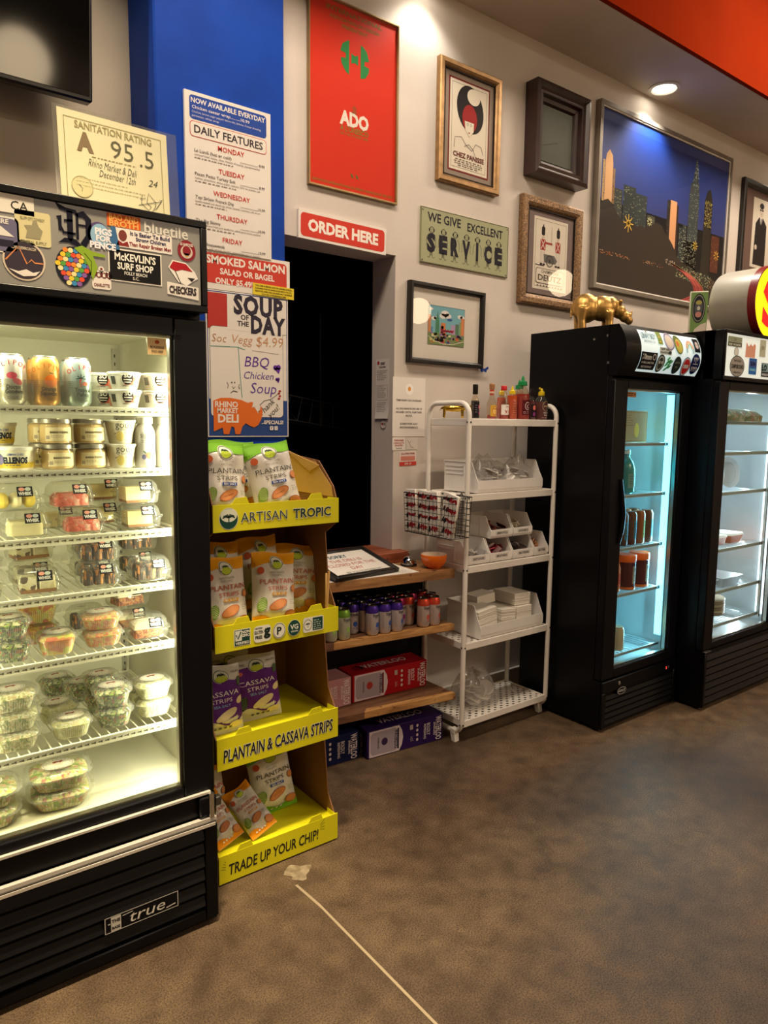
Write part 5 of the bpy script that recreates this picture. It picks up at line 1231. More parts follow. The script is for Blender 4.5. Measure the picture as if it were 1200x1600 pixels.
for k, x, y, z, r_, lab, g in (
    ('cream', .368, 1.990, S3_, -.06, 'cake container of pale cream cake, lower left of the third shelf', G3), ('lemon', .350, 1.990, S3_+hh, .02, 'cake container of yellow lemon cakes, upper left of the third shelf', G3),
    ('pink', .506, 1.992, S3_, -.05, 'cake container of pink cake, lower middle of the third shelf', G3), ('pink', .480, 1.998, S3_+hh, .06, 'cake container of pink cake, upper middle of the third shelf', G3),
    ('cheese', .660, 1.998, S3_, -.05, 'cake container of cheesecake, lower right of the third shelf', G3), ('cheese', .655, 1.998, S3_+hh, 0, 'cake container of cheesecake, upper right of the third shelf', G3),
    ('cream', .470, 2.120, S3_, .1, 'clear cake container behind the pink pair, lower', G3), ('cheese', .590, 2.125, S3_, .1, 'clear cake container behind the cheesecakes, lower', G3), ('cheese', .600, 2.125, S3_+hh, 0, 'clear cake container behind the cheesecakes, upper', G3),
    ('cookie', .392, 1.996, S4, -.08, 'cake container of cookie crumb cheesecake, front left of the fourth shelf', G4), ('cookie', .405, 2.120, S4, .0, 'cake container of cookie crumb cake, rear lower left of the fourth shelf', G4), ('cookie', .400, 2.120, S4+hh, .1, 'cake container of cookie crumb cake, rear upper left of the fourth shelf', G4),
    ('choc', .545, 1.998, S4, -.08, 'cake container of chocolate swirl cake, lower middle of the fourth shelf', G4), ('choc', .543, 1.998, S4+hh, -.05, 'cake container of chocolate swirl cake, upper middle of the fourth shelf', G4),
    ('choc', .684, 1.992, S4, -.05, 'cake container of chocolate swirl cake, front right of the fourth shelf', G4), ('choc', .565, 2.122, S4, .1, 'cake container of chocolate cake behind the middle pair, lower', G4), ('choc', .700-.01, 2.122, S4, .0, 'cake container of chocolate cake behind the front right one, lower', G4), ('choc', .690, 2.122, S4+hh, .0, 'cake container of chocolate cake behind the front right one, upper', G4), ('choc', .560, 2.122, S4+hh, .1, 'cake container of chocolate cake behind the middle pair, upper', G4),
    ('cream', .252, 1.996, S4, 0, 'cake container cut off by the left edge, fourth shelf lower', G4), ('cream', .252, 1.996, S4+hh, 0, 'cake container cut off by the left edge, fourth shelf upper', G4),
    ('carrot', .674, 1.998, S5, -.08, 'cake container of frosted carrot cake, front right of the fifth shelf', G5), ('carrot', .668, 2.128, S5, .0, 'cake container of frosted carrot cake, rear lower right of the fifth shelf', G5), ('carrot', .662, 2.128, S5+hh, .1, 'cake container of frosted carrot cake, rear upper right of the fifth shelf', G5), ('choc', .560, 2.190, S5, 0, 'cake container of dark cake at the back of the fifth shelf', G5)):
    KS[k].put((x, y, z), r_, lab, g)
# -- oval deli containers with a round paper label on the lid
def deli(fill, w=.058, d=.050, h=.044, lab_ink='8E2E22', labw=.034):
    t = thing('deli_container', '', 'food container', (0, -9, 0))
    b = MB(); b.loft([(0, w*.74, d*.74, d*.45), (.004, w*.78, d*.78, d*.5), (h-.004, w*.94, d*.94, d*.6), (h-.003, w*1.04, d*1.04, d*.62), (h-.001, w*1.05, d*1.05, d*.62)], 'deli_plastic', 5, capt=False)
    st = 14
    for i in range(st):
        x = -w*.62+w*1.24*i/(st-1); b.tube([(x*.92, -d*.765, .006), (x*1.05, -d*.915, h-.007)], .0009, 'deli_plastic', 4)
    b.build('tub', t)
    b = MB(); b.loft([(h, w*1.05, d*1.05, d*.62), (h+.0015, w*1.05, d*1.05, d*.62), (h+.002, w*.98, d*.98, d*.6), (h+.010, w*.92, d*.92, d*.58), (h+.0125, w*.84, d*.84, d*.55)], 'deli_plastic', 5, capb=False); b.box(w*.98, w*1.10, -.010, .006, h-.002, h, 'deli_plastic'); b.build('lid', t)
    b = MB(); b.loft([(.002, w*.72, d*.72, d*.42), (h*.5, w*.82, d*.82, d*.5), (h*.92, w*.90, d*.90, d*.56), (h+.004, w*.74, d*.74, d*.5)], fill, 5); b.build('salad', t)
    p = Pr(lambda u, v, k: (u, v, h+.0126+k)); p.ell(0, 0, labw, labw*.86, 'E9E3D6', 28); p.up(); p.ring(0, 0, labw*.94, labw*.8, .0012, '4a443c', 28); p.ring(0, 0, labw*.74, labw*.60, .0008, '6a645a', 24)
    for i in range(20):
        a = 2*pi*i/20; p.ell(labw*.84*cos(a), labw*.71*sin(a), .0016, .0012, '4a443c', 6)
    p.poly([(-.012, .006), (-.012, .013), (-.004, .016), (.006, .015), (.010, .017), (.014, .010), (.010, .009), (.008, .006), (.005, .006), (.004, .009), (-.004, .009), (-.006, .006)], lab_ink); p.lines(-.013, -.002, .026, 3, .005, .001, '8a847a', 'C'); p.build('label', t)
    return t, h+.0128
D = {}
for k, a in (('green', ('green_salad', .051, .048)), ('fruit', ('fruit_salad', .051, .048)), ('peach', ('fruit_peach', .050, .048)), ('carrot', ('carrot_salad', .054, .048, .034)), ('chicken', ('chicken_salad', .060, .054, .040)), ('egg', ('egg_salad', .053, .050, .040)), ('sand', ('sandwich_fill', .078, .068, .040, '8E2E22', .040))):
    q, hq = deli(*a); D[k] = (Proto(q), hq)
D5 = 'lidded deli containers on the fifth shelf'; D6 = 'lidded deli containers on the sixth shelf'; D7 = 'large deli containers on the cooler floor'
for k, x, y, z, s, r_, lab, g in (
    ('green', .322, 1.992, S5, 0, -.1, 'deli container of dark green salad, lower left of the fifth shelf', D5), ('green', .320, 1.992, S5, 1, -.1, 'deli container of dark green salad, upper left of the fifth shelf', D5),
    ('peach', .432, 1.992, S5, 0, -.15, 'deli container of cut peach and melon, front of the fifth shelf', D5), ('fruit', .412, 2.122, S5, 0, .05, 'deli container of yellow pineapple, second row of the fifth shelf', D5), ('fruit', .412, 2.122, S5, 1, .05, 'deli container of yellow pineapple, top of the second row on the fifth shelf', D5),
    ('carrot', .550, 1.998, S5, 0, -.12, 'shallow deli container of orange salad, lower one on the fifth shelf', D5), ('carrot', .548, 1.998, S5, 1, -.12, 'shallow deli container of orange salad, upper one on the fifth shelf', D5),
    ('chicken', .322, 1.994, S6, 0, -.1, 'deli container of chicken pasta salad, bottom of the left stack of three', D6), ('chicken', .322, 1.994, S6, 1, -.12, 'deli container of chicken pasta salad, middle of the left stack of three', D6), ('chicken', .318, 1.996, S6, 2, -.06, 'deli container of chicken pasta salad, top of the left stack of three', D6), ('chicken', .312, 2.125, S6, 1, 0, 'deli container behind the left stack, upper', D6), ('chicken', .312, 2.125, S6, 0, 0, 'deli container behind the left stack, lower', D6),
    ('egg', .458, 1.992, S6, 0, -.12, 'deli container of pale egg salad, alone at the front of the sixth shelf', D6), ('egg', .452, 2.118, S6, 0, .0, 'deli container of pale salad behind the lone front one', D6),
    ('green', .572, 1.996, S6, 0, -.14, 'deli container of green leaf salad, lower one at the front of the sixth shelf', D6), ('green', .570, 1.996, S6, 1, -.16, 'deli container of green leaf salad, upper one at the front of the sixth shelf', D6),
    ('green', .575, 2.112, S6, 0, -.05, 'deli container of green leaf salad in the second row, lower', D6), ('green', .573, 2.112, S6, 1, -.05, 'deli container of green leaf salad in the second row, upper', D6), ('green', .550, 2.240, S6, 0, .1, 'deli container of green leaf salad in the third row, left', D6), ('green', .500, 2.330, S6, 0, .1, 'deli container of green leaf salad at the very back of the sixth shelf', D6),
    ('egg', .700-.012, 2.006, S6, 0, -.05, 'deli container of white salad, lower one by the right wall', D6), ('egg', .688, 2.006, S6, 1, -.05, 'deli container of white salad, upper one by the right wall', D6), ('egg', .690, 2.130, S6, 0, 0, 'deli container of white salad behind the right wall pair', D6),
    ('sand', .418, 1.965, S7, 0, -.15, 'large deli container of sandwich, lower one on the cooler floor', D7), ('sand', .416, 1.965, S7, 1, -.12, 'large deli container of sandwich, upper one on the cooler floor', D7), ('sand', .240, 1.962, S7, 0, -.05, 'large deli container of sandwich cut off by the left edge, lower', D7), ('sand', .242, 1.962, S7, 1, -.05, 'large deli container of sandwich cut off by the left edge, upper', D7)):
    pr, hq = D[k]; pr.put((x, y, z+s*hq), r_, lab, g)
# -- sanitation certificate standing on the header
t = thing('certificate', 'sanitation rating certificate in a clear stand on top of the left cooler', 'certificate', (.470, 1.895, 1.9525), (R(-4), 0, R(2)))
b = MB(); b.box(-.012, .296, .0015, .003, 0, .236, 'acrylic'); b.box(-.012, .296, .003, .07, 0, .0015, 'acrylic'); b.build('clear_stand', t, smooth=False)
b = MB(); b.box(-.002, .268, -.0005, .001, .002, .228, pm('cert_paper', 'EFE8BC', .6, var=.03)); b.build('sheet', t, smooth=False)
p = Pr(lambda u, v, k: (u, -.0005-k, v)); p.frame(.012, .014, .240, .198, .0014, '9a9460'); p.text('SANITATION RATING', .132, .190, .024, 'A8A070', .02, w=.190)
p.text('A', .060, .140, .058, '8E7A5A', .06, w=.040); p.text('95', .150, .138, .062, '6A6850', -.005, w=.056); p.text('.5', .212, .132, .062, '6A6850', -.005, w=.036)
p.lines(.075, .128, .11, 1, .01, .002, 'A8A070'); p.text('Rhino Market & Deli', .125, .104, .026, '5a5a4a', -.008, shear=.3, w=.120, rot=-.03); p.text('December 12th', .135, .084, .024, '5a5a4a', -.008, shear=.3, w=.090, rot=-.03); p.text('24', .226, .088, .024, '5a5a4a', -.006, shear=.3)
p.lines(.035, .072, .19, 3, .009, .0014, 'B0AA7C'); p.ell(.048, .052, .026, .026, 'E2DBA8', 24); p.up(); p.ring(.048, .052, .025, .025, .001, 'B0AA7C'); p.line([(.04, .056), (.048, .048), (.046, .04)], .0012, '6a6a58')
sgn = [(.190+.004*i+.010*sin(i*1.7), .045+.018*sin(i*1.1)+.006*cos(i*2.7)) for i in range(14)]
p.line(sgn, .0014, '4a4a44'); p.line([(.185, .035), (.245, .055)], .0014, '4a4a44'); p.rect(.165, .018, .008, .004, '9a9468'); p.rect(.182, .018, .010, .004, '9a9468'); p.build('print', t)

# ================================================================= cardboard chip display
DX0, DX1, DY0, DY1 = .862, 1.300, 1.955, 2.30
DISP = thing('cardboard_display', 'brown and yellow cardboard snack display stand beside the left cooler', 'display stand', (0, 0, 0))
prof = [(DY0+.004, .0), (DY0+.004, .085), (DY0+.05, .15), (DY0+.075, .36), (DY0+.006, .40), (DY0+.006, .475), (DY0+.05, .54), (DY0+.075, .72), (DY0+.006, .765), (DY0+.006, .83), (DY0+.05, .90), (DY0+.07, 1.075), (DY0+.004, 1.115), (DY0+.004, 1.200), (DY0+.02, 1.235), (DY0+.11, 1.315), (DY1, 1.335), (DY1, 0)]
for x in (DX1-.004, DX0):
    b = MB(); b.prism(prof, x, x+.004, 'cardboard'); b.build('side_panel', DISP, smooth=False)
b = MB(); b.box(DX0+.004, DX1-.004, DY1-.004, DY1, 0, 1.335, 'cardboard'); b.build('back_panel', DISP, smooth=False)
b = MB(); b.prism([(DY0+.13, 1.312), (DY1-.005, 1.330), (DY1-.005, 1.20), (DY0+.02, 1.20), (DY0+.03, 1.235)], DX1-.0055, DX1-.0042, 'cardboard_light'); b.prism([(DY0+.10, 1.300), (DY1-.02, 1.345), (DY0+.16, 1.275)], DX1-.010, DX1-.007, 'cardboard_light'); b.box(DX0+.005, DX1-.006, DY1-.0055, DY1-.0042, 1.20, 1.33, 'yellow_card'); b.build('top_lining', DISP, 'lighter card lining of the top tray', smooth=False)
def tray(z0, z1, deep, zf, ins):
    """front lip z0..z1, floor height zf"""
    b = MB(); b.box(DX0, DX1+.003, DY0-.003, DY0+.001, z0, z1, 'yellow_card')
    b.box(DX0+.0045, DX1-.0045, DY0+.001, DY1-.006, zf-.004, zf, 'yellow_card')
    b.box(DX1-.0065, DX1-.0045, DY0+.001, DY0+.05, zf, z1, 'yellow_card')
    t = b.build('tray', DISP, 'bright yellow tray with printed front', smooth=False)
    for x in (DX0+.06, DX1-.115):
        b = MB(); b.prism([(x, z1-.001), (x+.014, z1+.018), (x+.050, z1+.020), (x+.058, z1-.001)], DY0-.0025, DY0+.0005, 'yellow_card', 'XZ'); b.build('tab', t, smooth=False)
    return t
fl = lambda u, v, k: (u, DY0-.003-k, v)
t1 = tray(1.117, 1.198, 1, 1.150, 0); t2 = tray(.750, .832, 1, .790, 0); t3 = tray(.378, .480, 1, .462, 0); t4 = tray(.006, .098, 1, .082, 0)
def palm(p, cx, cz, s, c, g):
    p.line([(cx, cz-s*.5), (cx, cz+s*.1)], s*.08, c)
    for a in (-.1, .5, 1.2, 1.94, 2.64, 3.24): p.line([(cx, cz+s*.1), (cx+s*.28*cos(a), cz+s*.18+s*.16*sin(a)), (cx+s*.5*cos(a), cz+s*.08+s*.20*sin(a))], s*.09, c)
p = Pr(fl); p.ell(.912, 1.156, .031, .033, 'E8E6D8', 28); p.up(); p.ell(.912, 1.156, .029, .031, '1E4A40', 28); p.up(); p.ell(.912, 1.166, .0265, .020, 'E2E6D4', 24); p.up()
palm(p, .912, 1.156, .040, '1E3A34', 0); p.text('ARTISAN', .950, 1.142, .043, 'EDEBD8', .022, 'L', w=.160); p.text('TROPIC', 1.130, 1.142, .043, 'EDEBD8', .045, 'L', w=.142); p.up()
p.text('ARTISAN', .951, 1.143, .041, '2E4A44', -.004, 'L', w=.158); p.text('TROPIC', 1.131, 1.143, .041, '1E3A34', .018, 'L', w=.140); p.build('printing', t1)
p = Pr(fl); 
p.rect(.923, .762, .055, .052, 'EDEDE0'); p.up(); p.rect(.925, .764, .051, .048, '22463C'); p.up(); p.rect(.927, .778, .022, .032, 'E4E8DC'); p.up(); p.line([(.930, .798), (.936, .784), (.946, .806)], .004, '22463C')
p.text('NON', .9625, .800, .012, 'EDEDE0', .04); p.text('GMO', .9625, .789, .012, 'EDEDE0', .04); p.text('VERIFIED', .9505, .767, .011, 'EDEDE0', .03, w=.046)
p.rrect(.989, .762, .060, .052, .012, 'EDEDE0'); p.up(); p.text('GLUTEN', 1.006, .789, .014, '22302c', .04, w=.030); p.text('FREE', 1.006, .773, .014, '22302c', .04, w=.024); p.text('g', 1.035, .782, .045, '22302c', .05)
p.text('CERTIFIED', 1.006, .804, .007, '22302c', .03, w=.026)
p.ell(1.078, .788, .023, .026, 'EDEDE0', 24); p.up(); p.ring(1.078, .788, .021, .024, .0015, '22302c'); p.text('P', 1.078, .776, .034, '22302c', .03)
p.ell(1.132, .788, .024, .027, 'EDEDE0', 24); p.up(); p.ell(1.132, .788, .0225, .0255, '1E4A40', 24); p.up(); p.text('VG', 1.132, .784, .022, 'EDEDE0', .03); p.text('VEGAN', 1.132, .774, .008, 'EDEDE0', .02)
p.rrect(1.165, .764, .078, .050, .008, 'EDEDE0'); p.up(); p.rect(1.201, .768, .038, .042, '1E4A40'); p.ring(1.183, .789, .016, .018, .0015, '22302c'); palm(p, 1.183, .789, .018, '22302c', 0); p.lines(1.205, .806, .030, 6, .0065, .002, 'D8E0D4') if False else None
p.up(); p.lines(1.205, .800, .030, 5, .007, .0022, 'D8E0D4'); p.build('printing', t2)
p = Pr(fl); 
for k_, c, bo in ((0, 'EDEDD8', .05), (1, '26262A', .02)):
    p.text('PLANTAIN & CASSAVA STRIPS', 1.082, .404, .056, c, bo, w=.400, shear=.14, rot=.01); p.up()
p.build('printing', t3)
p = Pr(fl)
p.text('TRADE UP YOUR CHIP!', 1.060, .030, .050, '2A2A22', .018, w=.330, shear=.14, rot=.01)
for i in range(4): p.line([(.868+.004*i, .055+.008*i), (.884, .050+.008*i)], .0015, '6a6a2a'); p.line([(1.232, .062+.006*i), (1.250, .058+.012*i)], .0015, '6a6a2a')
p.build('printing', t4)
b = MB(); b.box(1.255, 1.262, DY0-.001, DY0+.006, .832, .95, 'cardboard_light', .002); b.tube([(1.262, DY0+.003, .832), (1.272, DY0+.006, .955)], .0035, 'cardboard_light'); b.build('support_strip', DISP)

# -- snack bags
def bag(name, w, h, th, base, bandcol, deco, seed=1, foil=.35):
    rnd = random.Random(seed); ph = [rnd.random()*6 for _ in range(8)]
    def thick(u, v):
        e = max(0, 1-abs(2*u-1)**2.6); m = min(1, v/.22, (1-v)/.18)
        m = m*m*(3-2*m)
        wr = .09*sin(5*u+ph[6]-8*v)*sin(11*v+4*u+ph[7])+.10*sin(9*u+ph[0]+5*v)*sin(7*v+ph[1])+.07*sin(17*u+ph[2])*sin(13*v+ph[3])+.10*max(0, 1-v*5)*sin(22*u+ph[4])+.12*max(0, v*5-4)*sin(19*u+ph[5])
        return th*.5*(e**.6)*m*(1+wr)+.0006
    def wid(v): return w*(1-.035*sin(pi*v)*(1))
    def zoff(u, v): return .004*sin(6*u+ph[6])*(1 if v > .9 else 0)*(v-.9)*10
    def F(u, v, k=0):
        return ((u-.5)*wid(v), -thick(u, v)-k, v*h+zoff(u, v))
    def B(u, v): return ((u-.5)*wid(v), thick(u, v), v*h+zoff(u, v))
    t = thing(name, '', 'snack bag', (0, -9, 0))
    b = MB(); nx, ny = 22, 28
    b.grid(F, nx, ny, base); b.grid(lambda u, v: B(1-u, v), nx, ny, base); b.build('pouch', t)
    p = Pr(lambda x, z, k: F(min(1, max(0, x/w+.5)), min(1, max(0, z/h)), k), k=.0022, sub=w/14, step=.0004)
    deco(p, w, h, bandcol); p.build('print', t)
    return t
def band(p, x0, x1, lo, hi, c, nx=18, ny=5):
    p.b.grid(lambda u, v: p.fn(x0+(x1-x0)*u, lo(u)+(hi(u)-lo(u))*v, p.k), nx, ny, c)
def leaf(p, cx, cz, s, c, vein):
    p.ell(cx, cz, s*.62, s, c, 20, -.35); p.up()
    for i in range(-3, 4): p.line([(cx, cz+i*s*.22), (cx+s*.5, cz+i*s*.22+s*.22)], s*.07, vein); p.line([(cx, cz+i*s*.22), (cx-s*.5, cz+i*s*.22+s*.22)], s*.07, vein)
def chip(p, cx, cz, rx, rz, rot): p.ell(cx, cz, rx, rz, 'B9683A', 20, rot); p.up(); p.ell(cx, cz, rx*.9, rz*.85, 'D08A55', 20, rot); p.line([(cx-rx*.5, cz-rz*.3), (cx, cz), (cx+rx*.5, cz+rz*.35)], rz*.12, 'B0643A')
def plantain(word, tcol, strip, stripc):
    def f(p, w, h, c):
        band(p, -w/2, w/2, lambda u: h*(.86-.14*max(0, .5-u)+.03*sin(6*u)), lambda u: h*.999, c); band(p, -w/2, w/2, lambda u: h*.002, lambda u: h*(.10+.08*abs(u-.45)+.03*sin(8*u)), c)
        band(p, -w/2, -w/2+w*.2, lambda u: h*(.86-.0*u), lambda u: h*(.97), c)
        p.up(); p.ell(0, h*.855, w*.16, h*.095, 'E6E6DA', 26); p.up(); p.ring(0, h*.855, w*.15, h*.088, w*.012, '3A4A3A', 24); p.ell(0, h*.825, w*.12, h*.050, 'B4C83A', 20)
        p.up(); palm(p, 0, h*.86, w*.17, '2E4A34', 0)
        p.text('ARTISAN', 0, h*.715, h*.042, '9A9A90', -.0, w=w*.34); p.text('TROPIC', 0, h*.675, h*.042, '9A9A90', -.0, w=w*.28)
        p.text(word, w*.02, h*.575, h*.094, tcol, .0, w=w*.80); p.text('STRIPS', w*.02, h*.485, h*.082, tcol, -.003, w=w*.46)
        p.rrect(-w*.12, h*.415, w*.34, h*.042, .003, stripc); p.up(); p.text(strip, w*.05, h*.424, h*.036, 'EDEDE8', .02, w=w*.28)
        chip(p, w*.02, h*.29, w*.22, h*.065, .35); chip(p, w*.34, h*.14, w*.15, h*.07, -.2); chip(p, w*.42, h*.50, w*.08, h*.05, -.5)
        leaf(p, -w*.34, h*.30, h*.10, '7A9E3A' if c != 'C8C0B0' else '3E4A3A', 'C8D89A')
        p.ell(-w*.36, h*.76, w*.07, h*.05, 'C8603A', 14)
        p.lines(w*.30, h*.34, w*.16, 3, h*.025, .002, '9a9a90'); 
        for i in range(4): p.ell(-w*.25+i*w*.11, h*.075, w*.035, h*.014, 'E6E6DA', 10)
    return f
def cassava(p, w, h, c):
    band(p, -w/2, w/2, lambda u: h*(.15+.06*sin(7*u)+.05*u), lambda u: h*(.80+.04*sin(5*u)), c)
    p.up(); p.ell(w*.02, h*.845, w*.17, h*.095, 'C8C8B8', 26); p.up(); p.ring(w*.02, h*.845, w*.16, h*.088, w*.012, '3A4A3A', 24); p.ell(w*.02, h*.815, w*.13, h*.05, 'A9B83A', 20); p.up(); palm(p, w*.02, h*.85, w*.17, '22302A', 0)
    p.text('grain FREE', -w*.32, h*.865, h*.045, '6a6460', .01, w=w*.22); p.text('PALEO', w*.36, h*.875, h*.035, '6a6460', .01, w=w*.2)
    p.text('CASSAVA', 0, h*.565, h*.100, 'E6E0E0', .0, w=w*.78); p.text('STRIPS', 0, h*.470, h*.085, 'E6E0E0', -.002, w=w*.46); p.text('SEA SALT', 0, h*.405, h*.050, '8AB4E0', .01, w=w*.36)
    p.ell(w*.08, h*.29, w*.25, h*.06, 'D8C89A', 20, .35); p.ell(w*.42, h*.47, w*.10, h*.05, 'D8C89A', 14, .5); p.ell(w*.3, h*.13, w*.16, h*.05, 'D8C89A', 16); leaf(p, -w*.34, h*.30, h*.11, '2E3A2A', '6A7A5A'); leaf(p, w*.42, h*.74, h*.07, '3A4A34', '7A8A6A')
    p.ell(-w*.33, h*.755, w*.06, h*.03, 'B0584A', 12)
    for i in range(4): p.ell(-w*.15+i*w*.11, h*.10, w*.035, h*.016, '5a5650', 10)
pm('bag_white', 'DDD8CE', .28, spec=.6, var=.02, bump=.5, bscale=22); pm('bag_silver', 'C4BFB8', .32, spec=.6, var=.02)
BW, BH = .158, .232
bg = Proto(bag('snack_bag', BW, BH, .060, 'bag_white', '7AB82E', plantain('PLANTAIN', '4A463E', 'SEA SALT', '2E4A9A'), 3))
by = Proto(bag('snack_bag', .152, .235, .060, 'bag_white', 'E8A21E', plantain('PLANTAIN', 'C0583A', 'SWEET', 'D8A040'), 5))
bp_ = Proto(bag('snack_bag', .165, .215, .055, 'bag_silver', '5A2478', cassava, 8))
TZ = [1.1505, .7905, .4625, .0825]
BGR = 'plantain strip bags on the top tray'; BYR = 'orange plantain strip bags on the second tray'
bg.put((.925, 2.015, TZ[0]+.0), (R(-9), R(3), R(4)), 'green and white plantain bag at the left of the top tray', BGR)
bg.put((1.118, 2.008, TZ[0]+.0), (R(-13), R(-9), R(-6)), 'green and white plantain bag leaning left in the middle of the top tray', BGR)
bg.put((1.010, 2.115, TZ[0]), (R(-8), R(2), R(3)), 'green plantain bag standing behind the front two on the top tray', BGR)
by.put((.930, 2.015, TZ[1]), (R(-9), 0, R(3)), 'orange plantain bag at the left of the second tray', BYR)
by.put((1.088, 2.005, TZ[1]), (R(-10), R(4), R(-4)), 'orange plantain bag creased down its middle on the second tray', BYR)
by.put((1.225, 2.105, TZ[1]+.0), (R(-12), R(3), R(-22)), 'orange plantain bag turned to the right at the back of the second tray', BYR)
by.put((.960, 2.125, TZ[1]+.03), (R(-6), 0, R(2)), 'orange plantain bag behind the left one', BYR)
by.put((1.120, 2.130, TZ[1]+.035), (R(-8), R(-3), R(4)), 'orange plantain bag behind the creased one', BYR)
G = 'purple cassava strip bags on the third tray'
bp_.put((.905, 2.020, TZ[2]), (R(-12), R(2), R(3)), 'purple and silver cassava bag at the left of the third tray', G)
bp_.put((1.060, 2.060, TZ[2]), (R(-10), R(-3), R(-6)), 'purple and silver cassava bag in the middle of the third tray', G)
bp_.put((.990, 2.155, TZ[2]), (R(-6), R(3), R(2)), 'silver topped cassava bag behind the front pair', G)
bg.put((1.155, 2.115, TZ[3]), (R(-12), R(-6), R(-4)), 'green and white plantain bag standing at the back of the bottom tray', 'bags on the bottom tray')
by.put((.915, 2.145, TZ[3]), (R(-8), R(-4), R(6)), 'orange plantain bag standing at the left of the bottom tray', 'bags on the bottom tray')
sm = Proto(bag('snack_bag', .098, .175, .035, 'bag_white', 'E8951E', plantain('PLANTAIN', 'C0583A', 'SWEET', 'D8A040'), 11))
sm.put((.930, 2.005, TZ[3]+.018), (R(-42), R(-16), R(8)), 'small orange bag slumped at the left of the bottom tray', 'small bags on the bottom tray')
sm.put((1.045, 1.995, TZ[3]+.018), (R(-48), R(-22), R(2)), 'small orange bag slumped in the middle of the bottom tray', 'small bags on the bottom tray')

# ================================================================= wooden counter and shelves
def plank(name, lab, z, x1, yl, yr, yb, th, k, strip=None, rot=None):
    b = MB(); b.prism([(1.34, yl), (x1, yr), (x1, yb), (1.34, yb)], z-th, z, k, 'XY')
    o = b.build(name, smooth=False); tag(o, lab, 'shelf')
    if strip:
        b = MB(); x0 = strip; y0 = yl+(yr-yl)*(x0-1.34)/(x1-1.34)
        b.prism([(x0, y0-.0015), (x1+.001, yr-.0015), (x1+.001, yr+.026), (x0+.03, y0+.028)], z-th*.9, z+.0006, 'wood_edge', 'XY'); b.build('front_edge', o, 'paler strip along the front edge', smooth=False)
    return o
cn = plank('wooden_counter', 'thick light brown wooden counter under the order window', .802, 2.160, 2.395, 2.303, 2.594, .040, 'wood_counter')
s2 = plank('wooden_shelf', 'upper wooden shelf holding the drink cans', .550, 2.162, 2.395, 2.303, 2.594, .030, 'wood_plank', 1.56)
s3 = plank('wooden_shelf', 'lower wooden shelf holding the red carton', .232, 2.162, 2.395, 2.285, 2.594, .030, 'wood_plank', 1.70)
cn['category'] = 'counter'
for z, par in ((.762, cn), (.520, s2), (.202, s3)):
    for x in (1.66, 2.10):
        b = MB(); b.prism([(2.40, z), (2.588, z), (2.588, z-.045), (2.575, z-.045)], x-.003, x+.003, 'steel_dark'); b.build('bracket', par, smooth=False)
# framed closed notice lying on the counter
t = thing('closed_notice', 'black framed notice saying the deli is closed, lying on the counter', 'sign', (1.735, 2.372, .8045), (R(14), 0, R(4)))
b = MB(); w, d = .172, .262
for a in ((-w, -w+.022, 0, d), (w-.022, w, 0, d)): b.box(a[0], a[1], a[2], a[3], .0, .020, 'black_frame', .003)
b.box(-w+.022, w-.022, 0, .022, 0, .020, 'black_frame', .003); b.box(-w+.022, w-.022, d-.022, d, 0, .020, 'black_frame', .003); b.build('frame', t)
b = MB(); b.box(-w+.02, w-.02, .02, d-.02, .002, .011, 'board_white'); b.build('sheet', t, smooth=False)
p = Pr(lambda u, v, k: (u, v, .011+k)); p.text('SORRY', -.020, .185, .040, '3A5A6A', .02, w=.100); p.text('THE DELI IS', -.005, .145, .036, 'B85A50', -.002, w=.17); p.text('CLOSED FOR THE', .0, .106, .036, 'B85A50', -.002, w=.25); p.text('DAY', .0, .068, .036, 'B85A50', -.002, w=.065); p.text('SEE YOU TOMORROW!', .01, .036, .022, '6a7a6a', 0, w=.19); p.build('lettering', t)
b = MB(); b.box(-.10, .10, .250, .256, -.055, .0, 'black_frame'); b.build('prop', t)
# laminated sheet
t = thing('paper_sheet', 'laminated white sheet under the closed notice on the counter edge', 'paper', (1.73, 2.374, .8028), (0, 0, R(-5)))
b = MB(); b.box(-.27, .255, -.012, .20, 0, .0012, 'white_paper'); b.build('sheet', t, smooth=False)
p = Pr(lambda u, v, k: (u, v, .0012+k)); p.lines(-.25, .012, .48, 2, .012, .003, 'A8A4A0'); p.lines(.17, .05, .07, 5, .014, .003, 'A8A4A0'); p.build('print', t)
# bell and bowl
t = thing('service_bell', 'small chrome service bell on the counter next to the orange bowl', 'bell', (2.038, 2.478, .8025))
b = MB(); b.lathe([(.036, 0), (.038, .004), (.036, .008), (.030, .010)], 'black_frame', 24); b.build('base', t)
b = MB(); b.lathe([(.034, .010), (.034, .014), (.030, .026), (.020, .038), (.008, .044), (.004, .045)], 'chrome', 28); b.build('dome', t)
b = MB(); b.lathe([(.003, .044), (.003, .054), (.007, .055), (.007, .059), (.003, .061)], 'chrome', 12); b.build('button', t)
t = thing('bowl', 'bright orange bowl on the right end of the wooden counter', 'bowl', (2.098, 2.375, .8025))
b = MB(); b.lathe([(.028, 0), (.030, .004), (.046, .014), (.057, .034), (.060, .056), (.0595, .062), (.0575, .063)], 'orange_bowl', 36, capt=False); b.build('bowl', t)
b = MB(); b.lathe([(.0575, .063), (.0555, .060), (.050, .034), (.036, .014), (.0, .009)], 'bowl_inside', 36, capb=False, capt=False); b.build('inside', t, 'cream inside of the bowl')
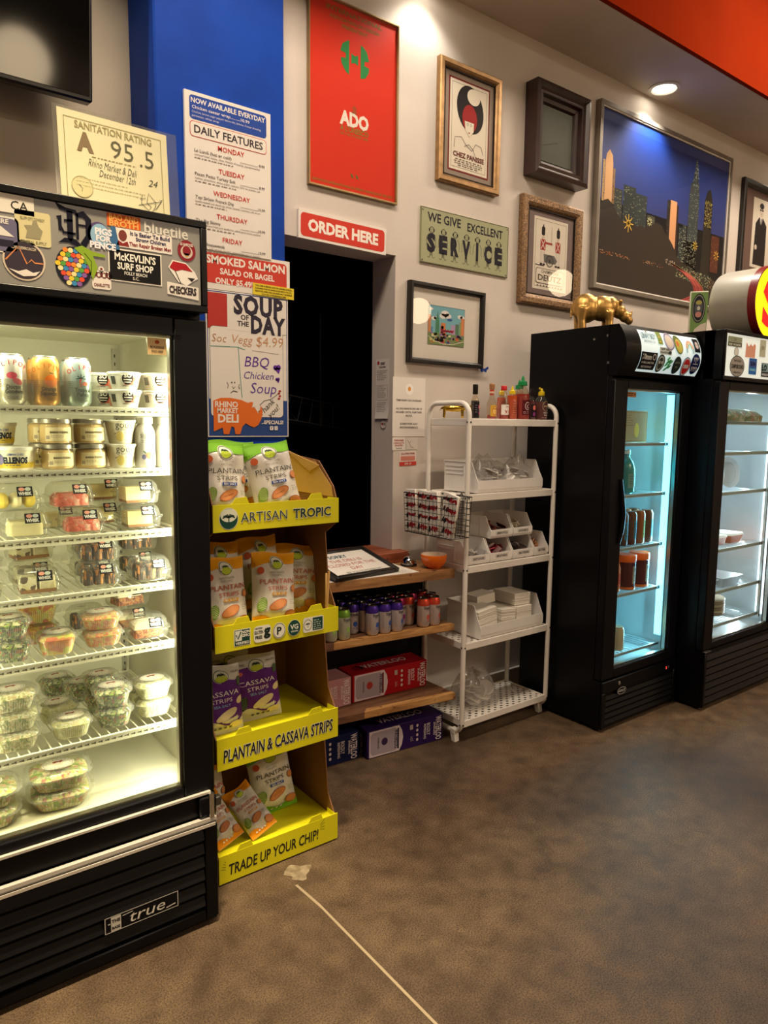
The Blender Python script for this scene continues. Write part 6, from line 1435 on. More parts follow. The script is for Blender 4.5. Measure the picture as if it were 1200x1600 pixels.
# -- slim cans on the upper shelf
def slim(topc, body, deco):
    t = thing('sparkling_water_can', '', 'can', (0, -9, 0))
    b = MB(); b.lathe([(.021, 0), (.024, .003), (.0285, .012), (.0285, .098)], body, 22, capt=False); b.build('can_body', t)
    b = MB(); b.lathe([(.0287, .0965), (.0287, .112), (.0235, .124), (.0225, .127)], topc, 22, capb=False, capt=False); b.build('shoulder', t)
    b = MB(); b.lathe([(.0225, .126), (.0240, .1285), (.0240, .1305), (.0218, .1295), (.0215, .1265), (.0, .1265)], 'can_top', 20, capb=False, capt=False); b.box(-.006, .006, -.010, .006, .127, .1285, 'can_top'); b.build('can_lid', t)
    p = Pr(cyl(.0286), k=.0005, sub=.006); deco(p); p.build('print', t)
    return t
def wl(fc):
    def f(p): p.text('Waterloo', 0, .080, .022, '3A3A44', .015, w=.040); p.lines(-.012, .074, .024, 1, .004, .002, '6a6a72', 'C'); p.ell(.004, .046, .010, .012, fc, 14); p.text('BLUE', .004, .026, .008, fc, .02); p.lines(-.010, .020, .026, 3, .004, .0014, '8a8a90'); p.lines(-.034, .08, .010, 10, .006, .0016, '8a8a8c')
    return f
bd = pm('can_pale', 'CFC6C8', .32, .45, var=.02)
cg = Proto(slim(pm('lime_top', '7AA83E', .3, .6), pm('can_lime', 'C2C4B0', .35, .4), wl('8AB05A'))); cp_ = Proto(slim(pm('purple_top', '4A2F9E', .3, .6), bd, wl('3E5AA8'))); cr = Proto(slim(pm('red_top', 'D8503A', .3, .6), pm('can_rosy', 'CDBAB6', .35, .4), wl('C8584A'))); cm = Proto(slim(pm('magenta_top', 'A02A58', .3, .6), bd, wl('8A3A7A')))
def cany(x): return 2.395-(x-1.34)*.112
ROWS = {}
GC = {'l': 'lime sparkling water cans', 'p': 'purple-topped sparkling water cans', 'm': 'magenta-topped sparkling water cans', 'r': 'red-topped sparkling water cans'}
nm = {'l': 'lime-topped', 'p': 'purple-topped', 'm': 'magenta-topped', 'r': 'red-topped'}
seq = [(1.566, 'l', 0, 4), (1.626, 'l', 0, 3), (1.686, 'p', 2, 2), (1.705, 'p', 1, 1), (1.762, 'p', 0, 4), (1.822, 'p', 0, 4), (1.882, 'p', 0, 3), (1.940, 'm', 1, 2), (1.986, 'r', 1, 2), (2.022, 'r', 0, 1), (2.044, 'm', 1.95, 1), (2.078, 'r', 0, 1), (2.108, 'r', 1, 2)]
ordn = ['front', 'second', 'third', 'fourth', 'fifth']
nth = ['leftmost', 'second from the left', 'third from the left', 'fourth from the left', 'fifth from the left']
CN = {}
for ci, (x, k, st, n) in enumerate(seq):
    for j in range(n):
        y = cany(x)+.034+(st+j)*.0590
        if y > 2.565: continue
        pr = {'l': cg, 'p': cp_, 'm': cm, 'r': cr}[k]
        vis = st+j == 0
        if vis: lab = {0: 'lime-topped can partly behind the cardboard stand, front row', 1: 'lime-topped can beside the purple ones, front row', 4: 'leftmost purple-topped can of the front row', 5: 'middle purple-topped can of the front row', 6: 'rightmost purple-topped can of the front row', 9: 'red-topped can at the front, left of the pair', 11: 'red-topped can at the front, right of the pair'}[ci]
        else:
            q = int(round(st+j)); c_ = CN.get((k, q), 0); CN[(k, q)] = c_+1
            lab = nm[k]+' can, '+['front', 'second', 'third', 'fourth'][min(q, 3)]+' row, '+nth[c_]+' of its colour'
        pr.put((x, y, .5515), -.1+.5*random.random()-.2*(not vis), lab, GC[k]+(' in front' if vis else ' behind'))
# -- drink cartons
def carton(name, lab, x, y, z, rot, col, dark, pic, side='F'):
    W_, D_, H_ = .405, .128, .125
    t = thing(name, lab, 'drink carton', (x, y, z), (0, 0, rot))
    b = MB(); b.box(0, W_, 0, D_, 0, H_, col, .0025); b.build('box', t)
    p = Pr(); 
    p.poly([(.010, .004), (.165, .004), (.180, .030), (.186, .0625), (.180, .095), (.165, .121), (.010, .121)], 'D8C8CE'); p.up()
    p.poly([(.026, .012), (.145, .010), (.160, .030), (.160, .095), (.145, .115), (.026, .113), (.016, .1), (.016, .025)], 'A89AA4'); p.up()
    p.text('WATERLOO', .140, .0625, .030, '3A3440', .02, rot=-pi/2+0, w=.088); p.ell(.088, .064, .016, .017, pic, 18); p.text('SPARKLING', .052, .0625, .012, '4a4450', .02, rot=-pi/2, w=.05); p.rect(.155, .015, .008, .095, dark)
    p.text('WATERLOO', .365, .0625, .044, 'E6DADA', .02, rot=-pi/2, w=.112); p.text('SPARKLING', .352, .0625, .014, 'E6DADA', .02, rot=-pi/2, w=.060)
    p.text('BOLDLY', .315, .068, .026, 'E6DADA', .01, rot=-pi/2, w=.056); p.text('REFRESHING', .298, .060, .018, 'E6DADA', .01, rot=-pi/2, w=.070)
    for i in range(4): p.ell(.262, .098-.022*i, .006, .007, 'D8C8C8', 10)
    p.lines(.225, .05, .018, 4, .006, .0018, 'D8C8C8'); p.rect(.222, .085, .016, .022, 'B8A8A0'); p.build('front_print', t)
    p = Pr(lambda u, v, k: (u, v, H_+k)); p.text('WATERLOO', .200, .050, .060, 'CDBFC4', .02, w=.26); p.ell(.07, .07, .03, .03, dark, 16); p.build('top_print', t)
    p = Pr(lambda u, v, k: (-k, D_-u, v)); p.text('WATERLOO', .064, .05, .030, 'CDBFC4', .02, rot=-pi/2, w=.1) ; p.build('end_print', t)
    return t
carton('drink_carton', 'red sparkling water carton with an apple-red fruit on the lower wooden shelf', 1.712, 2.452, .2335, R(-3), 'A8141E', '7A0E16', 'A83A34')
t = carton('drink_carton', 'pink sparkling water carton half hidden behind the cardboard stand', 1.298, 2.462, .2335, R(-2), 'C08A8C', '8A5A5E', '8A4A4A')
carton('drink_carton', 'dark purple sparkling water carton on the floor under the wooden shelves', 1.735, 2.372, .0005, R(-5), '2E1852', '1A0E30', '3A2A4A')
carton('drink_carton', 'navy sparkling water carton on the floor behind the cardboard stand', 1.312, 2.430, .0005, R(-3), '141C44', '0C1028', '2A3A5A')

# ================================================================= white metal rack
RX0, RX1, RY0, RY1 = 2.176, 2.752, 2.252, 2.515
RACK = thing('metal_rack', 'white tubular metal rack with five perforated shelves', 'shelving rack', (0, 0, 0))
for x in (RX0, RX1):
    rr = .055; z1, z0 = 1.535, .045; pts = []
    for cy, cz, a0 in ((RY0+rr, z0+rr, pi), (RY1-rr, z0+rr, 1.5*pi), (RY1-rr, z1-rr, 0), (RY0+rr, z1-rr, .5*pi)):
        for i in range(7): a = a0+pi/2*i/6; pts.append((x, cy+rr*cos(a), cz+rr*sin(a)))
    b = MB(); b.tube(pts, .0115, 'rack', 10, True); b.build('side_frame', RACK)
    for y, s_ in ((RY0+.045, -1), (RY1-.045, 1)):
        b = MB(); b.prism([(y-.014, .034), (y+.014, .034), (y+.014+s_*.010, .0), (y-.002+s_*.016, .0)], x-.013, x+.013, 'rack'); b.box(x-.014, x+.014, y-.016, y+.016, .033, .06, 'rack', .003); b.build('foot', RACK, smooth=False)
RZ = [1.462, 1.132, .812, .460, .098]
def perf(x0, x1, y0, y1, z, k, nx, ny):
    b = MB(); cw, cd = (x1-x0)/nx, (y1-y0)/ny
    for i in range(nx):
        for j in range(ny):
            cx, cy = x0+cw*(i+.5), y0+cd*(j+.5)
            sh = 0
            o_ = [(cx+cw/2*a, cy+cd/2*b_, z) for a, b_ in ((1, 0), (1, 1), (0, 1), (-1, 1), (-1, 0), (-1, -1), (0, -1), (1, -1))]
            q = .30
            hole = (i+j) % 2 == 0
            if hole:
                n_ = [(cx+cw*.40*cos(a*pi/4), cy+cd*.30*sin(a*pi/4), z) for a in range(8)]
                b.add(o_+n_, [(a, (a+1) % 8, 8+(a+1) % 8, 8+a) for a in range(8)], k)
            else: b.add([o_[1], o_[3], o_[5], o_[7]], [(0, 1, 2, 3)], k)
    return b
for z in RZ:
    b = perf(RX0+.014, RX1-.014, RY0+.006, RY1-.006, z, 'rack', 26, 12)
    b.box(RX0+.010, RX1-.010, RY0-.004, RY0+.006, z-.026, z+.006, 'rack', .002); b.box(RX0+.010, RX1-.010, RY1-.006, RY1+.004, z-.026, z+.006, 'rack', .002)
    b.box(RX0+.0085, RX0+.0145, RY0-.004, RY1+.004, z-.026, z+.006, 'rack', .002); b.box(RX1-.0145, RX1-.0085, RY0-.004, RY1+.004, z-.026, z+.006, 'rack', .002)
    sh = b.build('shelf', RACK, smooth=False)
    b = MB()
    for x in (RX0, RX1): b.ball((x, RY0-.0115, z-.010), (.0045, .002, .0045), 'black_frame', 8, 6)
    b.ball((RX0-.0115, RY0, z-.010), (.002, .0045, .0045), 'black_frame', 8, 6)
    b.build('screw', sh)
# -- hopper-front plastic bins
def hopper(w, d, h, lab=None, ribs=3):
    t = thing('storage_bin', '', 'bin', (0, -9, 0))
    b = MB(); g = .003; side = [(.006, .0), (0, h*.12), (0-.0, h*.34), (d*.10, h*.62), (d*.20, h*.98), (d, h*.98), (d, 0)]
    for x in (0, w-g): b.prism(side, x, x+g, 'bin')
    b.box(g, w-g, .006, d, 0, g, 'bin'); b.box(g, w-g, d-g, d, g, h*.98, 'bin'); b.prism([(.006, 0), (0, h*.12), (0, h*.40), (g, h*.40), (g, h*.12), (.009, 0)], g, w-g, 'bin')
    b.box(-.004, g, d*.22, d+.003, h*.96, h, 'bin', .001); b.box(w-g, w+.004, d*.22, d+.003, h*.96, h, 'bin', .001); b.box(-.004, w+.004, d, d+.004, h*.9, h, 'bin', .001)
    b.build('bin_body', t, smooth=False)
    b = MB()
    for x, s_ in ((0, -1), (w, 1)):
        for i in range(ribs): b.box(min(x, x+s_*.003), max(x, x+s_*.003), d*.42, d*.95, h*(.55+.13*i), h*(.55+.13*i)+.004, 'bin')
        b.box(min(x, x+s_*.003), max(x, x+s_*.003), d*.40, d*.44, .01, h*.96, 'bin')
    b.build('ribs', t, smooth=False)
    if lab:
        p = Pr(lambda u, v, k: (u, -k, v)); p.rrect(w*.2, h*.16, w*.6, h*.17, .002, 'D8D2CA'); p.up(); p.text('('+lab+')', w*.5, h*.19, h*.13, '3a3634', .03, w=w*.48); p.build('label', t)
    return t
def lump(w, d, h, k, n, seed, flat_=.5):
    """loose packets heaped up"""
    r = random.Random(seed); b = MB()
    for i in range(n):
        s = len(b.v); a, c = .022+.010*r.random(), .014+.008*r.random()
        b.box(-a, a, -c, c, -.002, .002, k[i % len(k)], .0015)
        M = Matrix.Translation((w*(.15+.7*r.random()), d*(.15+.7*r.random()), h*(.25+.7*r.random()))) @ Matrix.Rotation(r.random()*6, 4, 'Z') @ Matrix.Rotation((r.random()-.5)*1.6, 4, 'X') @ Matrix.Rotation((r.random()-.5)*1.2, 4, 'Y')
        b.xf(M, s)
    return b
big = hopper(.43, .225, .140, None, 3); B1 = Proto(big)
o = B1.put((2.252, 2.262, RZ[1]+.0065), 0, 'large white bin of wrapped cutlery on the second rack shelf')
b = MB(); r_ = random.Random(4)
def crump(u, v):
    hgt = .082+.035*sin(u*9+1)*sin(v*7)+.018*sin(u*31)*sin(v*23)+.010*sin(u*57+v*41); e = min(1, u*9, (1-u)*9, v*5, (1-v)*7)
    return (.004+.422*u, .012+.205*v, .012+hgt*max(.15, e)*1.15)
b.grid(crump, 46, 24, 'poly_bag')
tag(b.build('plastic_bag', loc=(2.252, 2.262, RZ[1]+.0065)), 'crumpled clear plastic bag filling the large cutlery bin', 'plastic bag')
b = lump(.40, .18, .10, ['E9E4E0', 'F2EEEA', 'D8D4D2', 'B8B4B4'], 46, 5); stuff(tag(b.build('wrapped_cutlery', loc=(2.265, 2.28, RZ[1]+.010)), 'white wrapped plastic cutlery inside the crumpled bag', 'cutlery'))
B2 = Proto(hopper(.43, .225, .150, None, 3))
B2.put((2.285, 2.255, RZ[3]+.0065), 0, 'large white bin of paper napkins on the fourth rack shelf')
# napkins standing in the bin, each packet a wavy stack
def napkin(w, d, h, seed):
    r = random.Random(seed); t = thing('napkin_stack', '', 'napkins', (0, -9, 0)); b = MB(); n = 15
    for i in range(n):
        z = h*i/n; o_ = .0016*(r.random()-.5)*2; b.box(o_, w+o_, o_, d+o_, z, z+h/n*.84, 'white_paper', .0006)
    b.build('napkins', t, smooth=False); return t
for i, (x, y, z, w, h, rx, lab) in enumerate(((2.302, 2.275, .018, .118, .118, R(-7), 'left napkin stack leaning in the napkin bin'), (2.430, 2.270, .018, .098, .110, R(4), 'middle napkin stack in the napkin bin'), (2.540, 2.272, .018, .108, .105, R(0), 'right napkin stack in the napkin bin, lower half'), (2.545, 2.290, .128, .110, .055, R(2), 'upper napkin stack at the right of the napkin bin'), (2.380, 2.375, .13, .12, .045, R(-4), 'napkin stack lying across the back of the napkin bin'))):
    q = napkin(w, .145 if i < 4 else .09, h, i); q.location = (x, y, RZ[3]+z-.006); q.rotation_euler = (0, rx, 0); q['label'] = lab; q['group'] = 'paper napkin stacks'
b = lump(.36, .14, .11, ['E4DCD2', 'EFE8DF'], 1, 3)
# small bins
BS = Proto(hopper(.142, .205, .105, 'KETCHUP', 2)); BL = Proto(hopper(.142, .205, .105, 'MUSTARD', 2)); BM = Proto(hopper(.142, .205, .105, 'MALT VINEGAR', 2))
zz = RZ[2]+.0065
for pr, x, z, lab in ((BS, 2.196, zz, 'small white bin of folded papers at the left of the third rack shelf'), (BL, 2.345, zz, 'small white bin of red packets, second on the third rack shelf'), (BM, 2.4945-.0, zz, 'small white bin of dark packets, third on the third rack shelf')):
    pr.put((x, 2.262, z), 0, lab, 'small bins on the third rack shelf')
BQ = Proto(hopper(.100, .205, .105, 'BUTTER', 2)); BQ.put((2.6435, 2.262, zz), 0, 'small white bin of tan packets at the right of the third rack shelf', 'small bins on the third rack shelf')
BR = Proto(hopper(.142, .190, .100, 'MAYO', 2)); BR.put((2.356, 2.275, zz+.1052), 0, 'small white bin stacked above the red packets', 'small bins on the third rack shelf'); BT = Proto(hopper(.130, .190, .100, 'HONEY', 2)); BT.put((2.506, 2.275, zz+.1052), 0, 'small white bin stacked above the dark packets', 'small bins on the third rack shelf')
for (x, y, z, w, k, lab, sd) in ((2.204, 2.275, zz+.004, .125, ['E6E0DA', 'D8D4D0', '8A8684'], 'folded printed papers in the leftmost small bin', 1), (2.352, 2.275, zz+.004, .125, ['A83A44', 'C8A8A8', '7A2A34'], 'red condiment packets in the second small bin', 2), (2.502, 2.275, zz+.004, .125, ['2A2226', '4A3A3C', '1E1A1E', 'B0A8A4'], 'dark condiment packets in the third small bin', 3), (2.650, 2.275, zz+.004, .085, ['C89A7A', 'D8B090', 'B8845E'], 'tan condiment packets in the rightmost small bin', 4), (2.364, 2.29, zz+.109, .125, ['7A3A34', '5A2A2A', '9A5A4A'], 'brown condiment packets in the left stacked bin', 5), (2.514, 2.29, zz+.109, .11, ['C8B8A0', '8A5A3A', 'D8CCB8'], 'cream condiment packets in the right stacked bin', 6)):
    stuff(tag(lump(w, .17, .055, k, 22, sd).build('condiment_packets', loc=(x, y, z)), lab, 'condiment packets'))
# bag of lids on the bottom shelf
b = MB()
def heap(u, v):
    a = 2*pi*u; q = cos(v*pi/2); rr_ = .125*(q**.6)*(1+.10*sin(5*a+3*v)+.05*sin(13*a+9*v)); return (rr_*cos(a), rr_*.72*sin(a), .005+.155*sin(v*pi/2)*(1+.08*sin(7*a)))
b.grid(heap, 40, 14, 'poly_bag')
t = thing('plastic_bag', 'clear plastic bag of cup lids slumped on the bottom rack shelf', 'plastic bag', (2.375, 2.380, RZ[4]+.0065)); b.build('bag', t)
b = MB(); r_ = random.Random(9)
for i in range(24):
    s = len(b.v); b.lathe([(.040, 0), (.040, .003), (.034, .006), (.030, .004)], pm('lid_white', 'E4DED8', .4), 16)
    b.xf(Matrix.Translation(((r_.random()-.5)*.11, (r_.random()-.5)*.07, .02+.075*r_.random())) @ Matrix.Rotation((r_.random()-.5)*1.5, 4, 'X') @ Matrix.Rotation((r_.random()-.5)*1.5, 4, 'Y'), s)
stuff(b.build('cup_lids', t))
# wire basket on the side of the rack
BX0, BX1, BY0, BY1, BZ0, BZ1 = 2.050, 2.158, 2.205, 2.535, .955, 1.132
BK = thing('wire_basket', 'black wire basket hooked on the left side of the white rack', 'basket', (0, 0, 0))
b = MB(); n = 13; m = 7
def yb(y, z): c = (BY0+BY1)/2; return c+(y-c)*(.93+.07*(z-BZ0)/(BZ1-BZ0))
for x in (BX0, BX1):
    for i in range(n+1): y = BY0+(BY1-BY0)*i/n; b.tube([(x, yb(y, BZ0), BZ0), (x, y, BZ1)], .0013, 'wire_black', 4)
    for j in range(m+1): z = BZ0+(BZ1-BZ0)*j/m; b.tube([(x, yb(BY0, z), z), (x, yb(BY1, z), z)], .0013, 'wire_black', 4)
for yy in (BY0, BY1):
    for i in range(5): x = BX0+(BX1-BX0)*i/4; b.tube([(x, yb(yy, BZ0), BZ0), (x, yy, BZ1)], .0013, 'wire_black', 4)
    for j in range(m+1): z = BZ0+(BZ1-BZ0)*j/m; b.tube([(BX0, yb(yy, z), z), (BX1, yb(yy, z), z)], .0013, 'wire_black', 4)
for i in range(n+1): y = yb(BY0+(BY1-BY0)*i/n, BZ0); b.tube([(BX0, y, BZ0), (BX1, y, BZ0)], .0013, 'wire_black', 4)
b.build('mesh', BK)
b = MB(); b.tube([(BX0, BY0, BZ1), (BX1, BY0, BZ1), (BX1, BY1, BZ1), (BX0, BY1, BZ1)], .0026, 'wire_black', 6, True); b.tube([(BX0, yb(BY0, BZ0), BZ0), (BX1, yb(BY0, BZ0), BZ0), (BX1, yb(BY1, BZ0), BZ0), (BX0, yb(BY1, BZ0), BZ0)], .0022, 'wire_black', 6, True); b.build('rim', BK)
b = MB()
for y in (RY0+.03, RY1-.03): b.tube([(BX1, y, BZ1), (BX1+.012, y, BZ1+.010), (RX0-.004, y, BZ1+.008), (RX0+.004, y, BZ1-.004)], .0022, 'wire_black', 6)
b.build('hook', BK)
t0 = thing('paper_bag_pack', '', 'paper wrappers', (0, -9, 0))
b = MB(); b.box(-.036, .036, 0, .014, 0, .19, 'white_paper', .003); b.build('wrapper', t0)
p = Pr(lambda u, v, k: (max(-.0355, min(.0355, u)), -k, v)); r_ = random.Random(12)
for i in range(16):
    c = 'A8262C' if i % 4 else '2A2224'; a = r_.random()*3; L_ = .010+.010*r_.random(); W2 = .005+.003*r_.random()
    cx, cz = -.024+.016*(i % 4)+.003*r_.random(), .024+.046*(i//4)+.006*r_.random()
    p.poly([(cx+x_*L_*cos(a)-z_*W2*sin(a), cz+x_*L_*sin(a)+z_*W2*cos(a)) for x_, z_ in [(-1, -1), (.6, -1), (1.1, 0), (.6, 1), (-1, 1), (-.6, 0)]], c)
p.build('print', t0)
PK = Proto(t0)
for i, (x, y, ry, lab) in enumerate(((2.068, 2.500, -4, 'farthest red and white wrapper pack in the wire basket'), (2.068, 2.425, 3, 'second red and white wrapper pack from the far end of the basket'), (2.066, 2.345, -5, 'third red and white wrapper pack from the far end of the basket'), (2.068, 2.265, 12, 'red and white wrapper pack nearest the rack post in the basket'))):
    PK.put((x, y, BZ0+.003), (0, R(ry), R(-90)), lab, 'red and white wrapper packs')
for i, (x, y, lab) in enumerate(((2.100, 2.47, 'wrapper pack behind the front row in the basket, far side'), (2.100, 2.385, 'wrapper pack behind the front row in the basket, middle'), (2.100, 2.30, 'wrapper pack behind the front row in the basket, near side'))):
    PK.put((x, y, BZ0+.003), (0, R(i*4-4), R(-90)), lab, 'red and white wrapper packs')

# ---- bottles on top of the rack
BZ = RZ[0]+.0065
def sauce(name, lab, x, y, prof, fill, liquid, lq, capprof, capm, labels, n=22, sc=(1, 1), rot=0, neck=None):
    t = thing(name, lab, 'sauce bottle', (x, y, BZ), (0, 0, rot), 'sauce bottles on top of the rack')
    b = MB(); b.lathe(prof, fill, n, sc=sc, capt=False); b.build('bottle', t)
    if liquid:
        inner = [(max(.001, r-.0015), z+.001) for r, z in prof if z < lq]; inner.append((inner[-1][0]*.97, lq))
        b = MB(); b.lathe(inner, liquid, n, sc=sc); b.build('sauce', t)
    b = MB(); b.lathe(capprof, capm, 18); b.build('cap', t)
    rr_ = max(r for r, z in prof)
    p = Pr(lambda u, v, k: ((rr_+k)*sin(u/rr_)*sc[0], -(rr_+k)*cos(u/rr_)*sc[1], v), k=.0005, sub=.006); labels(p); p.build('label', t)
    return t
HOT = pm('sauce_red', '9A1C0C', .35, var=.1); HOT2 = pm('sauce_orange', 'C8501A', .35, var=.1); MAR = pm('sauce_maroon', '5A1418', .3, var=.1)
sauce('sauce_bottle', 'slim dark sauce bottle with a black cap at the left end of the row', 2.290, 2.335, [(.019, 0), (.0195, .003), (.0195, .075), (.012, .098), (.009, .108)], 'bottle_clear', pm('sauce_soy', '2A1410', .3), .080, [(.011, .108), (.012, .110), (.012, .150), (.010, .152)], 'black_frame', lambda p: (p.rect(-.019, .006, .038, .068, '1A161A'), p.up(), p.ell(.010, .052, .008, .010, 'E0707A', 12), p.ell(.010, .024, .007, .008, 'A83A6A', 12), p.lines(-.014, .058, .014, 4, .010, .002, '9a9096')))
sauce('sauce_bottle', 'glass hot sauce bottle with a round wooden stopper and yellow label', 2.395, 2.335, [(.021, 0), (.0225, .003), (.0225, .068), (.011, .100), (.009, .135)], 'bottle_clear', HOT, .018, [(.012, .134), (.0125, .138), (.013, .156), (.010, .160)], pm('stopper_wood', 'A8764E', .6, var=.2), lambda p: (p.rect(-.022, .012, .044, .050, 'D8A83A'), p.up(), p.ell(.0, .036, .014, .020, 'E8C868', 18), p.up(), p.ring(0, .036, .014, .020, .002, 'B8502A'), p.text('Cholula', 0, .042, .010, 'A8342A', .03, w=.022), p.rect(-.004, .018, .009, .018, 'C8603A')))
t = bpy.data.objects['sauce_bottle.001']; b = MB(); b.lathe([(.0100, .108), (.0098, .132)], 'C8352A', 16, capb=False, capt=False); b.lathe([(.0102, .116), (.0100, .124)], 'E8D0B0', 16, capb=False, capt=False); b.build('neck_label', t)
sauce('sauce_bottle', 'clear hot sauce bottle with a red cap and white label', 2.468, 2.330, [(.023, 0), (.0245, .003), (.0245, .072), (.015, .115), (.011, .132)], 'bottle_clear', HOT, .022, [(.0135, .132), (.014, .134), (.0135, .150), (.011, .153)], pm('cap_red', 'C81E22', .35), lambda p: (p.rect(-.030, .020, .060, .046, 'EDE8E0'), p.up(), p.text('X', -.006, .026, .020, 'A83A2A', .05), p.text('i', .008, .026, .018, 'A83A2A', .05), p.ring(-.002, .052, .008, .007, .0025, 'A85A2A', 14, 0, pi)))
sauce('sauce_bottle', 'narrow squeeze bottle with a yellow nozzle behind the red-capped one', 2.512, 2.385, [(.020, 0), (.022, .004), (.022, .085), (.012, .110), (.010, .114)], 'bottle_clear', HOT2, .10, [(.013, .114), (.013, .128), (.006, .132), (.003, .150)], pm('cap_yellow', 'E8CE1E', .35), lambda p: p.lines(-.014, .07, .028, 6, .010, .002, 'D8A890'))
sauce('sauce_bottle', 'squeeze bottle with a yellow nozzle left of the tall green-capped one', 2.520, 2.325, [(.022, 0), (.025, .004), (.025, .085), (.014, .112), (.011, .116)], 'bottle_clear', HOT2, .11, [(.015, .116), (.015, .130), (.007, .134), (.003, .154)], 'cap_yellow', lambda p: p.lines(-.016, .07, .030, 6, .010, .002, 'D8A890'))
def roost(p):
    p.rect(-.028, .022, .056, .068, '5A1420'); p.up(); p.ring(0, .062, .015, .019, .003, 'D8C8C4', 20, .3, 5.6); p.ring(.002, .060, .007, .009, .003, 'D8C8C4', 14, 1, 6); p.lines(-.022, .034, .044, 2, .006, .0025, 'C8A8A8'); p.rect(.030, .022, .006, .068, '6A3AA0'); p.rect(.038, .026, .026, .060, '7A5A8A'); p.up(); p.lines(.040, .08, .022, 9, .0065, .0018, 'C8B8C8')
sauce('sauce_bottle', 'large rooster-style red chili sauce bottle with a green nozzle cap', 2.584, 2.320, [(.030, 0), (.034, .004), (.034, .100), (.030, .120), (.016, .150), (.014, .158)], 'bottle_clear', HOT, .118, [(.020, .157), (.0205, .160), (.019, .176), (.008, .180), (.006, .194), (.002, .204)], pm('cap_green', '0E8A4A', .35), roost)
sauce('sauce_bottle', 'second chili sauce bottle with a green nozzle cap behind the large one', 2.640, 2.392, [(.028, 0), (.032, .004), (.032, .095), (.028, .115), (.015, .140), (.013, .146)], 'bottle_clear', HOT, .105, [(.019, .145), (.0195, .148), (.018, .163), (.008, .167), (.006, .180), (.002, .190)], 'cap_green', lambda p: p.rect(-.02, .02, .04, .06, '6A1420'))
sauce('sauce_bottle', 'thin dark sauce bottle with a pink label dot between the chili bottles', 2.6505, 2.318, [(.017, 0), (.018, .003), (.018, .078), (.011, .100), (.008, .112)], 'bottle_clear', MAR, .088, [(.0105, .110), (.011, .112), (.011, .142), (.009, .144)], pm('cap_dark', '1A1216', .3), lambda p: (p.rect(-.018, .012, .036, .060, '241A22'), p.up(), p.ell(-.002, .056, .009, .012, 'E07A6A', 14), p.ell(-.002, .026, .008, .010, '8A3A7A', 12)))
sauce('sauce_bottle', 'round chili sauce bottle with an open yellow flip nozzle at the right end', 2.716, 2.318, [(.025, 0), (.0305, .005), (.0315, .030), (.0315, .078), (.026, .098), (.013, .112), (.012, .116)], 'bottle_clear', MAR, .085, [(.0155, .115), (.016, .117), (.0155, .132), (.008, .137), (.006, .146), (.003, .150)], 'cap_yellow', lambda p: (p.ring(0, .064, .020, .024, .0016, 'D8C0A0', 24), p.text('yellowbird', 0, .062, .010, 'E0C88A', .03, w=.026), p.text('hot chili', 0, .030, .011, 'EDE4DC', .03, w=.026), p.text('sauce', 0, .020, .010, 'EDE4DC', .03), p.lines(-.022, .010, .044, 1, .004, .002, 'C8A8A0')))
t = bpy.data.objects['sauce_bottle.008']; b = MB(); b.ball((-.018, -.004, .148), (.006, .005, .0055), 'cap_yellow', 10, 8); b.tube([(-.014, -.003, .145), (-.006, 0, .138)], .002, 'cap_yellow'); b.build('flip_tip', t)
# small brass animal at the left of the top shelf
o = blob('animal_figurine', [('e', (0, 0, .042), (.060, .020, .016)), ('e', (.060, 0, .045), (.026, .017, .014)), ('e', (.084, 0, .040), (.016, .014, .011)), ('t', [(-.045, -.010, .040), (-.047, -.010, .0)], [.0075, .006]), ('t', [(-.045, .010, .040), (-.047, .010, .0)], [.0075, .006]), ('t', [(.035, -.010, .038), (.036, -.010, .0)], [.0075, .006]), ('t', [(.035, .010, .038), (.036, .010, .0)], [.0075, .006]), ('t', [(.060, -.010, .055), (.058, -.012, .066)], [.004, .002]), ('t', [(.060, .010, .055), (.058, .012, .066)], [.004, .002]), ('t', [(-.058, 0, .046), (-.066, 0, .030)], [.003, .002]), ('t', [(.088, 0, .048), (.092, 0, .062)], [.004, .0015])], .0028, 'brass_figure', 3)
o.location = (2.226, 2.400, BZ+.003); o.rotation_euler = (0, 0, R(-40)); tag(o, 'small shiny brass animal figurine at the left of the rack top', 'figurine')
# large golden rhinoceros on the blue-lit cooler
parts = [('e', (-.075, 0, .135), (.090, .070, .088)), ('e', (.03, 0, .135), (.090, .062, .076)), ('e', (.085, 0, .148), (.050, .052, .058)), ('e', (.140, 0, .118), (.045, .038, .042)), ('e', (.180, 0, .088), (.038, .030, .034)), ('e', (.208, 0, .066), (.026, .026, .026)),
         ('t', [(-.105, -.042, .13), (-.110, -.046, .06), (-.104, -.046, 0)], [.040, .026, .028]), ('t', [(-.105, .042, .13), (-.110, .046, .06), (-.104, .046, 0)], [.040, .026, .028]), ('t', [(.065, -.038, .11), (.070, -.042, .055), (.070, -.042, 0)], [.034, .024, .027]), ('t', [(.065, .038, .11), (.070, .042, .055), (.070, .042, 0)], [.034, .024, .027]),
         ('t', [(.135, -.024, .150), (.140, -.036, .182)], [.010, .013]), ('t', [(.135, .024, .150), (.140, .036, .182)], [.010, .013]), ('t', [(.208, 0, .085), (.222, 0, .108), (.226, 0, .130)], [.014, .009, .003]), ('t', [(.188, 0, .112), (.194, 0, .130)], [.009, .003]),
         ('t', [(-.158, 0, .160), (-.172, 0, .120), (-.168, -.006, .075)], [.009, .006, .008])]
o = blob('rhino_figurine', parts, .006, 'gold_figure', 5)
o.scale = (.74, .80, .80); o.location = (2.945, 2.190, 1.8925); o.rotation_euler = (0, 0, R(-38)); tag(o, 'golden rhinoceros figurine standing on the blue-lit cooler', 'figurine')

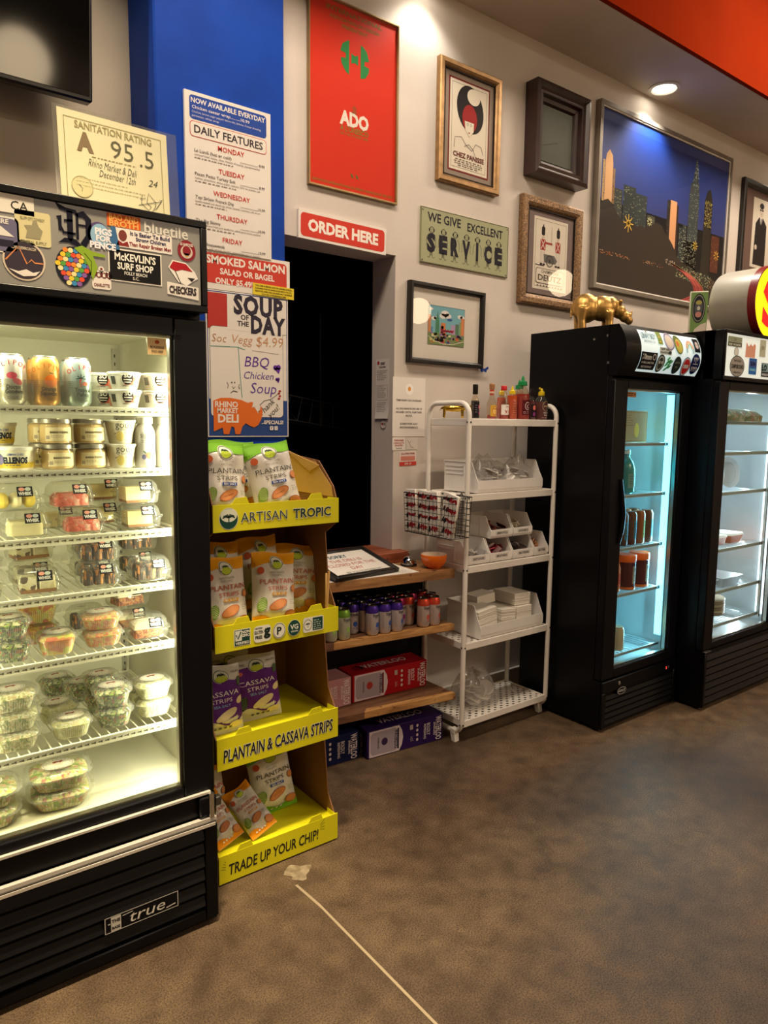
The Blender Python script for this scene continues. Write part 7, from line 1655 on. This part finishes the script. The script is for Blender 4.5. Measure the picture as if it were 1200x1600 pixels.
# ---- things on the right cooler
t = thing('drink_box', 'tall narrow green and white carton standing on the right cooler', 'carton', (3.865, 2.20, 1.9135), (0, 0, R(-55))); t.scale = (.74, .8, .97)
b = MB(); b.box(-.062, .062, 0, .05, 0, .285, 'E4E4CC', .002); b.build('box', t)
p = Pr(); p.rect(-.055, .004, .117, .275, '7A9A5A'); p.up(); p.poly([(-.035, .006), (.058, .006), (.058, .11), (.02, .10), (-.02, .075), (-.035, .04)], 'E0D2C2'); p.ell(.0, .190, .048, .082, '2A2A30', 26); p.up(); p.ring(0, .190, .043, .075, .006, '8A8A80', 24); p.ell(0, .19, .028, .050, '5A5A5E', 20); p.up(); p.ell(0, .222, .022, .012, 'B0A85A', 14); p.ell(0, .155, .022, .016, 'C88A7A', 14); p.ell(0, .19, .012, .012, 'C8C8B8', 12); p.build('print', t)
SG = thing('round_lit_sign', 'large round lit yellow sign with a red letter on the right cooler', 'sign', (4.115, 1.93, 1.9135+.205), (0, 0, R(0)))
b = MB(); 
def drum(y0, y1, r, k, name, y2=None):
    b = MB(); b.lathe([(r, y0), (r, y1)], k, 48); o = b.build(name, SG); o.rotation_euler = (R(90), 0, 0); return o
b = MB(); b.lathe([(.0, -.26), (.165, -.26), (.190, -.245), (.196, -.22), (.196, -.02)], 'sign_grey', 56, capt=False, capb=False); o = b.build('drum', SG, rot=(R(90), 0, 0))
b = MB(); b.lathe([(.197, -.030), (.199, -.028), (.199, .012), (.194, .014)], 'maroon', 56, capt=False, capb=False); b.build('rim', SG, rot=(R(90), 0, 0))
b = MB(); b.lathe([(.0, .010), (.193, .010)], 'yellow_lit', 56, capt=False, capb=False); b.build('face', SG, rot=(R(90), 0, 0))
p = Pr(lambda u, v, k: (u, -.0105-k, v))
b = Pr(lambda u, v, k: (u, -.0110-k, v)); b.text('S', .0, -.118, .33, 'red_lit', .045, w=.215); b.build('letter', SG)
b = MB(); b.box(-.10, .10, .03, .22, -.2045, -.16, 'sign_grey', .004); b.build('stand', SG)

# ---- goods in the blue-lit cooler
def Z2(i): return [1.36, 1.110, .850, .622, .318][i]+.0035
t = thing('snack_box', 'tan printed box on the top shelf of the blue-lit cooler', 'box', (2.965, 2.10, Z2(0)+.0), (0, 0, R(-6)))
b = MB(); b.box(0, .27, 0, .12, 0, .155, 'A8874E', .003); b.build('box', t)
p = Pr(); p.rect(.01, .01, .25, .135, 'B8985E'); p.up(); p.ell(.19, .06, .018, .035, 'E8C83A', 14); p.lines(.03, .13, .16, 5, .012, .003, '7a5a2a'); p.build('print', t)
def jug(lab, x, y, z, s, body, capk, liq):
    t = thing('drink_bottle', lab, 'bottle', (x, y, z), 0, None)
    b = MB(); b.lathe([(.040*s, 0), (.046*s, .006), (.046*s, .12*s), (.036*s, .155*s), (.018*s, .18*s), (.017*s, .195*s)], body, 22); b.build('bottle', t)
    b = MB(); b.lathe([(.020*s, .195*s), (.020*s, .215*s)], capk, 16); b.build('cap', t)
    p = Pr(cyl(.046*s), k=.0006, sub=.008); p.rect(-.03*s, .03*s, .06*s, .07*s, liq); p.up(); p.lines(-.02*s, .085*s, .04*s, 4, .012*s, .003, '3a3a3a'); p.build('label', t)
    return t
pm('teal_bottle', '1E9AA0', .2, spec=.6); pm('amber_bottle', '9A4A1E', .2, spec=.6); pm('dark_glass', '1A1012', .15, spec=.6); pm('orange_jar', 'E86A1E', .3)
jug('teal water bottle at the left of the second shelf in the blue cooler', 2.965, 2.085, Z2(1), 1.0, 'teal_bottle', 'cup_white', '9AC8C8'); jug('teal water bottle in the middle of the second shelf in the blue cooler', 3.085, 2.085, Z2(1), 1.0, 'teal_bottle', 'cup_white', '7AB0B0'); jug('green bottle on the second shelf in the blue cooler', 3.190, 2.15, Z2(1), .95, pm('green_bottle', '3E7A4A', .25), 'cap_green', 'A8C8A0')
def glassc(col, lc): 
    t = thing('tall_can', '', 'can', (0, -9, 0)); b = MB(); b.lathe([(.028, 0), (.032, .006), (.032, .150), (.026, .163), (.026, .166)], col, 20); b.build('can_body', t)
    p = Pr(cyl(.032), k=.0005, sub=.008); p.rect(-.02, .03, .04, .09, lc); p.up(); p.lines(-.015, .105, .03, 5, .014, .003, '2a2020'); p.build('print', t); return t
tca = Proto(glassc(pm('can_red', '8A2A1E', .3, .3), 'B8584A')); tcb = Proto(glassc(pm('can_brown', '6A3A1E', .3, .3), '3E7A8A')); tcc = Proto(glassc(pm('can_amber', 'A85A1E', .3, .3), '9AA03A'))
for i, (x, pr, lab) in enumerate(((2.935, tca, 'red tall can at the left of the middle shelf'), (3.005, tca, 'red tall can second on the middle shelf'), (3.078, tcb, 'brown tall can with a teal label on the middle shelf'), (3.150, tcb, 'brown tall can with a teal label, right of its twin'), (3.222, tcc, 'amber tall can with a green label on the middle shelf'), (3.292, tcb, 'brown tall can at the right end of the middle shelf'))):
    pr.put((x, 2.085, Z2(2)), .1*i, lab, 'tall cans in the blue cooler')
    dup(pr.root, (x, 2.160, Z2(2)), .3, 'tall can in the second row of the blue cooler, behind the '+['leftmost', 'second', 'third', 'fourth', 'fifth', 'rightmost'][i]+' front one', 'tall cans in the second row of the blue cooler')
jug('amber juice bottle at the left of the fourth shelf in the blue cooler', 2.930, 2.095, Z2(3), 1.0, pm('juice', 'D8702A', .2), 'dark_glass', 'E8A83A'); jug('orange juice bottle second on the fourth shelf in the blue cooler', 3.025, 2.095, Z2(3), 1.0, 'juice', 'dark_glass', 'C8501E')
def bigjar(lab, x):
    t = thing('sauce_jar', lab, 'jar', (x, 2.095, Z2(3))); b = MB(); b.lathe([(.044, 0), (.050, .006), (.050, .135), (.046, .145)], pm('jar_plum', '5A1E2A', .25), 24); b.build('jar', t)
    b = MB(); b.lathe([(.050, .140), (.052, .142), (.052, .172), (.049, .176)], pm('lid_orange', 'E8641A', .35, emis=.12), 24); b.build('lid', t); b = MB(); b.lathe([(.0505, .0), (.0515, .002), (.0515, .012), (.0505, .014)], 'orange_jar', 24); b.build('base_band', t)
    p = Pr(cyl(.050), k=.0005, sub=.01); p.rect(-.01, .03, .05, .09, 'B0A89A'); p.up(); p.text('SYNC', .015, .095, .022, '5a3a3a', .02, w=.036); p.lines(.0, .07, .03, 3, .012, .003, '6a4a4a'); p.build('label', t)
bigjar('plum jar with an orange lid, left of the pair in the blue cooler', 3.145); bigjar('plum jar with an orange lid, right of the pair in the blue cooler', 3.260)
pc = thing('pale_can', '', 'can', (0, -9, 0)); b = MB(); b.lathe([(.028, 0), (.033, .005), (.033, .104), (.027, .116), (.027, .12)], pm('can_cream', 'D8C4A4', .35, .2), 22); b.build('can_body', pc)
p = Pr(cyl(.033), k=.0005, sub=.008)
for i in range(3): p.line([(-.008, .050+.010*i), (.004, .053+.010*i), (.014, .050+.010*i)], .0025, 'C8604A')
p.build('print', pc); PC = Proto(pc)
for x, y, lab in ((2.985, 2.075, 'cream can at the front left of the blue cooler floor'), (3.075, 2.075, 'cream can at the front right of the blue cooler floor')): PC.put((x, y, Z2(4)), 0, lab, 'cream cans on the blue cooler floor')
for x, y, w_ in ((2.955, 2.15, 'left in the second row'), (3.03, 2.15, 'middle of the second row'), (3.105, 2.15, 'right in the second row'), (2.99, 2.225, 'left in the back row'), (3.07, 2.225, 'right in the back row')): PC.put((x, y, Z2(4)), .4, 'cream can on the blue cooler floor, '+w_, 'cream cans at the back of the blue cooler floor')
# ---- goods in the right cooler
ZR = [z+.0035 for z in (1.471, 1.312, 1.102, .800, .575, .392)]
for x, y, w_, d_, k, lab in ((3.70, 1.96, .12, .10, 'frozen_food', 'bag of frozen greens at the left of the top shelf of the right cooler'), (3.92, 1.98, .11, .11, 'frozen_food', 'bag of frozen greens at the right of the top shelf of the right cooler')):
    b = MB(); b.loft([(0, w_, d_, .05), (.03, w_*1.05, d_*1.05, .06), (.055, w_*.8, d_*.8, .06), (.068, w_*.4, d_*.4, .05)], k, 5); tag(b.build('frozen_bag', loc=(x, y, ZR[0])), lab, 'food bag', 'frozen bags in the right cooler')
b = MB(); b.box(-.14, .14, 0, .20, 0, .075, pm('box_rust', '9A4A3A', .5), .003); b.box(-.12, .12, -.001, 0, .015, .06, '6A2A2A'); tag(b.build('food_box', loc=(3.82, 2.15, ZR[0]+.0)), 'rust coloured box at the back of the top shelf of the right cooler', 'box')
def plate_stand(x, lab):
    b = MB(); b.lathe([(.0, .0), (.05, .0), (.085, .012), (.086, .015), (.05, .004), (.0, .004)], pm('plate', 'C9D2DA', .25), 32, capb=False, capt=False); b.lathe([(.058, .0065), (.060, .0070)], '7A8A9A', 32, capb=False, capt=False)
    o = b.build('plate', loc=(x, 2.01, ZR[2]+.088), rot=(R(80), 0, R(-12))); tag(o, lab, 'plate', 'plates in the right cooler')
plate_stand(3.76, 'white patterned plate standing at the left in the right cooler'); plate_stand(3.93, 'white patterned plate standing second in the right cooler')
b = MB(); b.box(-.05, .05, 0, .1, 0, .13, pm('pack_salmon', 'D88A7A', .5), .004); tag(b.build('food_pack', loc=(3.60, 1.98, ZR[2])), 'salmon pink pack at the left beside the plates', 'box')
for i, x in enumerate((3.62, 3.80, 3.98)):
    t = thing('food_tray', 'orange food tray with a clear lid, number %s on its shelf' % ['one', 'two', 'three'][i], 'food tray', (x, 2.02, ZR[3])); t['label'] = ['orange food tray at the left of the fourth shelf of the right cooler', 'orange food tray in the middle of the fourth shelf of the right cooler', 'orange food tray at the right of the fourth shelf of the right cooler'][i]; t['group'] = 'orange food trays'
    b = MB(); b.loft([(0, .070, .060, .02), (.040, .080, .070, .025), (.042, .082, .072, .025)], pm('tray_orange', 'B8603A', .4), 4); b.build('tray', t); b = MB(); b.loft([(.042, .083, .073, .025), (.052, .078, .068, .025)], 'cup_white', 4); b.build('lid', t)
    b = MB(); b.lathe([(.028, 0), (.028, .055), (.024, .06)], pm('jar_orange', 'D88A3A', .35), 18); tag(b.build('small_jar', loc=(x-.01, 2.12, ZR[3]+.0)), ['small orange jar behind the left food tray', 'small orange jar behind the middle food tray', 'small orange jar behind the right food tray'][i], 'jar', 'small orange jars')
b = MB(); b.box(3.55, 4.05, 2.2, 2.32, 0, .16, pm('box_brown', '4A2E22', .5), .004); tag(b.build('food_box', loc=(0, 0, ZR[3])), 'dark brown box at the back of the fourth shelf of the right cooler', 'box')
for i, (x, y, w_, h_, k, lab) in enumerate(((3.64, 2.0, .10, .045, 'A8B4BC', 'grey foil tray at the left of the fifth shelf of the right cooler'), (3.86, 1.99, .11, .050, 'B8C0C4', 'grey foil tray at the right of the fifth shelf of the right cooler'))):
    b = MB(); b.loft([(0, w_*.85, .075, .01), (h_, w_, .09, .015), (h_+.004, w_*1.04, .094, .015)], pm('foil_%d' % i, k, .35, .5), 3); tag(b.build('foil_tray', loc=(x, y, ZR[4])), lab, 'tray', 'foil trays')
b = MB(); b.box(3.56, 4.08, 2.15, 2.30, 0, .13, pm('box_tan', 'A89A80', .5), .006); tag(b.build('food_box', loc=(0, 0, ZR[4])), 'pale tan box at the back of the fifth shelf of the right cooler', 'box')
tb = thing('tortilla_stack', '', 'bread', (0, -9, 0)); b = MB()
for i in range(6): b.lathe([(.098, i*.016), (.102, i*.016+.004), (.102, i*.016+.011), (.098, i*.016+.014)], 'B0A088' if i % 2 else '8A7A66', 28)
b.build('rounds', tb, smooth=False); TB = Proto(tb); TB.put((3.66, 2.02, ZR[5]), 0, 'stack of flat round breads at the left of the right cooler floor', 'bread stacks'); TB.put((3.885, 2.06, ZR[5]), 0, 'stack of flat round breads at the right of the right cooler floor', 'bread stacks')
